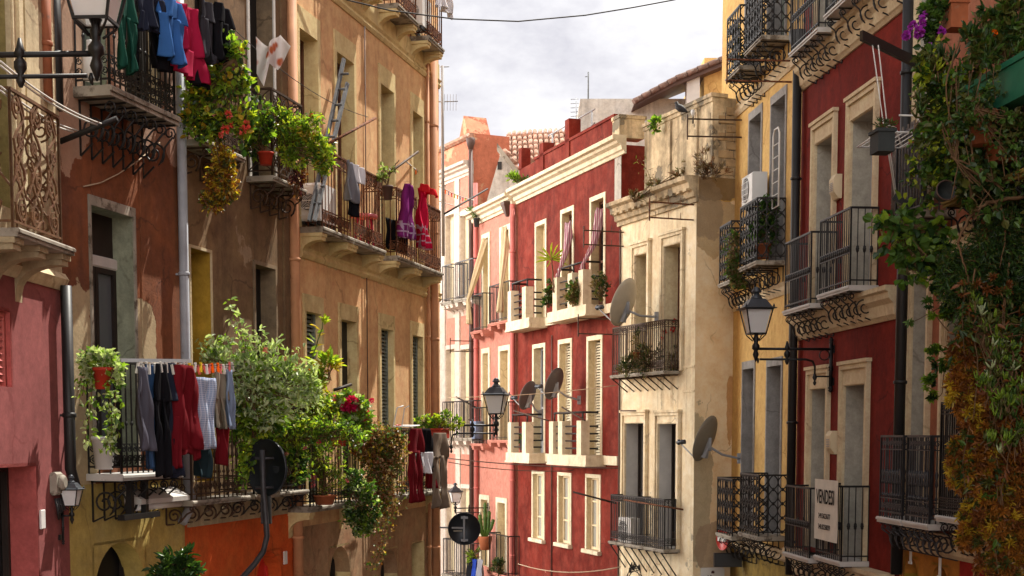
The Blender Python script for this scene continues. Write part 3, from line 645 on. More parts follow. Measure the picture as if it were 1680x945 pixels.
def garment(kind, name, label, F, pl, pr, pt, pb, out, mat, cat='laundry', group='laundry', seed=0, lean=0):
    g = random.Random(seed * 13 + 5); pm = (pl + pr) / 2
    xa, zt = F.h(pl, pt, out); xb, _ = F.h(pr, pt, out); zb = F.z(pm, pb, out); w_ = max(.08, xb - xa); h_ = zt - zb; xm = (xa + xb) / 2
    mb = MB(); ph = g.random() * 6; hw = w_ / 2; N = 20
    def rows(z0, z1, f): return [((z0 + (z1 - z0) * i / N), *f(i / N)) for i in range(N + 1)]
    A = min(.045, .13 * w_)
    sl = lambda t: lean * t
    if kind in ('trousers', 'shorts'):
        c = .3 if kind == 'trousers' else .45
        loft(mb, rows(0, -h_ * (c + .02), lambda t: (-hw * (.8 + .2 * t), hw * (.8 + .2 * t))), .02, A, 1.3, ph)
        for sg, e in ((-1, .95 + .05 * g.random()), (1, 1)):
            loft(mb, rows(-h_ * c, -h_ * e, lambda t: tuple(sorted((sg * hw * (1 - .2 * t + .1 * t * t) + sl(t), sg * hw * (.0 + .14 * t) + sl(t))))), .02, A * .9, .9, ph + (sg > 0) * .4)
    elif kind == 'shirt':
        loft(mb, rows(0, -h_ * .82, lambda t: (-hw * (.78 + .14 * math.sin(t * 3)), hw * (.78 + .14 * math.sin(t * 3)))), .022, A * 1.2, 1.7, ph, 16)
        for sg, e in ((-1, 1), (1, .93)):
            loft(mb, rows(-h_ * .5, -h_ * e, lambda t: tuple(sorted((sg * hw * (.92 + .08 * t), sg * hw * (.5 + .12 * t))))), .02, A * .7, .8, ph + sg)
        loft(mb, rows(-h_ * .8, -h_ * .87, lambda t: (-hw * .45, hw * .45)), .02, A * .5, .6, ph)
    elif kind == 'vest':
        loft(mb, rows(0, -h_ * .62, lambda t: (-hw * (.75 + .25 * math.sin(t * 2.2)), hw * (.75 + .25 * math.sin(t * 2.2)))), .022, A * 1.3, 1.8, ph, 16)
        loft(mb, rows(-h_ * .6, -h_, lambda t: (-hw * .97, -hw * (.02 + .22 * t))), .02, A, .9, ph)
        loft(mb, rows(-h_ * .6, -h_ * .93, lambda t: (-hw * .02 + hw * .2 * t, hw * .97)), .02, A, .9, ph)
    elif kind == 'inverted':
        for sg, e in ((-1, .02), (1, 0)):
            loft(mb, rows(-h_ * e, -h_ * .66, lambda t: tuple(sorted((sg * hw * (.5 + .28 * t) + sl(t), sg * hw * (.06 - .03 * t) + sl(t))))), .02, A, 1.1, ph + (sg > 0) * .3)
        loft(mb, rows(-h_ * .64, -h_, lambda t: (-hw * (.78 + .22 * math.sin(t * 1.5)) + lean, hw * (.78 + .16 * math.sin(t * 1.5)) + lean)), .022, A * 1.1, 1.9, ph, 16)
    elif kind == 'scarf':
        loft(mb, rows(0, -h_, lambda t: (-hw * (.42 + .22 * t) + lean * t + .02 * math.sin(t * 9), hw * (.42 + .22 * t) + lean * t + .02 * math.sin(t * 7))), .014, A * 1.6, 1.8, ph, 14)
    else:
        loft(mb, rows(0, -h_, lambda t: (-hw * (1 - .08 * t) + lean * t, hw * (1 - .05 * t) + lean * t)), .01, A * 1.3, 1.6, ph, 14)
    o = mb.build(name, M[mat], None, F.w(xm, out, zt), F.ang)
    return tag(o, label, cat, group)
# ------------------------------------------------------------------ builders: plants
def rv(g): return Vector((g.gauss(0, 1), g.gauss(0, 1), g.gauss(0, 1)))
def leaf(mb, p, d, L, W, mi, g):
    d = d.normalized(); n = rv(g); n.z += 1.2; s = d.cross(n)
    if s.length < 1e-4: s = d.orthogonal()
    s.normalize(); u = s.cross(d)
    a = p + d * (.3 * L); b = p + d * (.7 * L) - u * (.04 * L); tip = p + d * L - u * (.16 * L); k = u * (.16 * W)
    mb.add((p, a + s * (W * .5) + k, b + s * (W * .38) + k, tip, b - s * (W * .38) + k, a - s * (W * .5) + k), ((0, 1, 2, 3), (0, 3, 4, 5)), mi)
def pick(g, ws):
    r_ = g.random() * sum(ws)
    for i, w_ in enumerate(ws):
        r_ -= w_
        if r_ <= 0: return i
    return len(ws) - 1
def blob(mb, c, r, n, L, W, ws, g, up=.4, per=14, spread=.3):
    tips = []; k = max(3, n // per); m = min(r)
    for _ in range(k):
        v = rv(g).normalized() * (g.random() ** .42); cc = c + Vector((v.x * r[0], v.y * r[1], v.z * r[2])); tips.append(cc); mi = pick(g, ws)
        for _ in range(max(1, n // k)):
            q = cc + rv(g) * (spread * m); d = v * .7 + rv(g) * .6 + Vector((0, 0, up)); s = .6 + .7 * g.random()
            leaf(mb, q, d, L * s, W * s, mi if g.random() < .6 else pick(g, ws), g)
    return tips
def strand(mb, st, pts, n, L, W, ws, g, spread=.04, down=.3):
    pts = [Vector(p) for p in pts]
    for _ in range(n):
        u = g.random() * (len(pts) - 1); i = int(u); q = pts[i] + (pts[min(i + 1, len(pts) - 1)] - pts[i]) * (u - i); s = .6 + .7 * g.random()
        leaf(mb, q + rv(g) * spread, rv(g) + Vector((0, 0, -down)), L * s, W * s, pick(g, ws), g)
    st.tube([p + rv(g) * .008 for p in pts], .005, 4)
def rosette(mb, c, d, L, W, k, ws, g):
    d = d.normalized(); o = d.orthogonal().normalized(); mi = pick(g, ws); b = d.cross(o)
    for lay in range(2):
        for i in range(k):
            a = 2 * math.pi * (i + .5 * lay) / k + g.random() * .3
            e = o * math.cos(a) + b * math.sin(a); leaf(mb, c, e * (1 - .35 * lay) + d * (.3 + .7 * lay), L * (1 - .2 * lay) * (.8 + .4 * g.random()), W, mi, g)
def plant(name, label, Y, blobs=(), strands=(), flowers=(), pot=None, base=None, L=.06, W=.035, mats=('leaf_mid', 'leaf_bright', 'leaf_dark'), ws=None, up=.35, ry=.55, rosettes=(), seed=1, cat='plant', group=None, spread=.3, per=14, stems=(), stem_mat='stem_brown', rmats=None, nst=14, bigleaf=(), fingers=()):
    g = random.Random(seed * 101 + 3); ws = ws or [1] * len(mats)
    bx, by = base if base else ((pot[0], pot[1] + pot[3]) if pot else (blobs[0][0], blobs[0][1] + blobs[0][3]) if blobs else strands[0][0][0])
    O = P(bx, by, Y); t = empty(name, O, 0, label, cat, group); k = Y / FPX
    fo, st = MB(), MB()
    def W_(px, py, dy=0): return P(px, py, Y + dy) - O
    root = W_(pot[0], pot[1]) if pot else Vector((0, 0, 0))
    for q in blobs:
        px, py, rx, rz, n = q[:5]; dy = q[5] if len(q) > 5 else 0
        c = W_(px, py, dy); r = (rx * k, max(.07, min(rx, rz) * k * ry), rz * k)
        tips = blob(fo, c, r, n, L, W, ws, g, up, per, spread); g.shuffle(tips)
        for e in tips[:nst]:
            m_ = (root if (root - c).length < 1.2 else c - Vector((0, 0, r[2] * .8))); st.tube([m_ + rv(g) * .01, m_.lerp(e, .5) + rv(g) * .03, e], .005, 4)
    for pts, n, sp in strands: strand(fo, st, [W_(*p) for p in pts], n, L, W, ws, g, sp)
    for pts, r in stems:
        q = [W_(*p) for p in pts]; q = [q[0] * 2 - q[1]] + q + [q[-1] * 2 - q[-2]]; sm = []
        for i in range(1, len(q) - 2):
            for s_ in range(6):
                u = s_ / 6; a_, b_, c_, d_ = q[i - 1:i + 3]; sm.append(.5 * (2 * b_ + (c_ - a_) * u + (2 * a_ - 5 * b_ + 4 * c_ - d_) * u * u + (3 * b_ - a_ - 3 * c_ + d_) * u ** 3) + rv(g) * (r * .35))
        sm.append(q[-2]); st.tube(sm, [r * (1 - .45 * i / len(sm)) for i in range(len(sm))], 6)
    for (px, py, rx, rz, n, l_, w_, kk) in rosettes:
        c = W_(px, py)
        for _ in range(n):
            v = rv(g).normalized() * g.random() ** .4; cc = c + Vector((v.x * rx * k, v.y * rx * k * ry, v.z * rz * k))
            rosette(fo, cc, v + rv(g) * .5 + Vector((0, -.3, 0)), l_, w_, kk, ws, g)
    for (px, py, rx, rz, n, l_) in fingers:
        c = W_(px, py)
        for _ in range(n):
            v = rv(g).normalized() * g.random() ** .5; cc = c + Vector((v.x * rx * k, v.y * rx * k * ry, v.z * rz * k)); mi = pick(g, ws)
            for _ in range(g.randint(3, 6)):
                e = (rv(g) * .45 + Vector((0, -.2, .9))).normalized(); b_ = rv(g) * .25; q = [cc, cc + (e * .5 + b_ * .2) * l_, cc + (e + b_ * .1 + Vector((0, 0, .15))) * l_]; fo.tube(q, [.011, .012, .003], 5, mi)
            st.tube([cc - Vector((0, 0, .1)) + rv(g) * .04, cc], .006, 4)
    for (px, py, l_, w_, dx, dz, mi) in bigleaf:
        leaf(fo, W_(px, py), Vector((dx, g.gauss(0, .3), dz)), l_, w_, mi, g)
    if fo.v: fo.build('foliage', [M[a] for a in mats], t)
    if st.v: st.build('stem', M[stem_mat], t)
    for (px, py, rpx, mt, n) in flowers:
        fm = MB(); r = rpx * k
        for _ in range(n):
            v = rv(g).normalized(); v.y -= .2; leaf(fm, v * (r * .3), v + rv(g) * .3, r * .85, r * .7, 0, g)
        fm.build('flower', M[mt], t, W_(px, py, -.06))
    if pot:
        px, pt, wp, hp_, mt = pot[:5]; c = W_(px, pt); a = wp * k / 2; hh = hp_ * k; pm = MB()
        if len(pot) > 5 and pot[5] == 'box':
            Fx = pot[6]; ax = Fx.ax; ay = Fx.ay; d = .11
            for (e, dd, z0, z1) in ((.9, d * .85, -hh, -hh * .14), (1, d, -hh * .14, 0)):
                cr = [c + ax * (sx * a * e) + ay * (sy * dd) for sx, sy in ((-1, -1), (1, -1), (1, 1), (-1, 1))]
                pm.add([v + Vector((0, 0, z0)) for v in cr] + [v + Vector((0, 0, z1)) for v in cr], [(3, 2, 1, 0), (4, 5, 6, 7), (0, 1, 5, 4), (1, 2, 6, 5), (2, 3, 7, 6), (3, 0, 4, 7)])
        else: pm.lathe([(a * .7, -hh), (a * .92, -hh * .16), (a * 1.04, -hh * .15), (a * 1.04, 0), (a * .9, 0), (a * .86, -hh * .1), (.001, -hh * .1)], c, 16)
        pm.build('pot', M[mt], t)
    return t
# ------------------------------------------------------------------ the street: facade lines
LF = frame2(497, 19.8, 720, 26.3, 'L')
def sub(F, px): return Fr(F.w(F.x(px), 0, 0), F.ax, F.near)
F4 = sub(LF, 480); F3 = sub(LF, 300); F2 = sub(LF, 110)
F1 = frame_vp(110, F2.o.y, 950, 'L')
F10 = frame_vp(1307, 22.4, 617, 'R'); F9 = Fr(F10.o, F10.ax, 'R'); F11 = sub(F10, 1480)
F8 = frame_vp(1140, 26.2, -50, 'R'); S8 = Fr(F8.o, F8.ay, 'R')
F7 = frame_vp(1017, F8.hp(1017, HOR).y, 51, 'R'); F6 = frame_vp(847, F7.hp(847, HOR).y, 40, 'R'); F5 = frame_vp(777, F6.hp(777, HOR).y, -280, 'R')
# ground and street
tag(MB().box(-900, 900, -900, 900, -.5, -.01, 0, 'b').build('ground', M['earth']), kind='structure')
st = MB(); a = [F1.w(-22, 0, 0), F1.w(0, 0, 0), F4.w(8, 0, 0), Vector((-4, 60, 0))]; b = [F11.w(24, 0, 0), F10.w(0, 0, 0), F8.w(0, 0, 0), F5.w(-14, 0, 0)]
st.add([v for v in a] + [v for v in b], [(0, 4, 5, 1), (1, 5, 6, 2), (2, 6, 7, 3)]); tag(st.build('street', M['paving']), kind='structure')
gl = MB()
for p_, q_ in (((-2.0, -4), (-.9, 22)), ((2.4, -4), (2.3, 22))): gl.box(min(p_[0], q_[0]), max(p_[0], q_[0]) - .7, p_[1], q_[1], .004, .008)
tag(gl.build('road_gutter', M['asphalt']), kind='structure')

# ------------------------------------------------------------------ materials of the facades
stucco('w_pink', (.26, .083, .08), .25, .3, (.2, .05, .05), bm=.12)
stucco('w_cream1', (.46, .38, .24), .3, .5, (.16, .1, .06), peel=(.3, .2, .12), seed=1)
stucco('w_olive', (.3, .25, .1), .3, .4, (.12, .08, .03), seed=2)
z_ = F2.z
pc = (.42, .33, .2)
def pat(F, px, py, rx, rz, c, am=1.0): x, z = F.h(px, py); return (x, z, rx, rz, c, am)
stucco('w_brown2', (.215, .078, .034), .35, .6, (.09, .045, .03), seed=3, mott=(.16, .065, .04), patches=(
    pat(F2, 135, 660, .42, 1.15, pc), pat(F2, 236, 570, .3, .55, pc), pat(F2, 110, 60, .5, 1.3, (.4, .26, .18)), pat(F2, 240, 60, .8, 1.3, (.45, .3, .22), .8), pat(F2, 285, 235, .22, .3, (.36, .2, .14), .9)))
stucco('w_yellow2', (.45, .34, .1), .25, .45, (.2, .13, .05), seed=4, mott=(.38, .3, .12), peel=(.5, .4, .24), peel_t=.68)
stucco('w_brown3', (.23, .15, .08), .4, .7, (.09, .06, .04), seed=5, mott=(.15, .09, .055), peel=(.36, .26, .17), peel_t=.6)
stucco('w_orange3', (.6, .1, .022), .22, .4, (.28, .07, .02), seed=6, mott=(.5, .12, .03))
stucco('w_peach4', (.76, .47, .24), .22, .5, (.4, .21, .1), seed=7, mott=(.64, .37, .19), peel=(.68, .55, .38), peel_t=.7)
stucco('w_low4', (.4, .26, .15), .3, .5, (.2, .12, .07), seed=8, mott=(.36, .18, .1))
stucco('w_far5', (.6, .38, .3), .15, .25, (.4, .3, .22), seed=9); stucco('w_salmon', (.55, .22, .16), .15, .25, (.5, .3, .22), seed=10)
stucco('w_orange5', (.5, .17, .1), .2, .3, (.35, .1, .05), seed=11, peel=(.6, .33, .2), peel_t=.55)
stucco('w_pink6', (.48, .2, .15), .15, .3, (.35, .1, .08), seed=12)
stucco('w_crimson7', (.145, .017, .01), .42, .6, (.07, .012, .01), seed=13, mott=(.22, .045, .03), peel=(.42, .16, .12), peel_t=.69)
stucco('w_cream8', (.82, .71, .5), .2, .8, (.3, .23, .14), seed=14, mott=(.66, .53, .34), peel=(.4, .35, .26), peel_t=.62)
stucco('w_old8', (.68, .55, .36), .35, 1.0, (.09, .075, .055), seed=15, mott=(.24, .19, .12), peel=(.22, .19, .14), peel_t=.55, bm=.7)
sx = lambda px, py: S8.h(px, py)
def sp(px, py, rx, rz, c, am=1.0): x, z = sx(px, py); return (x, z, rx, rz, c, am)
stucco('w_side8', (.88, .71, .46), .12, .2, (.55, .4, .22), seed=16, mott=(.76, .56, .32), patches=(
    sp(1146, 800, .3, 1.5, (.44, .37, .24), .85), sp(1170, 900, .4, .5, (.4, .29, .19), .8), sp(1198, 670, .1, .7, (.55, .27, .08), .8), sp(1175, 370, .5, .6, (.4, .28, .14), .7), sp(1185, 310, .5, .25, (.55, .33, .06), .8), sp(1175, 300, .7, .35, (.16, .11, .07), .75), sp(1160, 345, .35, .6, (.3, .23, .15), .7)))
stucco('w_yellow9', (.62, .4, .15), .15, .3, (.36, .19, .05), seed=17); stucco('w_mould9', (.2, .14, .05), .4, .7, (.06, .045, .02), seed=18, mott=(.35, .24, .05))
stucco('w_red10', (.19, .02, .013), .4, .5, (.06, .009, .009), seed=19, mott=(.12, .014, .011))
stucco('w_peach11', (.32, .12, .07), .2, .3, (.2, .1, .06), seed=20); stucco('w_orange11', (.42, .17, .03), .2, .35, (.2, .1, .03), seed=21); stucco('w_red11', (.3, .02, .016), .2, .3, (.1, .015, .01), seed=22)
stucco('t_cream', (.6, .5, .32), .15, .3, (.35, .27, .16), seed=23); stucco('t_yellow', (.68, .54, .28), .2, .4, (.3, .2, .07), seed=24); stucco('t_greygreen', (.3, .32, .23), .25, .5, (.12, .12, .08), seed=25, mott=(.22, .24, .18))
stucco('t_grey9', (.3, .29, .28), .15, .3, (.18, .17, .16), seed=26); stucco('t_grey10', (.4, .37, .31), .12, .25, (.25, .22, .18), seed=27); stucco('t_cream10', (.62, .5, .33), .1, .25, (.35, .25, .15), seed=28)
stucco('t_ochre', (.36, .22, .03), .3, .5, (.14, .08, .02), seed=29); stucco('t_cream7', (.68, .6, .44), .12, .5, (.34, .28, .18), seed=30); stucco('t_brown3', (.2, .15, .1), .3, .5, (.08, .06, .04), seed=31, mott=(.3, .22, .13))
stucco('t_white5', (.62, .54, .46), .12, .3, (.4, .3, .24), seed=34); stucco('w_concrete', (.46, .44, .4), .3, .8, (.12, .11, .1), seed=32, mott=(.42, .38, .32)); stucco('t_pinkrev', (.45, .11, .1), .15, .3, (.25, .06, .06), seed=33)
TOP = 16.0
# ------------------------------------------------------------------ near left: pink house
H = House(F1, 'pink_house', 'pink plastered house at the left edge with ornate scrolled balcony above')
zp = F1.z(50, 454)
H.opening(F1.x(-90, 800), F1.x(60, 800), 0, F1.z(60, 764), .32, 't_pinkrev', 'door', name='doorway', wood='wood_dark')
x1, z1 = F1.h(16, 512); x0, z0 = F1.h(-20, 632)
H.opening(x0 - .3, x1, z0, z1, .1, 't_pinkrev', 'slats', frame=None, name='window', wood='pipe_pink')
H.opening(F1.x(-70, 200), F1.x(13, 200), zp + .55, zp + 3.4, .2, 'w_olive', 'door', frame='t_cream', fr=.2, proud=.05, mould=True, name='balcony_door', wood='wood_brown')
H.wall(-16, 0, 0, zp, 'w_pink', 'ground_floor_wall', top=False); H.wall(-16, -.02, zp, TOP - 2, 'w_cream1', 'wall')
mb = MB()
for pa, pb_, o_ in ((37, 70, .05), (71, 80, .1)): mb.box(F1.x(pa, 200), F1.x(pb_, 200), -o_, -.001, zp + .6, TOP - 2)
H.part(mb, 'pilaster', M['w_cream1'])
H.cornice(-16, -.05, zp - .05, [(.02, 0), (.05, .04), (.08, .1), (.04, .16)], 't_cream', 'string_course')
H.balc(33, 124, 373, d=.5, t=.07, h=1.13, rail='scroll', slab='marble', iron='iron_tan', br='corbel', nb=3, hb=.42, brm='w_cream1', inset=.1)
H.pipe(76, -40, 165, .05, 'pipe_orange', .07)
H.pipe(92, -60, 180, .055, 'pipe_black', .09)
H.pipe(112, 470, 770, .055, 'pipe_black', .09, bend=[(F1.x(112) - .1, -.1, F1.z(110, 800)), (F1.x(112) - .22, -.04, F1.z(103, 815))])
# ------------------------------------------------------------------ rust-brown house
H = House(F2, 'brown_house', 'rust brown house with peeling plaster and yellow ground floor beside the pink house')
xe = F3.o.x and (F3.o - F2.o).dot(F2.ax)
zy = F2.z(215, 790)
zf = F2.z(203, 770, .4)
H.win(146, 222, 318, z0=zf, fr=.04, frame='marble', depth=.24, reveal='t_greygreen', fill='roller', name='balcony_door', wood='wood_dark', glass='glass_grey', proud=.02, head=.1)
zu = F2.z(183, 132, .4)
H.opening(F2.x(135, 60), F2.x(172, 60), zu, zu + 2.6, .2, 't_greygreen', 'door', name='upper_door', wood='slat_green', glass='glass_grey')
H.opening(F2.x(206, 60), F2.x(262, 60), zu, zu + 2.6, .2, 't_cream', 'door', name='upper_door', wood='wood_dark')
H.opening(F2.x(154, 920), F2.x(238, 920), 0, F2.z(175, 893), .3, 'w_yellow2', 'plain', name='archway', glass='black', wood='wood_dark', arch=True)
H.wall(0, xe, 0, zy, 'w_yellow2', 'ground_floor_wall', top=False); H.wall(0, xe, zy, TOP, 'w_brown2', 'wall')
mb = MB(); mb.box(F2.x(232, 500), F2.x(266, 500), -.012, -.001, zy, zu - .4); H.part(mb, 'plaster_strip', M['w_brown2'])
H.balc(183, 296, 138, d=.42, t=.1, h=1.1, rail='curl', step=.105, slab='marble', iron='iron_black', br='scroll', nb=7, hb=.55)
H.balc(203, 303, 778, d=.42, t=.07, h=1.12, rail='curl', step=.115, slab='marble_white', iron='iron_black', br='scroll', nb=6, hb=.42)
H.balcony(.7, 2.1, 12.75, .42, t=.1, h=1.1, rail='curl', step=.12, br='scroll', nb=4, hb=.5)  # out-of-view upper balcony, added to cast shadow streaks down the wall
H.pipe(301, -80, 800, .055, 'pipe_grey', .1, bend=[(F2.x(301) - .02, -.12, F2.z(300, 822)), (F2.x(288), -.06, F2.z(288, 858))])
mb = MB()
for px in (212, 236): mb.box(F2.x(px, 820, .3) - .03, F2.x(px, 820, .3) + .03, -.34, -.28, F2.z(px, 848, .3), F2.z(px, 780, .3))
mb.box(F2.x(197, 846, .3), F2.x(256, 846, .3), -.35, -.27, F2.z(225, 851, .3), F2.z(225, 842, .3)); mb.tube([F2.lp(205, 846, .3), F2.lp(205, 846, 0)], .02, 4); mb.tube([F2.lp(250, 848, .3), F2.lp(250, 848, 0)], .02, 4)
H.part(mb, 'sign_bracket', M['iron_black'])
mb = MB(); mb.prism_x([(-.22, 0), (-.22, .05), (-.02, .15), (-.02, 0)], F2.x(184, 830), F2.x(266, 830))
o = mb.build('light_housing', M['marble_white'], H.root, (0, -.12, F2.z(225, 828, .3)))
MB().tube([(F2.x(188, 830), -.12, -.03), (F2.x(262, 830), -.12, -.03)], .045, 8).build('tube_lamp', M['plastic_white'], o)
# ------------------------------------------------------------------ dark brown house with orange ground floor
H = House(F3, 'dark_brown_house', 'dark brown house with bright orange ground floor and plant filled balconies')
xe = (F4.o - F3.o).dot(F3.ax); zo = F3.z(390, 838)
H.opening(F3.x(311, 400), F3.x(344, 400), F3.z(330, 790), F3.z(311, 400) - .04, .27, 't_ochre', 'plain', frame='t_cream', fr=.035, proud=.015, glass='black', name='balcony_door', wood='wood_dark')
H.opening(F3.x(417, 434), F3.x(450, 434), F3.z(433, 790), F3.z(417, 433), .2, 't_brown3', 'plain', frame='t_brown3', fr=.05, proud=.02, glass='black', name='balcony_door', wood='wood_dark')
zb1 = F3.z(338, 227, .35); zb2 = F3.z(450, 287, .4)
H.opening(F3.x(408, 60), F3.x(447, 60), zb2, zb2 + 2.9, .22, 't_brown3', 'plain', frame='marble_white', fr=.06, proud=.02, glass='black', name='upper_door', wood='wood_dark')
H.opening(F3.x(322, 150), F3.x(358, 150), zb1, zb1 + 2.4, .22, 't_brown3', 'plain', glass='black', name='upper_door', wood='wood_dark')
H.opening(F3.x(420, 920), F3.x(462, 920), 0, F3.z(440, 905), .25, 'w_orange3', 'solid', name='archway', wood='sign_red', arch=True)
H.wall(0, xe, 0, zo, 'w_orange3', 'ground_floor_wall', top=False); H.wall(0, xe, zo, TOP, 'w_brown3', 'wall')
H.part(MB().box(F3.x(462, 300), xe - .02, -.03, -.001, zo, TOP), 'pilaster', M['w_brown3'])
H.balc(338, 403, 227, d=.35, t=.07, h=1.05, rail='band', slab='marble', iron='iron_brown', br='scroll', nb=3, hb=.3)
H.balc(450, 504, 287, d=.38, t=.07, h=1.08, rail='lattice', slab='marble', iron='iron_brown', br='scroll', nb=4, hb=.32)
zc = F3.z(318, 822, .4)
for a_, b_ in ((.5, 1.3), (2.2, 3.1)): H.balcony(a_, b_, 12.3, .4, t=.08, h=1.05, rail='band', step=.12, br='scroll', nb=3, hb=.4)  # two balconies above the view, put in for their streak shadows
H.balcony(F3.x(318, 822, .4), F3.x(412, 815, .4), zc, .4, h=1.1, t=.06, rail='belly', slab='marble', iron='iron_brown', br='scroll', nb=4, hb=.22, step=.12)
H.balcony(F3.x(420, 812, .4), F3.x(508, 806, .4), zc, .4, h=1.1, t=.06, rail='band', slab='marble', iron='iron_black', br='scroll', nb=4, hb=.22, step=.12)
H.part(MB().box(0.06, xe - .3, -.04, -.001, zc - .34, zc - .07), 'fascia', M['w_cream1'])
# ------------------------------------------------------------------ peach house
H = House(F4, 'peach_house', 'tall peach house with yellow window surrounds and rusty balcony railings on corbels')
xe = F4.x(722, 712); zm = F4.z(532, 371, .36)
zU = F4.z(654, 4, .36)
for i, (pl, pr, pt) in enumerate(((487, 525, 5), (549, 584, 47), (622, 649, 103), (675, 696, 150))):
    H.win(pl, pr, pt, z0=zm, fr=.09, head=.3, frame='t_yellow', depth=.23, reveal='t_yellow', fill='door', name='balcony_door', wood='wood_brown', proud=.025)
zl = F4.z(510, 832, .36)
for i, (pl, pr, pt, f_) in enumerate(((499, 531, 481, 'slats'), (557, 588, 496, 'dark'), (623, 648, 513, 'slats'), (675, 696, 526, 'slats'))):
    H.win(pl, pr, pt, z0=zl, fr=.08, head=.24, frame='t_yellow', depth=.13, reveal='t_yellow', fill=f_, name='balcony_door', wood='slat_green', glass='black', zs=None if i == 0 else zl + 1.2 - .2 * i)
for pl, pr, pt in ((588, 620, -330), (668, 690, -200)): H.win(pl, pr, pt, z0=zU, fr=.09, head=.25, frame='t_yellow', depth=.28, reveal='t_yellow', fill='door', name='upper_door', wood='wood_brown', proud=.025)
for pl, pr, pt, r_ in ((541, 574, 900, True), (624, 652, 905, True), (676, 696, 893, False)):
    H.opening(F4.x(pl, 920), F4.x(pr, 920), 0, F4.z(pl, pt) , .3, 't_yellow', 'plain', name='archway', glass='black', wood='wood_dark', arch=r_)
zs_ = F4.z(497, 414); zg = F4.z(510, 862)
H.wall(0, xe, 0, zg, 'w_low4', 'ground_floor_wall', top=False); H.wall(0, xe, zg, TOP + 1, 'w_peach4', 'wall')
for zz in (zs_, F4.z(557, 2)): H.cornice(.35, xe, zz - .08, [(.02, 0), (.05, .05), (.03, .1), (.06, .14)], 't_yellow', 'string_course')
H.part(MB().box(.36, xe - .01, -.02, -.001, zs_ + .07, zm - .1), 'frieze', M['t_yellow']); H.part(MB().box(.36, xe - .01, -.02, -.001, F4.z(557, 2) + .07, zU - .1), 'frieze', M['t_yellow'])
kw = dict(t=.08, h=1.08, rail='rust', slab='marble', iron='iron_rust', br='corbel', nb=2, hb=.36, brm='t_yellow', step=.12)
xs_ = [F4.x(532, 369, .36), F4.x(583, 390, .36), F4.x(634, 410, .36), F4.x(654, 415, .36), F4.x(690, 429, .36), F4.x(728, 447, .36)]
H.balcony(xs_[0], xs_[1] - .02, zm, .36, sides='l', **kw); H.balcony(xs_[1] + .02, xs_[2], zm, .36, sides='r', **kw)
H.balcony(xs_[3], xs_[4] - .02, zm, .36, sides='l', **kw); H.balcony(xs_[4] + .02, xs_[5], zm, .36, sides='r', **kw)
H.balcony(F4.x(585, -60, .36), F4.x(634, -20, .36), zU, .36, sides='lr', **kw); H.balcony(F4.x(654, 4, .36), F4.x(688, 40, .36), zU, .36, sides='lr', **kw); H.balcony(F4.x(705, 57, .36), F4.x(730, 88, .36), zU - .05, .36, sides='lr', **kw)
kw['iron'] = 'iron_black'; kw['rail'] = 'band'
H.balcony(F4.x(512, 832, .36), F4.x(600, 822, .36), zl, .36, sides='lr', **kw); H.balcony(F4.x(655, 803, .36), F4.x(734, 790, .36), zl, .36, sides='lr', **kw)
H.pipe(484, -60, 945, .07, 'pipe_peach', .08); H.pipe(703, 90, 945, .03, 'pipe_peach', .05); H.pipe(713, 95, 945, .075, 'pipe_peach', .09)
H.pipe(601, 40, 700, .008, 'pipe_brown', .02, 'conduit', False)
# street turns left behind the peach house
# roofs out of view: tiled eaves added to shade the left facades
for q_, (x0_, x1_, z_q) in {'brown_house': (0, (F3.o - F2.o).dot(F2.ax) - .02, TOP), 'dark_brown_house': (0.02, (F4.o - F3.o).dot(F3.ax) - .02, TOP - .4), 'peach_house': (.02, xe, TOP + 1)}.items():
    r_ = bpy.data.objects[q_]; ev = MB(); ev.prism_x([(-.6, z_q + .0), (5, z_q + 1.6), (5, z_q + 1.75), (-.62, z_q + .12)][::-1], x0_, x1_)
    n_ = int((x1_ - x0_) / .26)
    for i in range(n_): xx = x0_ + (x1_ - x0_) * (i + .5) / n_; ev.tube([(xx, -.66, z_q + .14), (xx, 4.9, z_q + 1.78)], [.1, .1], 6)
    ev.build('roof', M['tile_roof'], r_)
# ------------------------------------------------------------------ far pale house with salmon panels
H = House(F5, 'pale_far_house', 'pale peach house with salmon wall panels at the bend of the street')
zt = F5.z(781, 216); zc = F5.z(781, 262)
f1 = F5.z(770, 492); f2 = F5.z(770, 718); f0 = F5.z(770, 945)
for (zf, pt) in ((f1, 350), (f2, 572), (f0, 802)):
    for pl, pr in ((733, 747), (757, 771)):
        H.opening(F5.x(pl, zf and 600), F5.x(pr, 600), zf, F5.z(pr, pt), .14, 't_white5', 'solid', frame='t_white5', fr=.12, proud=.03, name='balcony_door', wood='cream_paint')
H.wall(-9, 0, 0, zc, 'w_far5', 'wall', D=1.1, top=False); H.wall(-9, 0, zc, zt, 'w_orange5', 'parapet', D=1.1)
for (pt, pb_) in ((270, 345), (520, 566), (745, 798)):
    for pl, pr in ((734, 748), (757, 771)):
        H.part(MB().box(F5.x(pl, 500), F5.x(pr, 500), -.02, -.001, F5.z(752, pb_), F5.z(752, pt)), 'wall_panel', M['w_salmon'])
for pl, pr in ((724, 732), (749, 756), (772, 777)): H.part(MB().box(F5.x(pl, 500), min(-.01, F5.x(pr, 500)), -.05, -.001, 0, zc - .02), 'pilaster', M['t_white5'])
H.cornice(-9, .03, zc - .35, CORN, 't_white5'); H.cornice(-9, .04, zt - .12, [(.05, 0), (.12, .05), (.12, .12)], 'tile_roof', 'eaves')
H.part(MB().box(.004, .012, .02, 1.09, zc - 3.2, zt - .02), 'side_wall', M['w_orange5'])
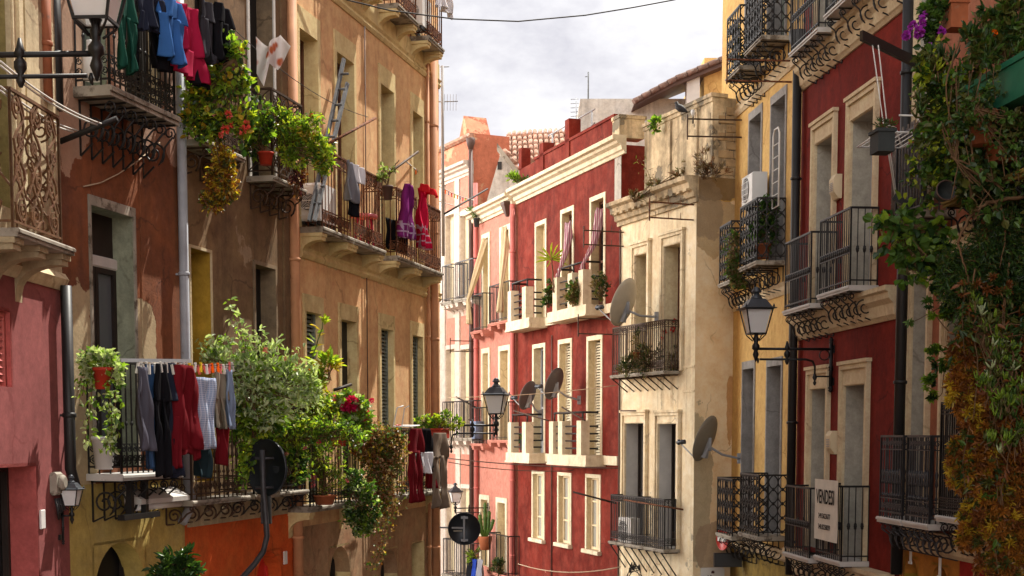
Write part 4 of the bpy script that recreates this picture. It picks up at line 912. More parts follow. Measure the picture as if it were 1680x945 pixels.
for zf in (f1, f2, f0):
    for pl, pr in ((722, 740), (744, 775)):
        H.balcony(F5.x(pl, 500, .4), F5.x(pr, 500, .4), zf, .4, h=1.0, t=.09, rail='bars', slab='marble', iron='iron_grey', br='corbel', nb=3, hb=.4, brm='t_white5', step=.12)
H.part(MB().prism_y([(-1.7, zt), (-.9, zt), (-1.3, zt + .75)], .3, 1.0), 'chimney', M['w_orange5'])
H.pipe(773, 245, 945, .06, 'pipe_brown', .12, funnel=True)
# ------------------------------------------------------------------ pink house
H = House(F6, 'rose_house', 'rose pink house with long cream curtains hanging out of its upper windows')
xl = F6.x(779, 712); zc = F6.z(843, 322)
f1 = F6.z(836, 524, .3); f2 = F6.z(834, 722, .3); f0 = F6.z(836, 940)
for (pl, pr, pt, zf) in ((790, 803, 380, f1), (819, 837, 366, f1), (789, 803, 570, f2), (817, 836, 565, f2), (786, 802, 813, f0), (813, 831, 818, f0)):
    H.win(pl, pr, pt, z0=zf, fr=.13, frame='t_cream7', depth=.2, reveal='t_cream', fill='solid', name='balcony_door', wood='cream_paint', proud=.03)
H.wall(xl, 0, 0, zc, 'w_pink6', 'wall', D=7)
H.cornice(xl - .1, -.02, zc - .3, CORN, 't_cream7')
for zf in (f1, f2):
    H.balcony(F6.x(771, 500, .35), F6.x(790, 500, .35), zf - .1, .35, h=.95, rail='bars', iron='iron_black', slab='w_pink6', br='corbel', nb=2, hb=.25, brm='w_pink6', t=.07)
    H.balcony(F6.x(799, 500, .35), F6.x(832, 500, .35), zf, .35, h=.95, rail='bars', iron='iron_black', slab='w_pink6', br='corbel', nb=3, hb=.25, brm='w_pink6', t=.07)
H.balcony(F6.x(799, 930, .35), F6.x(832, 930, .35), f0, .35, h=1.0, rail='bars', iron='iron_black', slab='w_pink6', t=.07)
H.pipe(781, 300, 945, .06, 'pipe_pink', .08); H.pipe(841, 335, 945, .07, 'pipe_pink', .09)
mb = MB().lathe([(.05, 0), (.1, .1), (.19, .3), (.2, .36), (.12, .36)], (F6.x(841, 345), -.14, F6.z(841, 356)), 4, 0, False, True); H.part(mb, 'gutter_hopper', M['pipe_brown'])
# ------------------------------------------------------------------ crimson house
H = House(F7, 'crimson_house', 'crimson house with cream masonry balconies and stepped roof parapet')
xl = F7.x(850, 712); zc = F7.z(1022, 236); zt = F7.z(1023, 184); D7 = .3
f1 = F7.z(863, 524, D7); f2 = F7.z(863, 743, D7)
for (pl, pr, pt, zf, fi, wd, gl_) in ((877, 896, 358, f1, 'sash', 'cream_paint', 'glass_pale'), (919, 941, 336, f1, 'door', 'wood_brown', 'glass_dark'), (967, 993, 314, f1, 'door', 'wood_brown', 'glass_dark'),
                            (873, 894, 562, f2, 'door', 'grey_paint', 'glass_grey'), (915, 938, 554, f2, 'slats', 'slat_cream', 'glass_dark'), (962, 988, 548, f2, 'slats', 'slat_cream', 'glass_dark')):
    H.win(pl, pr, pt, z0=zf, fr=.1, frame='t_cream7', depth=.2, reveal='t_cream', fill=fi, name='balcony_door', wood=wd, glass=gl_, proud=.02)
for pl, pr, pt, pb_ in ((872, 893, 773, 886), (914, 937, 776, 894), (960, 985, 779, 905)):
    H.win(pl, pr, pt, pb_, fr=.08, frame='t_cream7', depth=.13, reveal='t_cream', fill='sash', name='window', wood='cream_paint', glass='glass_pale', proud=.02, sill='t_cream7')
H.wall(xl, 0, 0, zc, 'w_crimson7', 'wall', D=7)
H.cornice(xl - .05, .25, zc - .22, CORN, 't_cream7')
H.part(MB().box(-.33, .0, -.012, -.001, zc - 1.5, zc - .22), 'end_strip', M['w_concrete'])
# roof parapet: red front, stone end pier, stepped posts and a tube handrail
mb = MB(); mb.box(xl + 1.2, -.35, .0, .22, zc + .14, zt); mb.box(xl + 1.2, -.35, -.03, .25, zt, zt + .06)
for pa, zz in ((890, .3), (932, .5)): xx = F7.x(pa, 270); mb.box(xx - .13, xx + .13, -.03, .25, zc + .14, zt + zz)
H.part(mb, 'parapet', M['w_crimson7'])
mb = MB(); mb.box(xl + .1, xl + 1.2, 0, .2, zc + .14, zc + .6); mb.box(xl + .1, xl + .3, -.02, .22, zc + .6, zc + 1.1); H.part(mb, 'parapet', M['w_crimson7'])
mb = MB(); mb.box(-.35, .02, -.06, .5, zc + .14, zt - .1); mb.box(-.37, .04, -.08, .54, zt - .1, zt - .03); H.part(mb, 'end_pier', M['w_old8'])
mb = MB()
for pa in (868, 903, 930): xx = F7.x(pa, 260); mb.tube([(xx, .6, zt - .4), (xx, .6, zt + .75)], .02, 5)
for dz in (.75, .45, .2): mb.tube([(F7.x(862, 250), .6, zt + dz - .5 * (dz < .7)), (F7.x(935, 230), .6, zt + dz)], .018, 5)
H.part(mb, 'handrail', M['grey_paint'])
H.part(MB().box(F7.x(862, 280), F7.x(886, 280), .9, 1.1, zc, zt + .35).box(F7.x(897, 260), F7.x(904, 260), .9, 1.1, zc, zt + .55), 'terrace_wall', M['t_cream7'])
def masonry(H, x0, x1, z, d, piers, name='balcony'):
    F = H.F; b = MB(); b.box(x0, x1, -d, -.001, z - .2, z - .001); b.box(x0 - .02, x1 + .02, -d - .02, -.001, z - .24, z - .2)
    B = H.part(b, name, M['t_cream7'])
    for px_ in piers:
        MB().box(px_ - .13, px_ + .13, -d + .002, -d + .2, z, z + .74).build('pier', M['t_cream7'], B)
    r_ = MB()
    for i in range(len(piers) - 1):
        for k in range(4): r_.tube([(piers[i] + .13, -d + .09, z + .14 + .16 * k), (piers[i + 1] - .13, -d + .09, z + .14 + .16 * k)], .02, 5)
    for k in range(4): r_.tube([(piers[-1], -d + .2, z + .14 + .16 * k), (piers[-1], 0, z + .14 + .16 * k)], .02, 5)
    for k in range(4): r_.tube([(piers[0], -d + .2, z + .14 + .16 * k), (piers[0], 0, z + .14 + .16 * k)], .02, 5)
    r_.tube([(piers[0], 0, z + .92), (piers[0], -d + .08, z + .92), (piers[-1], -d + .08, z + .92), (piers[-1], 0, z + .92)], .024, 5)
    for px_ in piers: r_.tube([(px_, -d + .09, z + .74), (px_, -d + .09, z + .92)], .02, 5)
    r_.build('railing', M['iron_black'], B); return B
for zf, pa, pb_, py in ((f1, (845, 869), (920, 945, 963), 505), (f2, (845, 869), (914, 929, 960), 720)):
    masonry(H, F7.x(839, py, D7), F7.x(878, py, D7), zf, D7 + .15, [F7.x(p, py, D7) for p in pa])
    masonry(H, F7.x(908, py, D7), F7.x(972, py, D7), zf, D7 + .15, [F7.x(p, py, D7) for p in pb_])
    H.part(MB().box(xl, -.02, -.06, -.001, zf - .2, zf - .01), 'string_course', M['t_cream7'])
H.pipe(905, 550, 945, .015, 'pipe_brown', .03, 'conduit', False)
# ------------------------------------------------------------------ cream house
H = House(F8, 'cream_house', 'weathered cream house with crumbling attic and two tall doors on each floor')
xl = F8.x(1017, 712); zc = F8.z(1137, 296); zt = F8.z(1173, 157, -.3)
f1 = F8.z(1088, 608, .35); f2 = F8.z(1088, 902, .35)
for (pl, pr, pt, zf, wd, rv_) in ((1037, 1066, 395, f1, 'wood_brown', 't_cream'), (1085, 1122, 377, f1, 'wood_brown', 't_cream'), (1021, 1061, 676, f2, 'wood_dark', 'marble_white'), (1075, 1115, 676, f2, 'wood_dark', 'marble_white')):
    H.win(pl, pr, pt, z0=zf, fr=.13, head=.22, frame='w_cream8', depth=.3, reveal=rv_, fill='door', name='balcony_door', wood=wd, glass='glass_grey', proud=.035, mould=True)
H.wall(xl, 0, 0, zc, 'w_cream8', 'wall', D=4.5)
H.cornice(xl - .1, .06, zc - .42, [(.05, 0), (.05, .08), (.1, .1), (.12, .2), (.2, .24), (.22, .34), (.3, .38), (.31, .45), (.26, .47)], 'w_old8')
for i in range(12): xx = xl + (0 - xl) * (i + .5) / 12; H.part(MB().box(xx - .06, xx + .06, -.2, -.1, zc - .22, zc - .17), 'cornice_block', M['w_old8'])
H.part(MB().box(xl + .45, .0, .3, 4.4, zc + .05, zt), 'attic_wall', M['w_old8']); H.part(MB().box(xl + .4, .03, .25, .6, zt + .001, zt + .07).box(xl + .42, .02, .275, .299, zt - .08, zt), 'attic_coping', M['w_old8'])
for px in (1075, 1118): xx = F8.x(px, 260); H.part(MB().box(xx - .1, xx + .1, .26, .3, zc + .06, zt - .1), 'attic_pilaster', M['w_old8'])
for zz in (F8.z(1130, 600), F8.z(1130, 640)): H.part(MB().box(F8.x(1122, 600), -.01, -.03, -.001, zz - .04, zz), 'ledge', M['w_cream8'])
H.part(MB().box(F8.x(1122, 600), .0, -.015, -.001, 0, zc - .45), 'corner_pilaster', M['w_cream8'])
sw = MB(); sw.box(-.01, 3.6, -.004, .0, 0, zc + .05); o = sw.build('side_wall', M['w_side8'], H.root, (0.002, 0, 0), R(90))
sw = MB()
g = random.Random(3)
for j in range(8):
    for i in range(5):
        a_ = .12 + i * .33 + (.16 if j % 2 else 0); sw.bev(a_, a_ + .31, -.02, -.004, zc + .1 + j * (zt - zc - .25) / 8, zc + .08 + (j + 1) * (zt - zc - .25) / 8, .006)
sw.build('stone_quoins', M['brick'], H.root, (0.004, .3, 0), R(90))
kw = dict(d=.36, t=.06, h=.95, slab='marble', iron='iron_brown', br='strut', nb=8, hb=.28, rail='band', step=.085)
H.balcony(F8.x(1000, 615, .36), F8.x(1088, 612, .36), f1, mid=F8.x(1038, 612, .36), **kw)
kw['hb'] = .5; kw['iron'] = 'iron_black'
H.balcony(F8.x(997, 900, .36), F8.x(1088, 905, .36), f2, mid=F8.x(1040, 900, .36), **kw)
H.part(MB().tube([(F8.x(1017, 700) + .03, -.03, 0), (F8.x(1017, 700) + .03, -.03, zc - .5)], .02, 6), 'conduit', M['pipe_brown'])
# ------------------------------------------------------------------ yellow house
H = House(F9, 'yellow_house', 'narrow yellow house with grey doors and black wrought iron balconies')
xl = -5.2; d9 = .5
fa = F9.z(1241, 64, d9); fb = F9.z(1239, 427, d9); fc = F9.z(1240, 880, d9)
for (pl, pr, pt, zf) in ((1228, 1250, 168, fb), (1264, 1290, 138, fb), (1217, 1238, 590, fc), (1257, 1283, 584, fc)):
    H.win(pl, pr, pt, z0=zf, fr=.06, head=.14, frame='t_grey9', depth=.25, reveal='t_grey9', fill='door', name='balcony_door', wood='grey_paint', glass='glass_grey', proud=.02)
H.opening(F9.x(1225, 30), F9.x(1248, 30), fa, fa + 2.5, .25, 't_grey9', 'door', frame='t_grey9', fr=.06, name='balcony_door', wood='grey_paint'); H.opening(F9.x(1262, 20), F9.x(1290, 20), fa, fa + 2.5, .25, 't_grey9', 'door', frame='t_grey9', fr=.06, name='balcony_door', wood='slat_green')
zk = fc - .32
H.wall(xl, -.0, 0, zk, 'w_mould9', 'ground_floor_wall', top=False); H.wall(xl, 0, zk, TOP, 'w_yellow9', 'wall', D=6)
for zz in (zk, zk - 1.0): H.cornice(xl, -.01, zz - .1, [(.03, 0), (.08, .05), (.05, .1), (.1, .16), (.1, .2)], 't_cream10', 'string_course')
for zf in (fa, fb): H.cornice(xl, -.01, zf - .55, [(.02, 0), (.05, .06), (.03, .14), (.06, .2)], 't_cream10', 'string_course')
for zf, q in ((fa, ((1190, 1212), (1220, 1248))), (fb, ((1178, 1198), (1211, 1240))), (fc, ((1174, 1200), (1211, 1243)))):
    for i, (pl, pr) in enumerate(q):
        py = 400
        xa = F9.x(pl, {fa: 60, fb: 400, fc: 830}[zf], d9); xb = F9.x(pr, {fa: 60, fb: 400, fc: 830}[zf], d9)
        H.balcony(xa, xb, zf - (.0 if i else .12), d9, h=1.0, t=.07, rail='heart', slab='marble', iron='iron_black', br='scroll', nb=4, hb=.42, inset=.03)
# ------------------------------------------------------------------ dark red house
H = House(F10, 'dark_red_house', 'dark red house with cream moulded door surrounds and plain black railings')
xe = F10.x(1474, 712); d10 = .42
fb = F10.z(1383, 470, d10); fc = F10.z(1374, 921, d10); fa = F10.z(1336, 38, d10)
for (pl, pr, pt, zf) in ((1334, 1372, 182, fb), (1392, 1441, 133, fb), (1325.5, 1361, 603, fc), (1380, 1426, 593, fc)):
    H.win(pl, pr, pt, z0=zf, fr=.15, head=.3, frame='t_cream10', depth=.3, reveal='t_grey10', fill='door', name='balcony_door', wood='grey_paint', glass='glass_grey', proud=.03, mould=True)
for (pl, pr) in ((1345, 1378), (1402, 1446)):
    H.opening(F10.x(pl, 20), F10.x(pr, 20), fa, fa + 2.7, .3, 't_grey10', 'door', frame='t_cream10', fr=.15, mould=True, name='balcony_door', wood='grey_paint')
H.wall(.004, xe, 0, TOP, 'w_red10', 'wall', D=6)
for zf in (fa, fb, fc): H.cornice(.02, xe - .02, zf - .5, [(.03, 0), (.06, .04), (.08, .06), (.1, .2), (.16, .26), (.17, .34), (.21, .36), (.21, .42)], 't_cream10', 'string_course')
for zf, q, py in ((fa, ((1294, 1340), (1350, 1440)), 40), (fb, ((1284, 1328), (1340, 1392)), 420), (fc, ((1284, 1326), (1335, 1378)), 850)):
    for i, (pl, pr) in enumerate(q):
        H.balcony(F10.x(pl, py, d10), F10.x(pr, py, d10), zf - (.0 if i else .08), d10, h=1.02, t=.07, rail='knot', slab='marble_white', iron='iron_black', br='scroll', nb=5, hb=.4, inset=.04, step=.085, r=.008)
H.pipe(1302, 90, 945, .07, 'pipe_black', .1, funnel=True); H.pipe(1481, -60, 945, .075, 'pipe_black', .1)
# ------------------------------------------------------------------ right-hand peach house under the plants
H = House(F11, 'apricot_house', 'apricot house behind hanging plants on the right with white door surrounds')
d11 = .42
fb = F11.z(1490, 352, d11); fc = F11.z(1519, 860, d11)
H.opening(F11.x(1497, 600), F11.x(1522, 600), fc, F11.z(1520, 452), .28, 't_grey10', 'door', frame='t_cream10', fr=.12, head=.25, mould=True, name='balcony_door', wood='grey_paint')
H.opening(F11.x(1556, 600), F11.x(1590, 600), fc, F11.z(1590, 410), .28, 't_grey10', 'door', frame='t_cream10', fr=.14, head=.25, mould=True, name='balcony_door', wood='grey_paint')
H.opening(F11.x(1511, 50), F11.x(1532, 50), fb, F11.z(1530, -80), .28, 't_grey10', 'door', frame='t_cream10', fr=.12, head=.25, mould=True, name='balcony_door', wood='grey_paint')
for pl, pr, pt in ((1484, 1505, 918), (1528, 1556, 932)): H.opening(F11.x(pl, 940), F11.x(pr, 940), 0, F11.z(pr, pt), .3, 't_ochre', 'plain', name='archway', glass='black', wood='wood_dark', arch=True)
zo = fc - .3; xm = F11.x(1575, 900)
H.wall(.004, xm, 0, zo, 'w_orange11', 'ground_floor_wall', top=False); H.wall(xm, 19, 0, zo, 'w_red11', 'ground_floor_wall', top=False); H.wall(.004, 19, zo, TOP, 'w_peach11', 'wall')
for px, py in ((1495, 903), (1543, 925)): x_, z_q = F11.h(px, py); H.part(MB().box(x_ - .03, x_ + .03, -.012, -.001, z_q - .14, z_q + .14).box(x_ - .045, x_ + .045, -.02, -.001, z_q - .17, z_q - .14), 'slit_vent', M['plastic_white'])
H.cornice(.02, 18, fc - .42, [(.02, 0), (.06, .05), (.04, .2), (.1, .28)], 't_cream10', 'string_course')
for pl, pr in ((1438, 1478), (1481, 1523)):
    H.balcony(F11.x(pl, 780, d11), F11.x(pr, 780, d11), fc, d11, h=1.0, t=.07, rail='belly', slab='marble_white', iron='iron_grey', br='scroll', nb=4, hb=.36, inset=.04, step=.08)
H.balcony(F11.x(1535, 760, d11), F11.x(1590, 760, d11), fc + .12, d11, h=1.25, t=.07, rail='band', slab='marble_white', iron='iron_black', br='scroll', nb=4, hb=.4, inset=.04, step=.06)
H.balcony(F11.x(1462, 290, d11), F11.x(1512, 290, d11), fb, d11, h=1.0, t=.08, rail='bars', slab='marble', iron='iron_grey', br='scroll', nb=4, hb=.36, step=.1)
H.balcony(F11.x(1545, 290, d11), F11.x(1700, 290, d11), fb, d11, h=1.1, t=.08, rail='bars', slab='w_mould9', iron='iron_black', br='scroll', nb=6, hb=.36, step=.12)
# ------------------------------------------------------------------ roofs behind
Ya = 37.0
t = empty('concrete_rooftop', P(945, 232, Ya), 0, 'grey concrete rooftop block with tiled lean-to and pale pillar above the cream house', 'house')
def L_(px, py, Y): return P(px, py, Y) - t.location
a = L_(952, 162, Ya); b = L_(1195, 162, Ya); c = L_(942, 240, Ya)
mb = MB(); mb.prism_y([(c.x, -6), (b.x, -6), (b.x, a.z), (a.x, a.z), (c.x, c.z)], 0, 8); mb.build('wall', M['w_concrete'], t)
a = L_(1127, 118, Ya - .6); b = L_(1147, 240, Ya - .6); MB().box(a.x, b.x, -.6, -.25, b.z, a.z).build('pillar', M['marble_white'], t)
a = L_(1153, 100, Ya); b = L_(1230, 240, Ya); MB().box(a.x, b.x, -.3, 4, b.z, a.z).build('terrace_wall', M['w_yellow9'], t)
mb = MB(); q0 = L_(1040, 166, Ya - .8); q1 = L_(1110, 128, Ya - .8); q2 = L_(1215, 84, Ya - .8); e = .1
mb.prism_y([(q0.x, q0.z - e), (q1.x, q1.z - e * 1.6), (q2.x, q2.z - e * 1.8), (q2.x, q2.z - .06), (q1.x, q1.z - .06), (q0.x, q0.z - .06)], -.75, .6)
mb.build('lean_to_roof', M['pipe_brown'], t)
mb = MB()
for s0, s1, n_ in ((q0, q1, 5), (q1, q2, 6)):
    for i in range(n_):
        u = s0 + (s1 - s0) * (i / n_); v = s0 + (s1 - s0) * ((i + .96) / n_)
        mb.tube([u, v], [.075, .062], 9); mb.tube([u + Vector((0, .25, .02)), v + Vector((0, .25, .02))], [.075, .062], 9)
mb.build('roof_tiles', M['tile_dark'], t)
YG = 37.4
g0 = P(815, 300, YG)
t = empty('tiled_roof_house', g0, 0, 'grey gabled attic with pantiled roof behind the crimson parapet', 'house')
def L_(px, py, Y): return P(px, py, Y) - t.location
a, b, c = L_(797, 335, YG), L_(823, 246, YG), L_(858, 306, YG)
MB().prism_y([(a.x, a.z), (c.x, a.z), (c.x, c.z), (b.x, b.z)], 0, 3).build('gable_wall', M['w_concrete'], t)
mb = MB(); d_ = Vector((c.x - b.x, 0, c.z - b.z)); mb.prism_y([(b.x - .12, b.z), (c.x + .1, c.z - .05), (c.x + .1, c.z + .12), (b.x - .12, b.z + .16)], -.12, .15); mb.build('verge', M['marble'], t)
x_, z_q = L_(820, 272, YG).x, L_(820, 272, YG).z; MB().box(x_ - .06, x_ + .05, -.02, .02, z_q - .1, z_q + .1).build('vent_opening', M['black'], t)
mb = MB()
def tiles(mb, o, ex, up, nx, ny):
    """pantiles: overlapping half-round rows running up the slope"""
    n = ex.cross(up).normalized(); n = n if n.z > 0 else -n
    mb.quad(o - n * .03, o + ex - n * .03, o + ex + up - n * .03, o + up - n * .03)
    for i in range(nx):
        for j in range(ny):
            p0 = o + ex * ((i + .5) / nx) + up * (j / ny); p1 = o + ex * ((i + .5 + rnd.gauss(.12, .05)) / nx) + up * ((j + 1.15) / ny) + n * rnd.gauss(0, .012); r = ex.length / nx * (.5 + rnd.gauss(0, .03))
            mb.tube([p0 + n * .03, p1], [r, r * .8], 7, 0)
o = L_(830, 268, 40.2); tiles(mb, o, L_(940, 262, 40.2) - o, L_(832, 219, 43.5) - L_(832, 268, 40.2), 12, 6)
o = L_(862, 306, YG + .2); tiles(mb, o, Vector((0, 2.4, 0)), L_(826, 247, YG + .2) - L_(862, 306, YG + .2), 8, 5)
mb.build('roof_tiles', M['tile_roof'], t)
# houses further round the bend, seen between the facades
for i, (x_, y_, w_, d_, h_, m_, nm) in enumerate(((-12, 40, 9, 9, 14, 'w_far5', 'ochre block of houses closing the street beyond the peach house'),)):
    t = empty('far_house', (x_, y_, 0), 0, nm, 'house'); MB().box(-w_ / 2, w_ / 2, 0, d_, 0, h_ - 4).build('wall', M[m_], t)
# ------------------------------------------------------------------ things on the facades
def proj(v):
    d = Vector(v) - EYE; f = d.y * math.cos(PITCH) - d.z * math.sin(PITCH); u = d.y * math.sin(PITCH) + d.z * math.cos(PITCH)
    return CX + FPX * d.x / f, CYP - FPX * u / f
def out_to(F, x, z, px):
    lo, hi = 0, 4; s = 1 if proj(F.w(x, 2, z))[0] > proj(F.w(x, 0, z))[0] else -1
    for _ in range(40):
        m_ = (lo + hi) / 2
        if (proj(F.w(x, m_, z))[0] - px) * s < 0: lo = m_
        else: hi = m_
    return lo
def text(s, mat, parent, loc, w_=None, h_=None, name='lettering', bold=0, rot=0, depth=.001):
    cu = bpy.data.curves.new(name, 'FONT'); cu.body = s; cu.size = 1; cu.offset = bold; cu.extrude = depth; cu.align_x = 'CENTER'; cu.resolution_u = 3
    o = bpy.data.objects.new('t', cu); COL.objects.link(o); bpy.context.view_layer.update()
    me = bpy.data.meshes.new_from_object(o.evaluated_get(bpy.context.evaluated_depsgraph_get())); bpy.data.objects.remove(o); bpy.data.curves.remove(cu)
    xs = [v.co.x for v in me.vertices]; ys = [v.co.y for v in me.vertices]
    kx = (w_ / (max(xs) - min(xs))) if w_ else 1; ky = (h_ / (max(ys) - min(ys))) if h_ else kx; y0 = min(ys); xm = (max(xs) + min(xs)) / 2
    for v in me.vertices:
        x, y, z = (v.co.x - xm) * kx, (v.co.y - y0) * ky, v.co.z
        v.co = (x * math.cos(rot) - y * math.sin(rot), -z, x * math.sin(rot) + y * math.cos(rot))
    me.materials.clear(); me.materials.append(M[mat]); q = bpy.data.objects.new(name, me); COL.objects.link(q); q.parent = parent; q.location = loc; return q
def lamp_at(F, pw, py, pl, name, label, sc=1.0, low=True, **k):
    x, z = F.h(pw, py); return lantern(name, label, F, x, z, out_to(F, x, z, pl), sc, low=low, **k)
lamp_at(F10, 1368, 573, 1240, 'street_lamp', 'wrought iron street lamp with grey hood on a bracket arm before the yellow house', .94)
lamp_at(F4, 717, 698, 814, 'street_lamp', 'iron street lamp with frosted lantern in front of the two round dishes', .92)
lamp_at(F6, 803, 833, 747, 'street_lamp', 'small distant street lamp just above the round black sign back', .72)
x_ = (10.75 - F1.o.y) / F1.ax.y; z_ = P(158, 83, 10.6).z
lantern('street_lamp', 'large dark street lamp cut off at the top left corner', F1, x_, z_, out_to(F1, x_, z_, 158), 1.0)
lamp_at(F1, 96, 846, 118, 'wall_lantern', 'small black wall lantern at the corner of the pink house', .42, False)
# satellite dishes
AIM = (-.78, .52, .34)
for (F, mp_, cp_, r, mt, lab) in ((F8, (1078, 516), (1029, 498), .48, 'dish_beige', 'pale beige satellite dish beside the upper doors of the cream house'), (F7, (886, 676), (869, 650), .36, 'dish_grey', 'left of the two brown dishes on the crimson house, lower one'),
                              (F7, (951, 653), (913, 631), .37, 'dish_grey', 'right of the two brown dishes on the crimson house, higher one'), (F9, (1214, 748), (1163, 722), .44, 'dish_olive', 'dark satellite dish on bare cream side wall above the no entry sign')):
    m_ = F.hp(mp_[0], mp_[1], .02); c_ = P(cp_[0], cp_[1], m_.y - .28); dish(lab, m_, c_, AIM, r, mt)
# iron frames for washing lines
def line_frame(F, pw, p1, pys, label, mat='iron_rust', spikes=2, name='washing_line_bracket'):
    x, z = F.h(pw, pys[0]); o = out_to(F, x, z, p1); t = F.w(x, 0, z); mb = MB(); zz = [F.z(pw, py) - z for py in pys]
    for q in zz:
        mb.tube([(0, 0, q), (0, -o, q)], .017, 4)
        for i in range(spikes): y = -o * (.3 + .55 * i / max(1, spikes - 1)); mb.tube([(0, y, q), (0, y, q + .12)], .006, 4)
    if len(zz) > 1: mb.tube([(0, -o + .01, zz[0] + .08), (0, -o + .01, zz[-1] - .06)], .014, 4)
    return tag(mb.build(name, M[mat], None, t, F.ang), label, 'washing bracket', 'iron brackets for washing lines')
for a in ((F9, 1217, 1127, (197, 225), 'rusty two bar bracket in front of the crumbling attic', 'iron_brown', 3), (F8, 1139, 1065, (336, 361), 'rusty two bar bracket below the cornice of the cream house', 'iron_rust', 3),
          (F7, 1023, 957, (381, 404), 'dark two bar bracket beside the striped awnings of the crimson house', 'iron_brown', 1), (F7, 1016, 948, (524, 549), 'dark two bar bracket under the upper masonry balcony near the pale dish', 'iron_brown', 1),
          (F6, 784, 738, (560, 577), 'small two bar bracket on the edge of the rose pink house', 'iron_brown', 1), (F9, 1299, 1192, (100, 134), 'rusty two bar bracket at the top of the yellow house', 'iron_rust', 0)): line_frame(*a)
def rod(a, b, r, mat, label, name='washing_pole', cat='pole', n=5):
    return tag(MB().tube([Vector((0, 0, 0)), Vector(b) - Vector(a)], r, n).build(name, M[mat], None, a), label, cat)
rod(F4.hp(535, 238, .25), P(616, 194, F4.hp(560, 240).y), .022, 'iron_rust', 'brown wooden pole jutting out in front of the ladder')
rod(F4.hp(630, 290, .3), P(686, 249, F4.hp(640, 290).y), .02, 'iron_brown', 'brown wooden pole jutting out above the purple scarf')
rod(F4.hp(729, 351, .36), P(800, 310, 27.5), .018, 'wood_dark', 'dark pole reaching from the peach balcony end towards the rose house')
rod(F2.hp(98, 232, .1), P(192, 194, F2.hp(130, 210).y - .6), .03, 'iron_black', 'black pole holding white washing ropes below the upper left balcony')
rod(F4.hp(548, 640, .2), P(576, 631, F4.hp(550, 640).y - .2), .025, 'wood_dark', 'short dark pole above the magenta geraniums')
rod(F3.hp(380, 640, .3), P(412, 628, F3.hp(390, 640).y - .3), .04, 'wood_dark', 'thick dark pole stuck through the silvery bush')
rod(F7.hp(1012, 826, .1), P(940, 807, F7.hp(1000, 826).y - .6), .02, 'wood_dark', 'dark pole crossing the last ground window of the crimson house')
rod(F8.hp(1024, 820, .4), F8.hp(1120, 836, .4), .018, 'iron_rust', 'rusty pole lying along the lower balcony of the cream house')
rod(F7.hp(900, 690, .5), P(843, 674, F7.hp(880, 690).y - .4), .018, 'iron_brown', 'thin rusty pole at the left lower masonry balcony')
rod(F7.hp(960, 690, .5), P(922, 668, F7.hp(950, 690).y - .4), .018, 'iron_brown', 'thin rusty pole at the right lower masonry balcony')
rod(F6.hp(784, 670, .1), P(748, 651, F6.hp(780, 670).y - .3), .022, 'wood_dark', 'short dark pole beside the middle street lamp')
# beams and ropes on the right
Yb = F11.hp(1520, 110).y
a = F11.hp(1522, 112, 0); b = P(1413, 58, Yb - .4); mb = MB(); d_ = (b - a); s_ = Vector((0, 0, 1)).cross(d_).normalized() * .03; u_ = Vector((0, 0, .055))
q = [a - s_ - u_, a + s_ - u_, a + s_ + u_, a - s_ + u_]; mb.add([v - a for v in q] + [v + d_ - a for v in q], [(3, 2, 1, 0), (4, 5, 6, 7), (0, 1, 5, 4), (1, 2, 6, 5), (2, 3, 7, 6), (3, 0, 4, 7)])
tag(mb.build('washing_beam', M['plastic_black'], None, a), 'thick black beam sticking out in front of the dark red house', 'beam')
rod(F11.hp(1530, 362, .1), P(1466, 322, Yb - .5), .05, 'plastic_black', 'short black beam above the fig leaves at right', 'washing_beam', 'beam', 4)
for dx, lab in ((0, 'outer white rope hanging from the black beam'), (10, 'inner white rope hanging from the black beam')):
    cable('washing_rope', lab, 'rope', [P(1431 + dx, 70 + dx * .4, Yb - .35), P(1449 + dx * .6, 200, Yb - .4), P(1456 + dx * .3, 240, Yb - .4), P(1469 + dx * .2, 322, Yb - .4)], .008, 'rope_white')
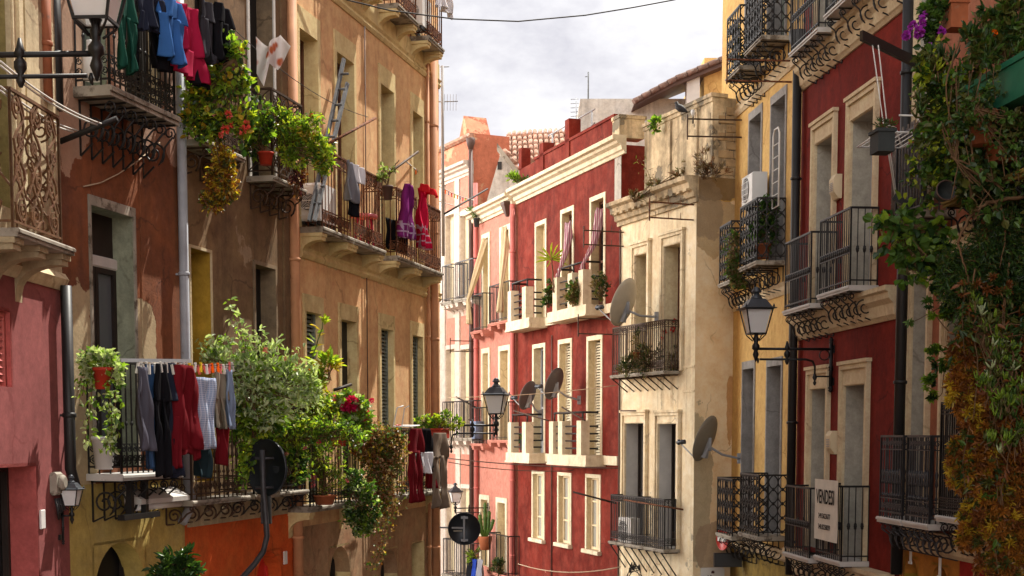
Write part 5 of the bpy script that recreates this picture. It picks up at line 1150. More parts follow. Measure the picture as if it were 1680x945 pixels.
# overhead cables and washing lines
g_ = 'cables and washing lines across the street'
cable('overhead_cable', 'dark cable sagging across the white sky', 'cable', [F4.hp(500, -40, .1)] + [P(px, py, Y) for px, py, Y in ((570, 0, 21), (640, 17, 22), (745, 31, 23), (850, 35, 24), (960, 25, 25), (1040, 12, 25.5), (1110, -1, 26))] + [F9.hp(1225, -40, 0)], .012, 'cable')
for (a, b, r, mt, sg, lab) in (((0, 100, 11.5), (167, 203, F2.hp(130, 210).y - .6), .009, 'rope_white', .06, 'topmost of four white ropes at far left'), ((0, 107, 11.5), (161, 205, F2.hp(130, 210).y - .58), .009, 'rope_white', .06, 'second of four white ropes at far left'),
                          ((0, 141, 11.5), (127, 214, F2.hp(130, 210).y - .3), .009, 'rope_white', .05, 'third of four white ropes at far left'), ((0, 148, 11.5), (120, 216, F2.hp(130, 210).y - .28), .009, 'rope_white', .05, 'lowest of four white ropes at far left'),
                          ((664, 263, 24), (777, 328, 34), .012, 'rope_white', .12, 'upper washing line with coloured pegs beside the red scarf'), ((648, 282, 24), (756, 339, 34), .012, 'rope_white', .12, 'lower washing line beside the red scarf'),
                          ((735, 752, 31), (1016, 768, 29.2), .012, 'pipe_brown', .05, 'thin brown cable running under the lower masonry balconies'), ((735, 758, 31), (940, 772, 30.5), .01, 'pipe_brown', .08, 'second thin brown cable under the masonry balconies'),
                          ((735, 652, 31), (1012, 632, 28.9), .008, 'rope_tan', .06, 'thin pale line crossing behind the two brown dishes'), ((1018, 674, 28.6), (1209, 666, 26.6), .015, 'pipe_brown', .02, 'cable pinned along the cream side wall'),
                          ((384, 48, 17.2), (604, 192, 22.0), .005, 'cable', .15, 'thin dark line behind the floral cloth'), ((0, 740, 13), (55, 712, 13.4), .01, 'rope_white', .18, 'white cable looping across the pink wall'), ((0, 725, 13), (55, 710, 13.4), .01, 'rope_white', .1, 'upper white cable looping across the pink wall'),
                          ((285, 866, 17.0), (398, 846, 19.0), .008, 'rope_tan', .1, 'pale cable drooping over the orange wall'), ((1018, 930, 26.5), (850, 925, 33), .012, 'rope_tan', .15, 'grey cable at the foot of the crimson wall')):
    cable('washing_line' if 'rope' in mt else 'cable', lab, 'line', [P(*a), P(*b)], r, mt, sg)
cable('cable', 'tan wire looping over the brown wall above the tall doorway', 'line', [F2.hp(px, py, .02) for px, py in ((137, 306), (165, 300), (195, 285), (225, 265), (262, 234))], .007, 'rope_tan')
# pegs on the coloured line
pg = None
for i in range(16):
    a, b = P(664, 263, 24), P(777, 328, 34); u = .12 + i * .048; q = a + (b - a) * u - Vector((0, 0, .12 * 4 * u * (1 - u) + .02))
    mt = ('petal_orange', 'rope_blue', 'sign_red', 'leaf_lime')[i % 4]; ob = MB().box(-.012, .012, -.02, .02, -.06, .03).build('clothes_peg', M[mt], None, q); tag(ob, 'coloured clothes peg on the line beside the red scarf', 'clothes peg', 'pegs on the line beside the red scarf')
# ------------------------------------------------------------------ laundry cloth
for n_, c_, p_, c2_ in (('c_green', (.012, .07, .05), None, 0), ('c_navy', (.02, .025, .045), None, 0), ('c_black', (.009, .009, .012), None, 0), ('c_blue', (.045, .15, .42), None, 0), ('c_pink', (.42, .016, .065), None, 0), ('c_char', (.045, .045, .055), None, 0),
                        ('c_floral', (.74, .7, .68), 'floral', 0), ('c_grey', (.24, .24, .27), None, 0), ('c_purple', (.2, .02, .16), 'bands', (.5, .4, .55)), ('c_red', (.62, .012, .06), 'bands', (.6, .5, .6)), ('c_scarlet', (.7, .02, .03), None, 0),
                        ('c_denim', (.04, .09, .2), None, 0), ('c_slate', (.1, .1, .13), None, 0), ('c_maroon', (.16, .009, .015), None, 0), ('c_check', (.3, .38, .55), 'check', (.75, .78, .85)), ('c_teal', (.02, .04, .05), None, 0), ('c_khaki', (.3, .26, .2), None, 0), ('c_bluegrey', (.22, .28, .4), None, 0),
                        ('c_taupe', (.22, .17, .13), None, 0), ('c_white', (.75, .74, .78), None, 0), ('c_cream', (.66, .54, .34), None, 0), ('c_stripe', (.62, .5, .5), 'stripe', (.4, .14, .22)), ('c_royal', (.02, .05, .3), None, 0)): cloth(n_, c_, p_, c2_ or (.8, .8, .8))
o1 = .62
for i, (k, nm, pl, pr, pt, pb_, mt, lab, ln) in enumerate((('trousers', 'hanging_trousers', 190, 221, -18, 114, 'c_green', 'dark green trousers hanging on the top left balcony line', 0), ('shirt', 'hanging_jacket', 229, 268, -18, 58, 'c_navy', 'dark navy jacket on the top left balcony line', 0), ('towel', 'hanging_shirt', 248, 276, -10, 112, 'c_black', 'black garment hanging below the navy jacket', .03),
    ('trousers', 'hanging_trousers', 262, 301, -14, 99, 'c_blue', 'bright blue trousers on the top left balcony line', .02), ('inverted', 'hanging_trousers', 274, 337, -12, 124, 'c_pink', 'crimson pink garment in the middle of the top left line', 0), ('trousers', 'hanging_trousers', 328, 353, -5, 99, 'c_char', 'charcoal trousers near the right end of the top left line', 0),
    ('trousers', 'hanging_trousers', 350, 378, 0, 101, 'c_black', 'black trousers at the right end of the top left line', .03), ('towel', 'hanging_shirt', 312, 336, 95, 140, 'c_black', 'small black garment below the crimson pink one', 0))):
    garment(k, nm, lab, F2, pl, pr, pt, pb_, o1 - .04 * (i % 2) - (.08 if i in (2, 4, 7) else 0) + (.05 if i == 3 else 0), mt, 'laundry', 'laundry on the top left balcony', i, ln)
tag(MB().tube([Vector((0, 0, 0)), F2.hp(400, -6, o1) - F2.hp(180, -22, o1)], .008, 4).build('washing_line', M['rope_white'], None, F2.hp(180, -22, o1)), 'washing line of the top left balcony', 'line')
o2 = .85
items = (('towel', 'hanging_shirt', 222, 246, 601, 738, 'c_slate', 'slate grey shirt at the left end of the lower line', .05), ('trousers', 'hanging_jeans', 236, 257, 598, 772, 'c_denim', 'blue denim jeans second on the lower line', .04), ('trousers', 'hanging_trousers', 249, 275, 596, 783, 'c_black', 'black trousers left of the grey black pair', .03), ('trousers', 'hanging_trousers', 264, 291, 594, 783, 'c_navy', 'dark grey black trousers left of the red shirt', .02),
         ('shirt', 'hanging_shirt', 281, 322, 597, 766, 'c_maroon', 'dark red shirt in the middle of the lower line', 0), ('towel', 'hanging_trousers', 322, 346, 690, 782, 'c_teal', 'dark teal trousers below the checked shirt', 0), ('towel', 'hanging_shirt', 317, 349, 618, 736, 'c_check', 'light blue checked shirt on the lower line', 0), ('shorts', 'hanging_shorts', 347, 372, 610, 702, 'c_khaki', 'khaki shorts right of the checked shirt', 0),
         ('towel', 'hanging_shirt', 369, 383, 606, 702, 'c_bluegrey', 'blue grey cloth at the right end of the lower line', 0), ('towel', 'hanging_cloth', 356, 372, 690, 762, 'c_maroon', 'maroon cloth below the khaki shorts', 0))
for i, (k, nm, pl, pr, pt, pb_, mt, lab, ln) in enumerate(items): garment(k, nm, lab, F2 if pl < 300 else F2, pl, pr, pt, pb_, o2 - .05 * (i % 2) - (.07 if i in (5, 9) else 0), mt, 'laundry', 'laundry on the lower left balcony', 20 + i, ln)
for a, b, lab in (((205, 590), (318, 592), 'grey rail above the lower laundry'), ):
    q0 = F2.hp(196, 591, .6); q1 = F2.hp(312, 592, .6); tag(MB().tube([Vector((0, 0, 0)), q1 - q0], .025, 4).build('washing_rail', M['grey_paint'], None, q0), lab, 'rail')
for k in range(2): q0 = F2.hp(226, 597, o2 - .05 * k); q1 = F2.hp(392, 600 + 4 * k, o2 - .05 * k); tag(MB().tube([Vector((0, 0, 0)), q1 - q0], .005, 4).build('washing_line', M['cable'], None, q0), ('outer', 'inner')[k] + ' washing line of the lower left balcony', 'line')
g = random.Random(9)
for i in range(34):
    px = 226 + i * 4.7; mt = 'rope_white' if i < 18 or g.random() < .4 else g.choice(('petal_orange', 'petal_yellow', 'sign_red', 'rope_blue', 'petal_pink')); q = F2.hp(px, 598 + g.random() * 5, o2 - .05 * (i % 2))
    ob = MB().box(-.008, .008, -.012, .012, -.075, .03).build('clothes_peg', M[mt], None, q, F2.ang + g.random() - .5); ob.rotation_euler.y = g.gauss(0, .25)
    tag(ob, 'clothes peg gripping the washing on the lower left line', 'clothes peg', 'pegs on the lower left line')
# floral cloth blown on its line
t = F3.hp(420, 60, .75); mb = MB(); a0 = Vector((0, 0, 0)); b0 = F3.hp(462, 56, .75) - t; nx, nz = 16, 12
for u_, v_ in ((0, 0),):
    for lay in (0, 1):
        base = len(mb.v)
        for j in range(nz + 1):
            for i in range(nx + 1):
                u = i / nx; v = j / nz
                if u < .42: p = Vector((0, 0, 0)).lerp(P(441, 78, t.y) - t, u / .42); q = (P(419, 118, t.y) - t).lerp(P(437, 148, t.y) - t, u / .42)
                else: w2 = (u - .42) / .58; p = (P(441, 78, t.y) - t).lerp(P(458, 54, t.y) - t, w2); q = (P(443, 106, t.y) - t).lerp(P(462, 116, t.y) - t, w2) if w2 < .6 else (P(455, 113, t.y) - t).lerp(P(478, 78, t.y) - t, (w2 - .6) / .4)
                c_ = p.lerp(q, v) + Vector((0, .09 * math.sin(u * 8 + v * 2) - lay * .012, 0)); mb.v.append(tuple(c_))
        for j in range(nz):
            for i in range(nx):
                k_ = base + j * (nx + 1) + i; f = (k_, k_ + 1, k_ + nx + 2, k_ + nx + 1); mb.f.append(f if lay else f[::-1]); mb.m.append(0); mb.s.append(True)
tag(mb.build('hanging_cloth', M['c_floral'], None, t), 'white floral cloth blowing on a line beside the peach house', 'laundry')
garment('towel', 'hanging_towel', 'grey towel folded over the rusty railing of the peach house', F4, 567, 584, 262, 330, .42, 'c_grey', 'laundry', 'laundry on the peach house', 40, .05)
garment('towel', 'hanging_towel', 'white corner of cloth next to the grey towel on the rusty railing', F4, 578, 594, 268, 300, .44, 'c_white', 'laundry', 'laundry on the peach house', 41, .02)
garment('towel', 'hanging_cloth', 'black cloth below the grey towel on the rusty railing', F4, 574, 586, 315, 355, .4, 'c_black', 'laundry', 'laundry on the peach house', 47)
garment('scarf', 'hanging_scarf', 'purple scarf with banded end on the rusty balcony', F4, 658, 681, 297, 392, .5, 'c_purple', 'laundry', 'laundry on the peach house', 42, -.12)
garment('scarf', 'hanging_scarf', 'long red scarf with pale banded end on the rusty balcony', F4, 682, 705, 303, 408, .52, 'c_red', 'laundry', 'laundry on the peach house', 43, .02)
garment('towel', 'hanging_cloth', 'scarlet cloth tied beside the long red scarf', F4, 692, 715, 300, 318, .6, 'c_scarlet', 'laundry', 'laundry on the peach house', 44)
garment('towel', 'hanging_sheet', 'black covered bundle standing on the rusty balcony behind the purple scarf', F4, 634, 668, 355, 412, .2, 'c_black', 'laundry', 'laundry on the peach house', 45)
garment('shirt', 'hanging_shirt', 'white shirt hanging at the top of the peach house against the sky', F4, 716, 741, -25, 21, .5, 'c_white', 'laundry', 'laundry on the peach house', 46)
o4 = .6
for i, (k, nm, pl, pr, pt, pb_, mt, lab) in enumerate((('trousers', 'hanging_trousers', 672, 693, 703, 824, 'c_maroon', 'dark red trousers at the corner of the peach house'), ('shirt', 'hanging_shirt', 690, 707, 704, 780, 'c_black', 'black and white shirt right of the dark red trousers'), ('towel', 'hanging_shirt', 694, 706, 742, 776, 'c_white', 'white front of the shirt beside the dark red trousers'), ('towel', 'hanging_cloth', 700, 712, 720, 800, 'c_maroon', 'wine red cloth behind the black shirt'), ('trousers', 'hanging_trousers', 708, 735, 710, 835, 'c_taupe', 'long brown grey trousers at the end of the corner line'))):
    garment(k, nm, lab, F4, pl, pr, pt, pb_, o4 + (.06 if i == 2 else -.04 if i == 3 else 0), mt, 'laundry', 'laundry at the corner of the peach house', 60 + i)
for i, (pl, pr, mt, lab) in enumerate(((765, 776, 'c_black', 'black garment on the lowest rose house line'), (775, 783, 'c_royal', 'royal blue garment on the lowest rose house line'), (783, 793, 'c_grey', 'grey garment on the lowest rose house line'))): garment('towel', 'hanging_cloth', lab, F6, pl, pr, 916, 965, .6, mt, 'laundry', 'laundry on the rose house', 70 + i)
# curtains and striped awnings tied out over the railings
def drape(name, label, pts, rad, mat, cat, fold=5):
    pts = [Vector(p) for p in pts]; o = pts[0]; pts = [p - o for p in pts]; P_, Q_ = [], []
    for i in range(len(pts) - 1):
        for k in range(5): u = k / 5; P_.append(pts[i].lerp(pts[i + 1], u)); Q_.append(rad[i] + (rad[i + 1] - rad[i]) * u)
    P_.append(pts[-1]); Q_.append(rad[-1]); n = 20; mb = MB(); mb.tube(P_, Q_, n)
    for j in range(len(P_)):
        for k in range(n):
            v = Vector(mb.v[j * n + k]) - P_[j]; f = .75 + .3 * math.sin(fold * 2 * math.pi * k / n + .25 * j); v = Vector((v.x * f, v.y * f * .5, v.z * f)); mb.v[j * n + k] = tuple(P_[j] + v)
    return tag(mb.build(name, M[mat], None, o), label, cat)
drape('door_curtain', 'left of the two long cream curtains on the rose house', [F6.hp(798, 392, .02), F6.hp(784, 440, .2), F6.hp(768, 492, .4), F6.hp(770, 532, .38)], [.12, .11, .05, .09], 'c_cream', 'curtain')
drape('door_curtain', 'right of the two long cream curtains on the rose house', [F6.hp(830, 374, .02), F6.hp(828, 420, .2), F6.hp(822, 472, .4), F6.hp(820, 512, .38)], [.12, .11, .05, .1], 'c_cream', 'curtain')
drape('door_awning', 'left of the two striped awnings twisted over the crimson house railing', [F7.hp(936, 368, .0), F7.hp(929, 412, .25), F7.hp(917, 446, .42), F7.hp(914, 455, .42)], [.13, .07, .035, .06], 'c_stripe', 'awning')
drape('door_awning', 'right of the two striped awnings twisted over the crimson house railing', [F7.hp(986, 345, .0), F7.hp(974, 400, .25), F7.hp(957, 432, .42), F7.hp(955, 442, .42)], [.13, .07, .035, .06], 'c_stripe', 'awning')
# ------------------------------------------------------------------ ladder, air conditioners, boxes
a = F4.hp(506, 362, .28); b = F4.hp(563, 96, .12); t = empty('ladder', a, F4.ang, 'grey folded ladder leaning in the second upper doorway of the peach house', 'ladder')
d_ = F4.lp(563, 96, .12); e_ = F4.lp(506, 362, .28); d_ = Vector(d_) - Vector(e_)
for oy in (0, -.075):
    for oz in (0, .06): MB().tube([(oz, oy, 0), (d_.x + oz, d_.y + oy * .7, d_.z - (.35 if oy else 0))], .022, 4).build('stile', M['ladder_grey'], t)
for i in range(9): u = (i + 1) / 10; c = d_ * u; MB().tube([(c.x + .03, c.y, c.z), (c.x + .03, c.y - .12, c.z)], .02, 5).build('rung', M['ladder_grey'], t)
def ac(F, x, out, z, label, w_=.78, d_=.28, h_=.55, rz=0):
    t = empty('air_conditioner', F.w(x, out, z), F.ang + rz, label, 'air conditioner')
    fr_ = min(.21, w_ * .4)
    b = MB(); b.prism_x([(-d_ / 2 + .02, 0), (d_ / 2, 0), (d_ / 2, h_), (-d_ / 2 + .02, h_), (-d_ / 2, h_ - .03), (-d_ / 2, .03)], -w_ / 2, w_ / 2); b.build('body', M['plastic_white'], t)
    MB().lathe([(fr_, 0), (fr_, .006), (.001, .006)], (0, 0, 0), 20).build('fan_opening', M['plastic_black'], t, (-w_ * .12, -d_ / 2 - .001, h_ / 2)).rotation_euler = (R(90), 0, 0)
    gm = MB()
    for k in range(6): r_ = fr_ * (.15 + .165 * k); gm.tube([(-w_ * .12 + r_ * math.cos(a_ / 10 * math.pi), -d_ / 2 - .016, h_ / 2 + r_ * math.sin(a_ / 10 * math.pi)) for a_ in range(21)], .004, 4)
    for k in range(5): gm.box(-w_ * .12 - fr_, -w_ * .12 + fr_, -d_ / 2 - .02, -d_ / 2 - .014, .07 + k * .1, .08 + k * .1)
    gm.build('grille', M['plastic_white'], t)
    fm = MB()
    for sx in (-1, 1): fm.box(sx * w_ * .36 - .02, sx * w_ * .36 + .02, -d_ / 2, d_ / 2 + .05, -.05, -.001)
    fm.build('foot', M['iron_black'], t); return t
x, z = F9.h(1238, 337, .2); ac(F9, x + .05, .22, z, 'white air conditioner beside the upper grey doors of the yellow house', .66, .26, .5)
x, z = F4.h(514, 362, .2); ac(F4, x + .3, .16, z, 'white air conditioner at the left end of the rusty balcony', .3, .6, .52, R(-90))
x, z = F8.h(1034, 893, .1); ac(F8, x, .13, z, 'white air conditioner behind the lower railing of the cream house', .6, .2)
x, z = F4.h(692, 48, .2); ac(F4, x, .16, z, 'white air conditioner on the topmost peach balcony', .26, .5, .5, R(-90))
for px, py, lab in ((1378, 307, 'upper cream alarm box between the doors of the dark red house'), (1372, 726, 'lower cream alarm box between the doors of the dark red house')):
    x, z = F10.h(px, py); t = empty('alarm_box', F10.w(x, 0, z), F10.ang, lab, 'alarm box', 'alarm boxes')
    MB().prism_x([(-.001, -.17), (-.05, -.17), (-.12, -.08), (-.13, .1), (-.09, .17), (-.001, .17)], -.1, .1).build('housing', M['cream_paint'], t)
    vm = MB()
    for k in range(5): vm.box(-.07, .07, -.134, -.129, -.06 + k * .025, -.05 + k * .025)
    vm.build('vent', M['grey_paint'], t)
x, z = F1.h(88, 800); t = empty('meter_box', F1.w(x, 0, z), F1.ang, 'pale junction box with dangling cables on the corner of the pink house', 'meter box')
MB().bev(-.1, .06, -.07, -.001, -.07, .15, .02).build('housing', M['marble'], t); MB().lathe([(.075, 0), (.075, .03), (.05, .05)], (0, 0, 0), 12).build('dial', M['marble'], t, (.0, -.07, .05)).rotation_euler = (R(90), 0, 0)
mb = MB()
for k in range(4): mb.tube([(-.1 + .05 * k, -.05, -.1), (-.12 + .06 * k, -.08, -.22), (-.02 + .03 * k, -.05, -.3 + .03 * k), (.06 + .02 * k, -.03, -.15)], .012, 5)
mb.build('cable', M['cable'], t)
for F, px, py, lab in ((F1, 68, 852, 'white number plate beside the pink doorway'), (F3, 467, 915, 'white number plate on the orange wall by the arch')):
    t = tag(MB().bev(-.05, .05, -.02, -.001, -.09, .09, .006).build('number_plate', M['plastic_white'], None, F.hp(px, py), F.ang), lab, 'number plate')
# bucket and bottle on the left balconies
x, z = F2.h(171, 770, .18); t = empty('bucket', F2.w(x, .18, z), F2.ang, 'white plastic bucket on the lower left balcony', 'bucket'); MB().lathe([(.085, .0), (.115, .3), (.125, .3), (.125, .33), (.1, .33), (.09, .05)], (0, 0, 0), 16).build('tub', M['plastic_white'], t)
MB().tube([(.12 * math.cos(a_ / 8 * math.pi), -.02 - .1 * math.sin(a_ / 8 * math.pi), .3 - .06 * math.sin(a_ / 8 * math.pi)) for a_ in range(9)], .005, 4).build('handle', M['steel_pale'], t)
x, z = F2.h(147, 132, .15); tag(MB().lathe([(.09, 0), (.09, .22), (.05, .3), (.05, .38), (.001, .38)], (0, 0, 0), 14).build('canister', M['plastic_white'], None, F2.w(x, .18, z)), 'white canister standing on the top left balcony', 'canister')
x, z = F6.h(783, 720, .2); tag(MB().lathe([(.15, 0), (.19, .45), (.2, .47), (.17, .47), (.15, .06)], (0, 0, 0), 14).build('barrel', M['rope_blue'], None, F6.w(x, .2, z)), 'blue plastic barrel on the rose house balcony', 'barrel')
# folding clothes airer on the right and small one at the left
def airer(name, label, o, rz, w_, d_, h_, mat, nb=7):
    t = empty(name, o, rz, label, 'clothes airer'); f = MB(); f.tube([(-w_ / 2, 0, 0), (w_ / 2, 0, .02), (w_ / 2, -d_, .02), (-w_ / 2, -d_, 0), (-w_ / 2, 0, 0)], .011, 6)
    for sx in (-1, 1): f.tube([(sx * w_ * .5, 0, 0), (sx * w_ * .42, -d_ * .2, h_), (sx * w_ * .3, -d_ * .5, h_ * 1.1)], .011, 6)
    f.build('frame', M[mat], t); b = MB()
    for i in range(nb): b.tube([(-w_ / 2, -d_ * (i + .5) / nb, .0), (w_ / 2, -d_ * (i + .5) / nb, .02)], .006, 4)
    b.build('bar', M[mat], t); h = MB(); h.tube([(-w_ * .2, 0, .012), (w_ * .3, 0, .02)], .02, 7); h.build('grip', M['sign_red'], t); return t
airer('clothes_airer', 'white clothes airer with red grips hung before the reed screen', F11.hp(1500, 232, .42), F11.ang, .75, .55, .22, 'plastic_white')
airer('clothes_airer', 'small white clothes airer at the corner plants of the peach house', F4.hp(652, 700, .4), F4.ang, .45, .3, .3, 'plastic_white', 5)
mb = MB(); a_ = F11.x(1464, 290, d11 - .1); b_ = F11.x(1512, 290, d11 - .1); n_ = 46; g = random.Random(4)
for i in range(n_): xx = (b_ - a_) * i / n_; mb.tube([(xx, g.gauss(0, .006), g.random() * .06), (xx + g.gauss(0, .01), g.gauss(0, .006), .98 + g.random() * .1)], .011, 5)
for zz in (.2, .55, .85): mb.tube([(0, -.012, zz), (b_ - a_, -.012, zz)], .006, 4)
tag(mb.build('reed_screen', M['reed'], None, F11.w(a_, d11 - .1, fb + .04), F11.ang), 'weathered reed screen behind the railing right of the dark red house', 'screen')
# ------------------------------------------------------------------ signs
x, z = F4.h(717, 867); t = empty('road_sign', F4.w(x, 0, z), F4.ang, 'round black road sign back on a pale arm at the end of the peach house', 'road sign'); L_o = out_to(F4, x, z, 761)
def disc(r, th=.02, n=32):
    mb = MB(); mb.lathe([(.001, 0), (r * .96, 0), (r, -.012), (r, th), (r * .97, th), (r * .95, .006), (.001, .006)], (0, 0, 0), n); return mb
o = disc(.305).build('sign_plate', M['sign_back'], t, (.03, -L_o, 0), 0); o.rotation_euler = (R(90), 0, math.pi / 2 * 0 + (-F4.ang))
c_, s_ = math.cos(-F4.ang), math.sin(-F4.ang)
mb = MB(); ux, uy = c_, s_; vx, vy = -s_, c_   # across and towards the viewer
def loc(u, w2, zz): return (.03 + ux * u - vx * w2, -L_o + uy * u - vy * w2, zz)
mb.tube([loc(.0, .05, -.24), loc(.0, .05, .24)], .022, 4); mb.tube([loc(.0, .06, .02), (0, 0, .02)], .022, 4)
for zz in (-.21, .21): mb.tube([loc(-.06, .04, zz), loc(.07, .04, zz)], .03, 4)
mb.build('bracket', M['pipe_grey'], t); mb = MB(); mb.tube([loc(-.2, .03, -.04), loc(-.04, .03, -.035)], .018, 4); mb.build('sticker', M['marble'], t)
o0 = P(430, 740, 16.6); t = empty('road_sign', o0, 0, 'large round black sign back on a bent grey post before the plants', 'road sign')
pts = [(430, 738), (432, 800), (436, 850), (438, 880), (432, 905), (418, 925), (400, 945), (385, 962)]; MB().tube([P(px, py, 16.6) - o0 for px, py in pts], .034, 10).build('post', M['iron_grey'], t)
o = disc(.34).build('sign_plate', M['sign_back'], t, P(437, 767, 16.75) - o0); o.rotation_euler = (R(90), 0, R(-36))
mb = MB()
for py in (752, 800): q = P(432, py, 16.62) - o0; mb.tube([q - Vector((.1, 0, 0)), q + Vector((.12, .04, 0))], .018, 5)
mb.build('clamp', M['iron_grey'], t); q = P(437, 836, 16.75) - o0; MB().bev(q.x - .06, q.x + .06, q.y - .04, q.y + .04, q.z - .17, q.z + .17, .01).build('control_box', M['plastic_black'], t)
lb = empty('x', (0, 0, 0)); bpy.data.objects.remove(lb)
mb = MB()
for k, (w_, zz) in enumerate(((.1, .03), (.085, .012), (.1, -.008), (.07, -.03))): mb.box(-w_ / 2, w_ / 2, -.001, .001, zz, zz + .012)
o = mb.build('label', M['lamp_iron'], t, P(453, 771, 16.6) - o0); o.rotation_euler = (0, 0, R(-36)); o.location = o.location + Vector((0, .0, 0))
x, z = F9.h(1212, 885, .1); t = empty('road_sign', F9.hp(1214, 885, .0), F9.ang, 'no entry sign seen edge on below the lowest yellow balcony', 'road sign'); q = P(1186, 885, F9.hp(1214, 885).y - .3) - t.location; q = Matrix.Rotation(-F9.ang, 3, 'Z') @ q
o = disc(.2).build('sign_plate', M['sign_red'], t, q); o.rotation_euler = (R(90), 0, -F9.ang + R(-66)); bar = MB().box(-.14, .14, -.035, .035, -.004, .0).build('white_bar', M['sign_white'], o); bar.location = (0, 0, .02); bar.location.z = .0
bar.location = (0, 0, .025)
MB().tube([(q.x, q.y, q.z - .05), (0, 0, -.02)], .02, 6).tube([(q.x, q.y, q.z + .05), (0, 0, .08)], .02, 6).build('bracket', M['pipe_grey'], t)
a = P(1171, 930, F9.hp(1214, 900).y - .25); b = P(1217, 907, F9.hp(1214, 900).y - .25); t = empty('shop_sign', a, 0, 'black rectangular hanging sign under the no entry sign', 'sign'); MB().bev(0, b.x - a.x, -.06, .06, 0, b.z - a.z, .01).build('panel', M['plastic_black'], t)
MB().tube([((b.x - a.x) * .8, 0, b.z - a.z), ((b.x - a.x) + .1, .2, b.z - a.z + .35)], .012, 5).build('stay', M['iron_black'], t)
x0, z0 = S8.h(1148, 960); x1, z1 = S8.h(1187, 930); t = empty('street_sign', S8.w(x0, .02, z0), S8.ang, 'white street name plate with small crest on the cream corner', 'street sign')
MB().prism_y([(0, 0), (x1 - x0, 0), (x1 - x0, z1 - z0 - .05), (x1 - x0 - .04, z1 - z0), (0, z1 - z0)], -.02, 0).build('plate', M['sign_white'], t)
text('Vico', 'ink', t, ((x1 - x0) / 2, -.022, z1 - z0 - .24), .22, .1)
mb = MB()
for k in range(5): a_ = math.pi * (k / 4); mb.tube([(0, 0, 0), (.035 * math.cos(a_), 0, .035 * math.sin(a_))], .008, 4)
mb.box(-.03, .03, -.004, .004, -.02, -.008); mb.build('crest', M['leaf_wine'], t, ((x1 - x0) / 2, -.024, z1 - z0 - .09))
# painted shop lettering on the foot of the cream house
x, z = F8.h(1042, 962); t = empty('shop_lettering', F8.w(x, .004, z), F8.ang, 'arched painted lettering at the foot of the cream house', 'lettering')
for i, ch in enumerate('OCELON'): a_ = R(62 - i * 25); text(ch, 'ink', t, (-math.sin(a_) * .3, -.002, math.cos(a_) * .3), None, .1, 'letter', .01, a_)
text('it l', 'ink', t, (.95, -.002, .18), .4, .16)
# for sale banner
xa, xb = F10.x(1336, 790, d10 + .03), F10.x(1373.5, 790, d10 + .03); zt_ = F10.z(1373, 789, d10 + .03); zb_ = F10.z(1373, 892, d10 + .03)
t = empty('sale_banner', F10.w(xa, d10 + .0, zb_), F10.ang, 'white cloth banner reading VENDESI tied to the black railing', 'banner'); W_, H_ = xb - xa, zt_ - zb_
mb = MB(); n_ = 14; m_ = 16
for lay in (0, 1):
    bs = len(mb.v)
    for j in range(m_ + 1):
        for i in range(n_ + 1): u, v = i / n_, j / m_; mb.v.append((W_ * u + .01 * math.sin(v * 7) * (1 if u > .5 else -1), -.02 + .006 * math.sin(u * 6 + v * 3) * (1 - v) + lay * .006, H_ * v))
    for j in range(m_):
        for i in range(n_): k_ = bs + j * (n_ + 1) + i; f = (k_, k_ + 1, k_ + n_ + 2, k_ + n_ + 1); mb.f.append(f if not lay else f[::-1]); mb.m.append(0); mb.s.append(True)
mb.build('cloth', M['banner'], t)
text('VENDESI', 'ink', t, (W_ * .5, -.034, H_ * .6), W_ * .78, H_ * .24, 'lettering', .012)
text('349.3623677', 'ink', t, (W_ * .48, -.034, H_ * .36), W_ * .52, H_ * .085, 'phone_number', .012); text('340.8258839', 'ink', t, (W_ * .48, -.034, H_ * .18), W_ * .52, H_ * .085, 'phone_number', .012)
# ------------------------------------------------------------------ aerials, pigeon
def mast(label, px, pt, pb_, Y, els, r=.02, mat='pipe_grey'):
    a = P(px, pb_, Y); t = empty('aerial', a, 0, label, 'aerial'); h_ = (P(px, pt, Y) - a).z; MB().tube([(0, 0, 0), (0, 0, h_)], r, 6).build('mast', M[mat], t)
    for (py, x0, x1, n_, up_) in els:
        z = (P(px, py, Y) - a).z; k = Y / FPX; mb = MB().tube([(x0 * k, 0, z), (x1 * k, .12, z + .04)], .012, 5)
        for i in range(n_): xx = (x0 + (x1 - x0) * (i + .5) / n_) * k; mb.tube([(xx, 0, z - up_), (xx, .1, z + up_)], .005, 4)
        mb.build('antenna', M[mat], t)
    return t
mast('slim grey aerial mast at the end of the peach house against the sky', 727, 108, 420, 26.9, ((167, -9, 24, 7, .16), (110, -3, 10, 0, 0)), .03)
mast('thin hooked aerial on the concrete rooftop', 965, 118, 164, 37.5, ((126, -5, 1, 0, 0),), .02, 'ladder_grey')
mast('comb shaped aerial at the edge of the concrete rooftop', 945, 160, 235, 38, tuple((163 + 7 * i, -9, 4, 0, 0) for i in range(6)), .012)
q = P(1117, 188, F8.hp(1117, 188).y + .1); mb = MB(); mb.tube([(-.14, .02, -.03), (-.06, .01, .02), (0, 0, .05), (.06, 0, .09), (.085, 0, .14), (.09, 0, .17), (.115, 0, .17), (.14, 0, .16)], [.012, .05, .072, .06, .036, .034, .016, .004], 10)
tag(mb.build('pigeon', M['pigeon'], None, q + Vector((0, 0, .06)), R(150)), 'dark pigeon perched on the attic coping of the cream house', 'bird')
q = P(1137, 192, F8.hp(1137, 190).y); t = empty('floodlight', q, 0, 'small white floodlight on the attic coping beside the pigeon', 'floodlight'); MB().lathe([(.015, 0), (.03, .04), (.045, .08), (.035, .13), (.001, .14)], (0, 0, 0), 10).build('head', M['plastic_white'], t); MB().tube([(0, 0, -.12), (0, 0, .02)], .015, 5).build('stem', M['iron_black'], t)

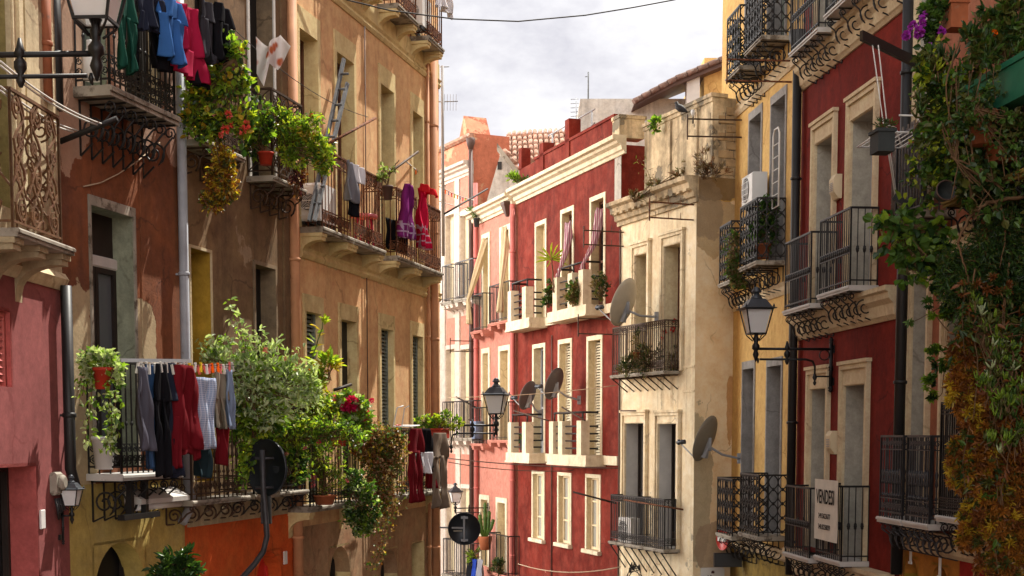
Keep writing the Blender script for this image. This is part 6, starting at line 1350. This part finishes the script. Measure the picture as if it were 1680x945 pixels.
x, z = F9.h(1280, 330, .12); t = empty('clothes_airer', F9.w(x, .2, z - .1), F9.ang, 'folded white clothes airer standing on the middle yellow balcony', 'clothes airer'); f = MB(); f.tube([(-.18, 0, 0), (-.18, 0, 1.15), (-.1, 0, 1.25), (.1, 0, 1.25), (.18, 0, 1.15), (.18, 0, 0), (-.18, 0, 0)], .014, 6); f.build('frame', M['plastic_white'], t); f = MB()
for i in range(5): f.tube([(-.18, 0, .2 + .2 * i), (.18, 0, .2 + .2 * i)], .009, 5)
f.build('bar', M['plastic_white'], t)
# toy and bottles behind the rusty balcony railing
x, z = F4.h(600, 385, .2); t = empty('toy_table', F4.w(x, .18, zm + .01), F4.ang, 'small pink plastic toy table behind the rusty railing', 'toy'); MB().lathe([(.2, .42), (.21, .45), (.2, .47), (.001, .47)], (0, 0, 0), 14).build('top', M['petal_pink'], t)
for sx, sy in ((-.12, -.1), (.12, -.1), (-.12, .1), (.12, .1)): MB().tube([(sx, sy, 0), (sx * .8, sy * .8, .42)], .022, 6).build('leg', M['petal_magenta'], t)
# ------------------------------------------------------------------ plants on the balconies
yl = lambda px, py, o: LF.hp(px, py, o).y
S_, B_, D_, L2_ = 'leaf_silver', 'leaf_bright', 'leaf_dark', 'leaf_lime'
G1 = 'plants on the left balconies'
Y = yl(168, 620, .55)
plant('hanging_basket', 'red hanging pot with trailing ivy beside the lower laundry', Y, [(168, 592, 34, 20, 420), (150, 615, 20, 22, 120), (190, 618, 16, 22, 120)], [(((152, 630), (148, 680), (140, 730)), 60, .035), (((178, 640), (186, 690), (180, 740)), 90, .04), (((190, 640), (188, 700), (172, 735)), 70, .035), (((140, 610), (132, 650)), 30, .03)],
      pot=(168, 603, 33, 35, 'red_pot'), L=.06, W=.04, mats=('leaf_mid', S_, B_, 'leaf_pale'), seed=1, group=G1)
Y = yl(400, 640, .5)
g = random.Random(77)
sh = []
for (x0, y0, x1, y1) in ((405, 590, 374, 496), (420, 580, 408, 548), (455, 600, 436, 566), (350, 590, 328, 570), (385, 590, 360, 556), (440, 590, 452, 560), (470, 600, 492, 575), (480, 615, 515, 600), (500, 630, 528, 628), (400, 600, 392, 530), (365, 580, 345, 560), (430, 590, 425, 545), (490, 650, 530, 662), (460, 640, 470, 590), (410, 640, 380, 625)):
    m_ = ((x0 + x1) / 2 + g.gauss(0, 5), (y0 + y1) / 2 - 6); sh.append((((x0, y0), m_, (x1, y1)), 46 if y0 - y1 > 60 else 34, .045))
plant('silver_bush', 'big silvery green bush with long upright shoots right of the lower laundry', Y, [(395, 606, 36, 18, 347), (430, 612, 40, 24, 396), (415, 645, 44, 26, 384), (355, 587, 24, 12, 148), (470, 612, 30, 22, 260), (455, 650, 40, 30, 347), (490, 655, 30, 26, 223), (505, 628, 18, 20, 124), (440, 680, 44, 18, 210)],
      sh, flowers=[(436, 574, 6, 'petal_pink', 24), (468, 588, 4, 'petal_pink', 16), (410, 600, 3.5, 'petal_pink', 12)], L=.085, W=.036, mats=(S_, 'leaf_grey', 'leaf_pale', B_), ws=(3, 1.6, 1.6, 1.3), seed=2, group=G1, up=.6, nst=22, spread=.55, per=8)
plant('vine', 'bright green vine spilling over the railing left of the large sign back', yl(420, 720, .55), [(420, 680, 35, 40, 800), (398, 700, 20, 40, 350), (445, 690, 30, 25, 450), (400, 660, 20, 20, 200)], [(((405, 700), (400, 750), (396, 792)), 160, .06), (((425, 700), (418, 740), (410, 770)), 120, .06)],
      L=.07, W=.05, mats=(B_, L2_, 'leaf_mid'), ws=(3, 1.3, 2), seed=3, group=G1, up=.1)
plant('bushy_plant', 'dark leafy bush behind the large round sign back', yl(450, 740, .3), [(480, 760, 26, 30, 500), (370, 720, 30, 40, 400), (450, 720, 50, 30, 500)], L=.07, W=.04, mats=(D_, 'leaf_mid'), seed=4, group=G1)
Y = yl(515, 600, .45)
g = random.Random(31)
bl = []
for i in range(26): u = i / 26; px = 488 + (532 - 488) * u; py = 660 - 140 * u; bl.append((px + g.gauss(0, 3), py, .1 + .04 * g.random(), .045, g.choice((-1, 1)) * (.8 + g.random() * .4), .35 + .5 * g.random(), g.choice((0, 0, 1, 2))))
for i in range(10): bl.append((532, 524 + i, .09, .04, g.gauss(0, .7), 1, 0))
plant('vine', 'tangle of leafy stems and pink blossom right of the large sign back', yl(480, 740, .6), [(470, 700, 36, 22, 420), (500, 712, 30, 20, 360), (545, 705, 26, 18, 260), (460, 740, 16, 26, 200), (585, 715, 14, 16, 130)], [(((450, 690), (462, 740), (455, 790)), 70, .05), (((480, 700), (490, 750), (484, 795)), 80, .05), (((505, 700), (512, 745), (506, 780)), 70, .05), (((530, 700), (540, 740), (534, 770)), 60, .05), (((560, 705), (566, 750), (558, 785)), 60, .05), (((440, 640), (480, 620), (515, 640)), 50, .06)],
      flowers=[(470, 745, 4, 'petal_pink', 16), (500, 735, 4, 'petal_pink', 16), (452, 735, 3.5, 'petal_coral', 14), (523, 725, 4, 'petal_magenta', 16)], L=.065, W=.035, mats=('leaf_mid', B_, L2_, 'leaf_olive'), ws=(2, 2.4, 1.4, 1), stems=[(((438, 690), (500, 694), (592, 708)), .006), (((515, 640), (508, 670), (500, 694)), .006)], seed=54, group=G1, up=.0, per=7, spread=.6)
plant('tall_plant', 'tall stem with yellow green leaf pairs before the peach house shutters', Y, [(505, 640, 14, 12, 60)], bigleaf=bl, stems=[(((485, 680), (500, 620), (518, 570), (532, 522)), .011)], L=.1, W=.04, mats=(L2_, B_, 'leaf_yellow'), seed=5, group=G1, stem_mat='stem_green', nst=0)
plant('tall_plant', 'yellow green leafy shoot below the tall stem', Y, [(540, 600, 16, 22, 130), (528, 625, 12, 20, 90)], L=.12, W=.04, mats=(L2_, 'leaf_yellow', B_), seed=6, group=G1)
plant('geranium', 'geranium with a large magenta flower head in a red pot', yl(560, 680, .5), [(560, 670, 42, 22, 800), (590, 690, 26, 24, 420), (525, 680, 26, 26, 420), (575, 700, 30, 20, 350)], flowers=[(577, 663, 14, 'petal_magenta', 70), (566, 666, 9, 'petal_magenta', 40), (588, 668, 9, 'petal_magenta', 40), (600, 678, 7, 'petal_magenta', 30), (602, 692, 7, 'petal_magenta', 26), (550, 653, 6, 'petal_pink', 26), (543, 596, 6, 'petal_magenta', 30), (512, 604, 6, 'petal_red', 24), (610, 657, 4.5, 'petal_magenta', 20), (436, 574, 6, 'petal_pink', 26), (490, 580, 4, 'petal_pink', 18), (543, 668, 5, 'petal_red', 20)],
      pot=(555, 712, 34, 20, 'red_pot'), L=.075, W=.06, mats=(B_, 'leaf_mid', 'leaf_pale', L2_), ws=(3, 2, 1.5, 1), seed=7, group=G1)
plant('bushy_plant', 'tall light green bush behind the geraniums', yl(520, 650, .3), [(515, 650, 30, 40, 700), (500, 690, 28, 30, 450)], L=.05, W=.025, mats=(B_, 'leaf_mid', L2_), seed=8, group=G1)
plant('potted_plant', 'feathery light green plant in a round bowl on the corner balcony', yl(535, 780, .45), [(530, 740, 24, 50, 700), (540, 790, 26, 26, 350), (510, 720, 16, 30, 250)], pot=(532, 812, 40, 16, 'terracotta'), flowers=[(513, 783, 6, 'petal_pink', 24), (512, 795, 6, 'petal_pink', 24), (570, 788, 4, 'petal_pink', 14)], L=.06, W=.018, mats=('leaf_mid', B_, 'leaf_olive', L2_), seed=9, group=G1)
Y = yl(610, 760, .55)
plant('trailing_plant', 'long curtain of brown and green trailing stems at the peach house corner', Y, [(615, 730, 34, 34, 1500), (640, 745, 24, 38, 900), (600, 745, 24, 34, 600), (620, 790, 24, 40, 800), (600, 705, 30, 10, 300), (645, 715, 18, 14, 300), (632, 820, 14, 24, 300)],
      [(((628, 800), (634, 860), (626, 900), (610, 930)), 260, .05), (((640, 780), (645, 830), (640, 870)), 160, .05), (((655, 750), (660, 790), (655, 830)), 110, .05), (((612, 800), (618, 840), (612, 870)), 110, .05)],
      L=.05, W=.035, mats=('leaf_rust', 'leaf_blush', 'leaf_olive', 'leaf_mid', 'leaf_yellow'), ws=(3, 2, 2, 1.2, .8), seed=10, group=G1, up=-.2, ry=.7)
plant('bushy_plant', 'dense green bush hanging below the round corner balcony', yl(590, 820, .6), [(590, 800, 24, 26, 600), (595, 840, 26, 34, 900), (590, 862, 22, 18, 350), (578, 790, 14, 14, 200)], L=.06, W=.035, mats=('leaf_mid', D_, 'leaf_pale', B_), ws=(3, 2, 1, 1), seed=11, group=G1)
plant('potted_plant', 'light green herbs in long planters behind the corner washing', yl(720, 690, .4), [(700, 690, 16, 10, 260), (725, 688, 20, 12, 330), (750, 695, 10, 10, 120), (715, 700, 28, 6, 160)], pot=(722, 703, 56, 16, 'red_pot', 'box', F4), L=.06, W=.035, mats=(B_, L2_, 'leaf_mid'), seed=12, group=G1)
# upper balconies
plant('climbing_vine', 'climbing vine with red flowers on the upper dark brown balcony', yl(345, 150, .45), [(388, 82, 12, 14, 90), (352, 118, 16, 20, 190), (335, 165, 24, 22, 260), (372, 145, 20, 18, 220), (320, 195, 16, 26, 200), (372, 196, 22, 24, 240), (402, 132, 14, 14, 110), (398, 200, 14, 24, 150), (320, 150, 12, 16, 110), (345, 215, 14, 18, 150)],
      [(((395, 110), (392, 80), (378, 58)), 40, .05), (((340, 190), (405, 178), (425, 150)), 40, .05), (((330, 200), (330, 235)), 24, .04), (((390, 190), (400, 235)), 24, .04), (((350, 130), (372, 110), (405, 118)), 30, .04)], flowers=[(375, 188, 7, 'petal_coral', 30), (370, 212, 8, 'petal_coral', 30), (404, 205, 8, 'petal_coral', 34), (386, 116, 4, 'petal_red', 16), (360, 108, 4, 'petal_red', 16), (398, 215, 7, 'petal_coral', 24), (362, 222, 5, 'petal_coral', 18), (380, 205, 5, 'petal_coral', 18), (352, 190, 4, 'petal_pink', 14)],
      L=.075, W=.055, mats=(B_, 'leaf_mid', L2_, D_, 'leaf_yellow'), ws=(3, 2, 2, 1.2, .5), seed=13, group=G1, per=8, spread=.5)
plant('hanging_plant', 'yellow brown cushion of leaves hanging under the upper dark brown balcony', yl(358, 290, .5), [(368, 268, 16, 24, 700), (362, 295, 22, 24, 900), (350, 325, 20, 22, 700), (372, 310, 14, 20, 350), (352, 205, 8, 40, 260)], [(((360, 230), (362, 260)), 60, .03)], L=.05, W=.028, mats=('leaf_yellow', 'leaf_orange', 'leaf_olive', 'leaf_rust'), ws=(3, 1.6, 2, 1), seed=14, group=G1, up=-.1, nst=4)
plant('potted_plant', 'red pot of leafy stems behind the lattice railing', yl(425, 230, .25), [(425, 205, 20, 40, 500), (415, 240, 16, 20, 200)], pot=(436, 250, 26, 20, 'red_pot'), L=.07, W=.04, mats=(B_, 'leaf_mid', D_), seed=15, group=G1)
plant('bushy_plant', 'bright yellow green bush leaning over the lattice railing', yl(480, 225, .5), [(470, 215, 30, 30, 700), (505, 205, 20, 24, 350), (480, 255, 34, 22, 500), (520, 240, 24, 14, 350), (530, 265, 14, 16, 240), (460, 190, 20, 16, 200)], [(((500, 225), (535, 235), (535, 285)), 130, .05), (((510, 190), (528, 186)), 16, .03)], flowers=[(511, 190, 4, 'petal_red', 16)], L=.07, W=.03, mats=(L2_, B_, 'leaf_mid', 'leaf_yellow'), ws=(2, 3, 2, .8), seed=16, group=G1, up=.1)
plant('hanging_plant', 'wine red trailing plant at the corner of the lattice balcony', yl(487, 300, .5), [(487, 295, 9, 30, 260)], L=.06, W=.025, mats=('leaf_wine', 'leaf_rust'), seed=17, group=G1, up=-.3)
plant('potted_plant', 'thin shrub in a small square pot on the rusty balcony railing', yl(638, 280, .5), [(640, 280, 20, 16, 90), (628, 290, 10, 14, 60)], pot=(636, 305, 18, 22, 'pipe_brown'), stems=[(((636, 305), (640, 285), (655, 262)), .012)], L=.06, W=.03, mats=('leaf_pale', B_, 'leaf_olive'), seed=18, group=G1)
plant('shrub', 'dark glossy shrub at the bottom edge before the yellow and orange walls', yl(290, 930, .9), [(290, 925, 30, 24, 420), (270, 940, 22, 18, 240), (310, 945, 24, 20, 260), (290, 950, 34, 16, 300)], L=.09, W=.035, mats=(D_, 'leaf_mid'), ws=(3, 1), seed=19, group=G1)
# centre
Y7 = F7.hp(930, 470, .4).y
plant('palm', 'small palm standing on the left upper masonry balcony', F7.hp(906, 440, .5).y, [(905, 423, 3, 3, 6)], bigleaf=[(905, 426, .38, .035, math.cos(a_ * .42), math.sin(a_ * .42) * .8 + .15, 0) for a_ in range(-1, 9)] * 2, stems=[(((908, 480), (907, 450), (905, 426)), .02)], L=.2, W=.03, mats=(L2_, B_), seed=20)
plant('potted_plant', 'green shrub at the near end of the left masonry balcony', F7.hp(898, 490, .5).y, [(900, 490, 11, 14, 260), (902, 470, 8, 12, 120)], L=.08, W=.05, mats=('leaf_mid', D_, 'leaf_olive'), seed=21)
plant('bushy_plant', 'round olive bush spilling from the right upper masonry balcony', F7.hp(940, 475, .55).y, [(942, 478, 15, 19, 500), (935, 488, 12, 12, 200)], L=.08, W=.055, mats=('leaf_olive', 'leaf_mid', 'leaf_dry'), seed=22)
plant('bushy_plant', 'dark dry bush at the near side of the right upper masonry balcony', F7.hp(985, 470, .35).y, [(985, 470, 12, 24, 420)], L=.07, W=.045, mats=(D_, 'leaf_dry', 'leaf_olive'), seed=23)
plant('potted_plant', 'dark pot plant behind the lower masonry balcony bars', F7.hp(858, 725, .3).y, [(858, 718, 6, 8, 80)], pot=(858, 722, 11, 17, 'dark_pot'), L=.08, W=.05, mats=(D_, 'leaf_mid'), seed=24)
plant('dry_plants', 'tangle of dry plants with red geraniums behind the upper cream house railing', F8.hp(1070, 595, .2).y, [(1030, 600, 22, 16, 380), (1060, 590, 22, 22, 420), (1095, 592, 18, 26, 380), (1050, 560, 8, 24, 100)], flowers=[(1090, 545, 5, 'petal_red', 20), (1104, 540, 5, 'petal_red', 20), (1106, 526, 4, 'petal_red', 16), (1088, 555, 4, 'petal_red', 14)], pot=(1044, 578, 12, 10, 'terracotta'), L=.09, W=.02, mats=('leaf_dry', 'leaf_olive', D_), seed=25, up=.7)
plant('roof_weeds', 'tuft of green weeds growing on the cornice left of the red parapet', F7.hp(852, 296, .2).y, [(852, 296, 14, 8, 200), (838, 293, 9, 5, 80)], L=.12, W=.03, mats=('leaf_mid', 'leaf_olive', B_), seed=26, up=.9)
plant('roof_weeds', 'green weeds behind the stone end pier of the red parapet', F8.hp(1074, 205, -.1).y, [(1074, 205, 7, 10, 110)], L=.1, W=.05, mats=(B_, 'leaf_mid'), seed=27)
plant('roof_weeds', 'dry weeds along the ledge above the cream house cornice', F8.hp(1080, 300, .15).y, [(1040, 322, 14, 9, 130), (1080, 305, 20, 9, 120), (1120, 285, 18, 10, 150), (1160, 275, 22, 22, 260)], [(((1070, 305), (1062, 280), (1050, 262)), 26, .08), (((1120, 285), (1128, 262)), 16, .05)], L=.09, W=.018, mats=('leaf_dry', 'leaf_rust', 'leaf_olive'), seed=28, up=.9)
plant('hanging_plant', 'spiky pot plant on the edge of the rose house cornice pipe', F6.hp(780, 352, .2).y, [(778, 350, 9, 9, 110)], pot=(782, 358, 11, 14, 'dark_pot'), L=.14, W=.02, mats=('leaf_mid', 'leaf_olive'), seed=29, up=.4)
t = empty('cactus', F6.hp(796, 930, .35), 0, 'tall green column cactus on the lowest rose house balcony', 'cactus'); k_ = t.location.y / FPX
for dx, h_, tl in ((0, 44, 0), (-6, 24, -3), (5, 30, 2), (9, 16, 5), (-10, 12, -5)):
    mb = MB(); n_ = 8; pts = [Vector(((dx + tl * u / n_) * k_, 0, 1.0 + (h_ * u / n_) * k_)) for u in range(n_ + 1)]; pts = [Vector((0, 0, .75))] + pts; mb.tube(pts, [.04] + [.045 + .012 * (i % 2) for i in range(n_)] + [.02], 8); mb.build('column', M['leaf_mid'], t)
MB().lathe([(.13, .45), (.18, .75), (.19, .8), (.15, .8)], (0, 0, 0), 12).build('pot', M['terracotta'], t)
plant('potted_plant', 'spiky plant in a terracotta pot beside the tall cactus', F6.hp(782, 915, .5).y, [(778, 912, 9, 9, 80)], pot=(782, 918, 10, 14, 'terracotta'), L=.22, W=.03, mats=('leaf_olive', B_), seed=30, up=.6)
plant('bushy_plant', 'dark bush right of the lowest rose house washing', F6.hp(818, 930, .4).y, [(818, 930, 12, 16, 260)], L=.08, W=.05, mats=(D_, 'leaf_olive'), seed=31)
# yellow house
Y9 = F9.hp(1250, 400, .3).y
plant('potted_plant', 'large terracotta pot of dark foliage behind the middle yellow balcony railing', Y9, [(1255, 375, 22, 28, 500), (1262, 345, 14, 16, 200)], pot=(1252, 400, 26, 24, 'terracotta'), L=.09, W=.05, mats=(D_, 'leaf_mid'), seed=32)
plant('hanging_plant', 'mossy green plant trailing down between the two middle yellow balconies', F9.hp(1203, 430, .55).y, [(1203, 440, 10, 28, 500), (1210, 460, 14, 12, 260), (1207, 400, 6, 20, 160)], [(((1232, 380), (1226, 400), (1228, 425)), 50, .05), (((1200, 385), (1192, 410)), 40, .05)], L=.07, W=.04, mats=('leaf_olive', 'leaf_mid', 'leaf_dry'), seed=33, up=-.2)
plant('potted_plant', 'dark plants inside the topmost yellow balcony', F9.hp(1205, 80, .3).y, [(1212, 85, 10, 26, 200), (1205, 55, 8, 12, 60)], pot=(1212, 108, 16, 12, 'dark_pot'), L=.1, W=.05, mats=(D_, 'leaf_olive'), seed=34)
# ------------------------------------------------------------------ the green wall of plants at right
Y = 14.9; GR = 'plants hanging on the right'
plant('geranium', 'purple geranium with dark trailing leaves in a red brown trough at top right', 15.6, [(1535, 12, 20, 20, 420), (1530, 50, 12, 34, 380), (1522, 20, 12, 18, 160)], flowers=[(1487, 58, 8, 'petal_purple', 44), (1497, 42, 8, 'petal_purple', 40), (1507, 53, 10, 'petal_purple', 50), (1514, 38, 7, 'petal_purple', 36), (1519, 20, 5, 'petal_purple', 22), (1512, 30, 6, 'petal_purple', 30), (1545, 50, 8, 'petal_purple', 34), (1525, 74, 5, 'petal_purple', 22)], pot=(1568, 3, 38, 44, 'terracotta', 'box', F11), L=.07, W=.04, mats=(D_, 'leaf_mid'), seed=40, group=GR, stems=[(((1525, 30), (1505, 45), (1490, 58)), .005)])
plant('succulent', 'succulents and an orange flower in the green planter box', 14.1, [(1640, 75, 40, 34, 420), (1660, 40, 26, 44, 460), (1605, 70, 22, 40, 300)], rosettes=[(1640, 30, 30, 26, 14, .11, .03, 8), (1612, 80, 18, 26, 8, .1, .025, 7)], fingers=[(1620, 85, 16, 30, 12, .16), (1650, 90, 30, 20, 14, .15)], flowers=[(1630, 56, 7, 'petal_orange', 34)], pot=(1652, 110, 260, 66, 'green_box', 'box', F11), L=.1, W=.04, mats=('leaf_mid', D_, 'leaf_olive'), seed=41, group=GR, stems=[(((1600, 110), (1620, 70), (1598, 20)), .018), (((1650, 110), (1640, 60), (1655, 10)), .012)])
plant('potted_plant', 'leafy plant in a large terracotta pot under the green planter box', 14.2, [(1615, 175, 24, 12, 160), (1640, 210, 20, 30, 200)], pot=(1612, 182, 48, 54, 'terracotta'), L=.08, W=.05, mats=(D_, 'leaf_mid'), seed=42, group=GR)
plant('potted_plant', 'flat terracotta trough of dark leaves below the large terracotta pot', 14.25, [(1650, 228, 30, 12, 200)], pot=(1640, 240, 60, 26, 'terracotta', 'box', F11), L=.07, W=.045, mats=(D_, 'leaf_olive'), seed=43, group=GR)
plant('ivy', 'pale yellow green ivy tumbling down in front of the clothes airer', 15.2, [(1545, 130, 36, 24, 520), (1560, 175, 40, 34, 900), (1540, 220, 34, 34, 700), (1575, 230, 26, 40, 600), (1550, 280, 34, 30, 520), (1520, 105, 20, 16, 160), (1590, 130, 20, 30, 300), (1585, 290, 26, 30, 400)],
      [(((1510, 250), (1500, 280), (1492, 300)), 60, .06), (((1530, 230), (1524, 290), (1526, 350)), 90, .06), (((1540, 60), (1525, 110), (1500, 160)), 60, .06)], fingers=[(1545, 110, 40, 24, 22, .12), (1505, 175, 18, 24, 8, .12)], L=.075, W=.06, mats=('leaf_olive', 'leaf_mid', 'leaf_lime', D_), ws=(2.4, 2, 1.1, 1), seed=44, group=GR, up=.1, stems=[(((1590, 90), (1560, 160), (1575, 240), (1600, 330)), .012), (((1575, 100), (1600, 170), (1582, 260)), .01)])
plant('fig_tree', 'branch of broad bright fig leaves over the short black beam', 15.3, [(1475, 352, 22, 16, 60), (1450, 372, 16, 14, 36), (1500, 380, 26, 16, 70), (1470, 405, 22, 14, 50), (1510, 415, 34, 22, 110), (1545, 425, 26, 26, 80), (1535, 385, 24, 20, 60), (1500, 440, 18, 18, 40), (1555, 455, 20, 20, 60)], stems=[(((1605, 440), (1560, 430), (1510, 405), (1462, 365)), .012), (((1560, 430), (1520, 440), (1490, 445)), .007), (((1535, 415), (1510, 385), (1478, 350)), .007)], L=.115, W=.1, mats=('leaf_bright', 'leaf_mid', 'leaf_mid', 'leaf_dark'), seed=45, group=GR, up=-.1, per=4, spread=.7)
plant('potted_plant', 'small dark planter with a green tuft hanging under the clothes airer', 15.7, [(1452, 205, 16, 10, 180)], pot=(1448, 214, 42, 36, 'dark_pot', 'box', F11), L=.05, W=.012, mats=('leaf_mid', D_), seed=52, group=GR)
plant('old_vine', 'thick bare vine branch crossing the dark hanging plants', 14.1, [(1600, 340, 20, 20, 40)], stems=[(((1690, 322), (1640, 328), (1604, 343), (1582, 372), (1572, 400)), .022), (((1604, 343), (1590, 300), (1595, 250), (1578, 205)), .013), (((1572, 400), (1580, 430), (1592, 465)), .012), (((1604, 343), (1628, 300), (1618, 250)), .009), (((1640, 328), (1650, 380), (1640, 440)), .008)], L=.08, W=.06, mats=('leaf_olive', 'leaf_mid'), seed=46, group=GR)
plant('ivy', 'thin ivy strands hanging across the terracotta pots at the right edge', 13.9, [(1600, 160, 22, 20, 130), (1585, 205, 16, 22, 110), (1650, 195, 26, 12, 150), (1668, 240, 14, 30, 150)], [(((1620, 150), (1612, 190), (1618, 235)), 50, .04), (((1590, 150), (1580, 210), (1590, 270)), 60, .05), (((1650, 180), (1640, 230), (1648, 290)), 60, .05), (((1672, 180), (1664, 240), (1670, 300)), 60, .05), (((1632, 105), (1628, 130), (1634, 160)), 30, .03)], L=.06, W=.045, mats=(D_, 'leaf_olive', 'leaf_mid'), seed=53, group=GR, up=-.1)
plant('rosemary', 'dark mass of rosemary hanging below the vine branch', 14.3, [(1640, 400, 44, 50, 2200), (1610, 450, 40, 50, 2000), (1650, 490, 40, 50, 2000), (1575, 470, 30, 40, 1100), (1560, 430, 26, 30, 600), (1660, 320, 34, 60, 1600), (1600, 520, 30, 30, 800), (1665, 430, 30, 80, 1800), (1670, 520, 26, 40, 800)], L=.065, W=.016, mats=(D_, 'leaf_mid', 'leaf_olive'), ws=(3, 1.4, .7), seed=47, group=GR, up=-.2, spread=.4)
plant('hanging_plant', 'dark leafy mass filling the right edge under the planters', 14.4, [(1655, 250, 40, 50, 900), (1630, 300, 46, 40, 900), (1600, 300, 24, 44, 500), (1670, 200, 20, 40, 400), (1610, 220, 20, 40, 300)], L=.08, W=.05, mats=(D_, D_, 'leaf_olive'), seed=48, group=GR)
plant('jade_plant', 'bare twigs tipped with small green rosettes before the white door surround', 15.2, [(1565, 505, 18, 22, 90)], rosettes=[(1536, 475, 6, 6, 3, .07, .03, 8), (1522, 498, 6, 6, 3, .07, .03, 8), (1555, 510, 12, 10, 7, .08, .035, 8), (1526, 520, 6, 6, 3, .06, .03, 8), (1492, 530, 4, 4, 2, .06, .025, 8), (1565, 470, 14, 16, 10, .08, .035, 8), (1530, 575, 12, 12, 8, .06, .03, 8), (1520, 625, 14, 16, 10, .06, .03, 8), (1545, 590, 12, 14, 8, .1, .035, 8), (1530, 650, 10, 8, 5, .06, .03, 8)], stems=[(((1580, 545), (1556, 520), (1536, 478)), .008), (((1560, 548), (1540, 525), (1524, 500)), .007), (((1540, 505), (1515, 520), (1492, 530)), .005), (((1572, 590), (1540, 600), (1525, 625)), .007), (((1575, 580), (1550, 610), (1545, 645), (1532, 655)), .006)], L=.07, W=.04, mats=('leaf_mid', D_, B_), seed=49, group=GR)
R_ = ('leaf_rust', 'leaf_orange', 'leaf_yellow', 'leaf_olive')
Y = 14.2
plant('sedum', 'rust orange sedum cascading down the right edge', Y, [(1645, 600, 40, 80, 300), (1645, 800, 40, 100, 300), (1668, 700, 24, 160, 400)], rosettes=[(1585, 580, 30, 34, 110, .085, .026, 8), (1580, 640, 26, 40, 110, .085, .026, 8), (1620, 560, 36, 40, 110, .085, .026, 8), (1625, 700, 50, 50, 210, .085, .026, 8), (1600, 770, 46, 46, 185, .085, .026, 8), (1660, 790, 40, 60, 210, .085, .026, 8), (1625, 850, 50, 44, 185, .085, .026, 8), (1665, 890, 34, 44, 135, .085, .026, 8), (1592, 880, 22, 22, 54, .085, .026, 8), (1665, 630, 30, 70, 161, .085, .026, 8), (1572, 750, 16, 36, 49, .085, .026, 8), (1640, 930, 40, 24, 73, .085, .026, 8)], L=.08, W=.025, mats=R_, ws=(2.4, 4, 1.2, 1.2), seed=50, group=GR, up=-.1, stems=[(((1580, 560), (1610, 530), (1640, 500)), .008), (((1620, 880), (1650, 820), (1670, 770)), .007)])
plant('ice_plant', 'light green finger leaves trailing through the rust orange sedum', 14.0, [(1650, 560, 30, 24, 40)], fingers=[(1620, 530, 20, 26, 16, .09), (1632, 580, 22, 24, 18, .09), (1620, 625, 20, 24, 18, .09), (1655, 600, 20, 30, 18, .09), (1640, 670, 30, 28, 22, .1), (1665, 650, 18, 30, 14, .09), (1640, 725, 34, 18, 16, .09), (1600, 505, 14, 14, 8, .09), (1670, 720, 14, 24, 8, .09)], L=.1, W=.025, mats=('leaf_bright', 'leaf_olive', 'leaf_pale', 'leaf_mid'), ws=(1.6, 2, .6, 1), seed=51, group=GR, up=.4)
q = P(1553, 312, 14.9); t = empty('hanging_pot', q, 0, 'round pot with brown rim hanging sideways among the vine stems', 'pot'); o = MB().lathe([(.04, -.16), (.08, -.14), (.1, -.02), (.11, 0), (.1, .0), (.08, -.1), (.001, -.12)], (0, 0, 0), 18).build('bowl', M['dark_pot'], t); o.rotation_euler = (R(80), R(20), 0); o = MB().tube([(.105 * math.cos(a_ / 10 * math.pi), .105 * math.sin(a_ / 10 * math.pi), 0) for a_ in range(21)], .008, 6).build('rim', M['pipe_brown'], t); o.rotation_euler = (R(80), R(20), 0)

# soft dry brush on the crumbling cream attic ledge
plant('dry_bush', 'reddish dry brushwood on the corner of the cream attic ledge', F8.hp(1150, 290, .1).y - .1, [(1155, 270, 18, 24, 260), (1170, 285, 24, 12, 180)], L=.1, W=.012, mats=('leaf_rust', 'stem_brown', 'leaf_dry'), seed=55, up=1.0, nst=24, ry=.3)

plant('hanging_plant', 'mixed green and rusty sprays where the rosemary meets the rust orange sedum', 14.05, [(1600, 520, 26, 22, 140), (1655, 640, 24, 60, 70), (1645, 780, 22, 60, 50), (1668, 560, 18, 60, 140)], [(((1585, 470), (1578, 520), (1584, 580)), 50, .05), (((1620, 480), (1612, 540), (1622, 610)), 60, .05), (((1650, 470), (1646, 540), (1655, 620)), 60, .05), (((1590, 700), (1580, 760), (1588, 820)), 46, .05), (((1640, 840), (1632, 890), (1640, 945)), 46, .05)], rosettes=[(1600, 480, 30, 26, 20, .07, .022, 8), (1640, 470, 30, 34, 26, .07, .022, 8)], stems=[(((1600, 440), (1590, 520), (1605, 600), (1596, 690)), .009), (((1655, 430), (1645, 540), (1660, 660), (1650, 800)), .01), (((1625, 470), (1618, 600), (1630, 740)), .007)], L=.09, W=.035, mats=(D_, 'leaf_olive', 'leaf_rust', 'leaf_mid'), ws=(3, 2, 2, 1), seed=56, group=GR, up=-.2, per=6, spread=.6)
plant('ivy', 'dark ivy leaves scattered over the right edge below the green planter box', 14.0, [(1565, 200, 30, 60, 40), (1605, 290, 28, 40, 36), (1640, 310, 40, 50, 50), (1585, 110, 28, 30, 26)], stems=[(((1575, 60), (1552, 150), (1572, 250), (1560, 330)), .009), (((1610, 120), (1592, 220), (1612, 320)), .008)], L=.085, W=.065, mats=(D_, 'leaf_mid', 'leaf_olive'), ws=(2, 2, 1), seed=57, group=GR, up=-.2, per=4, spread=.9, nst=8)
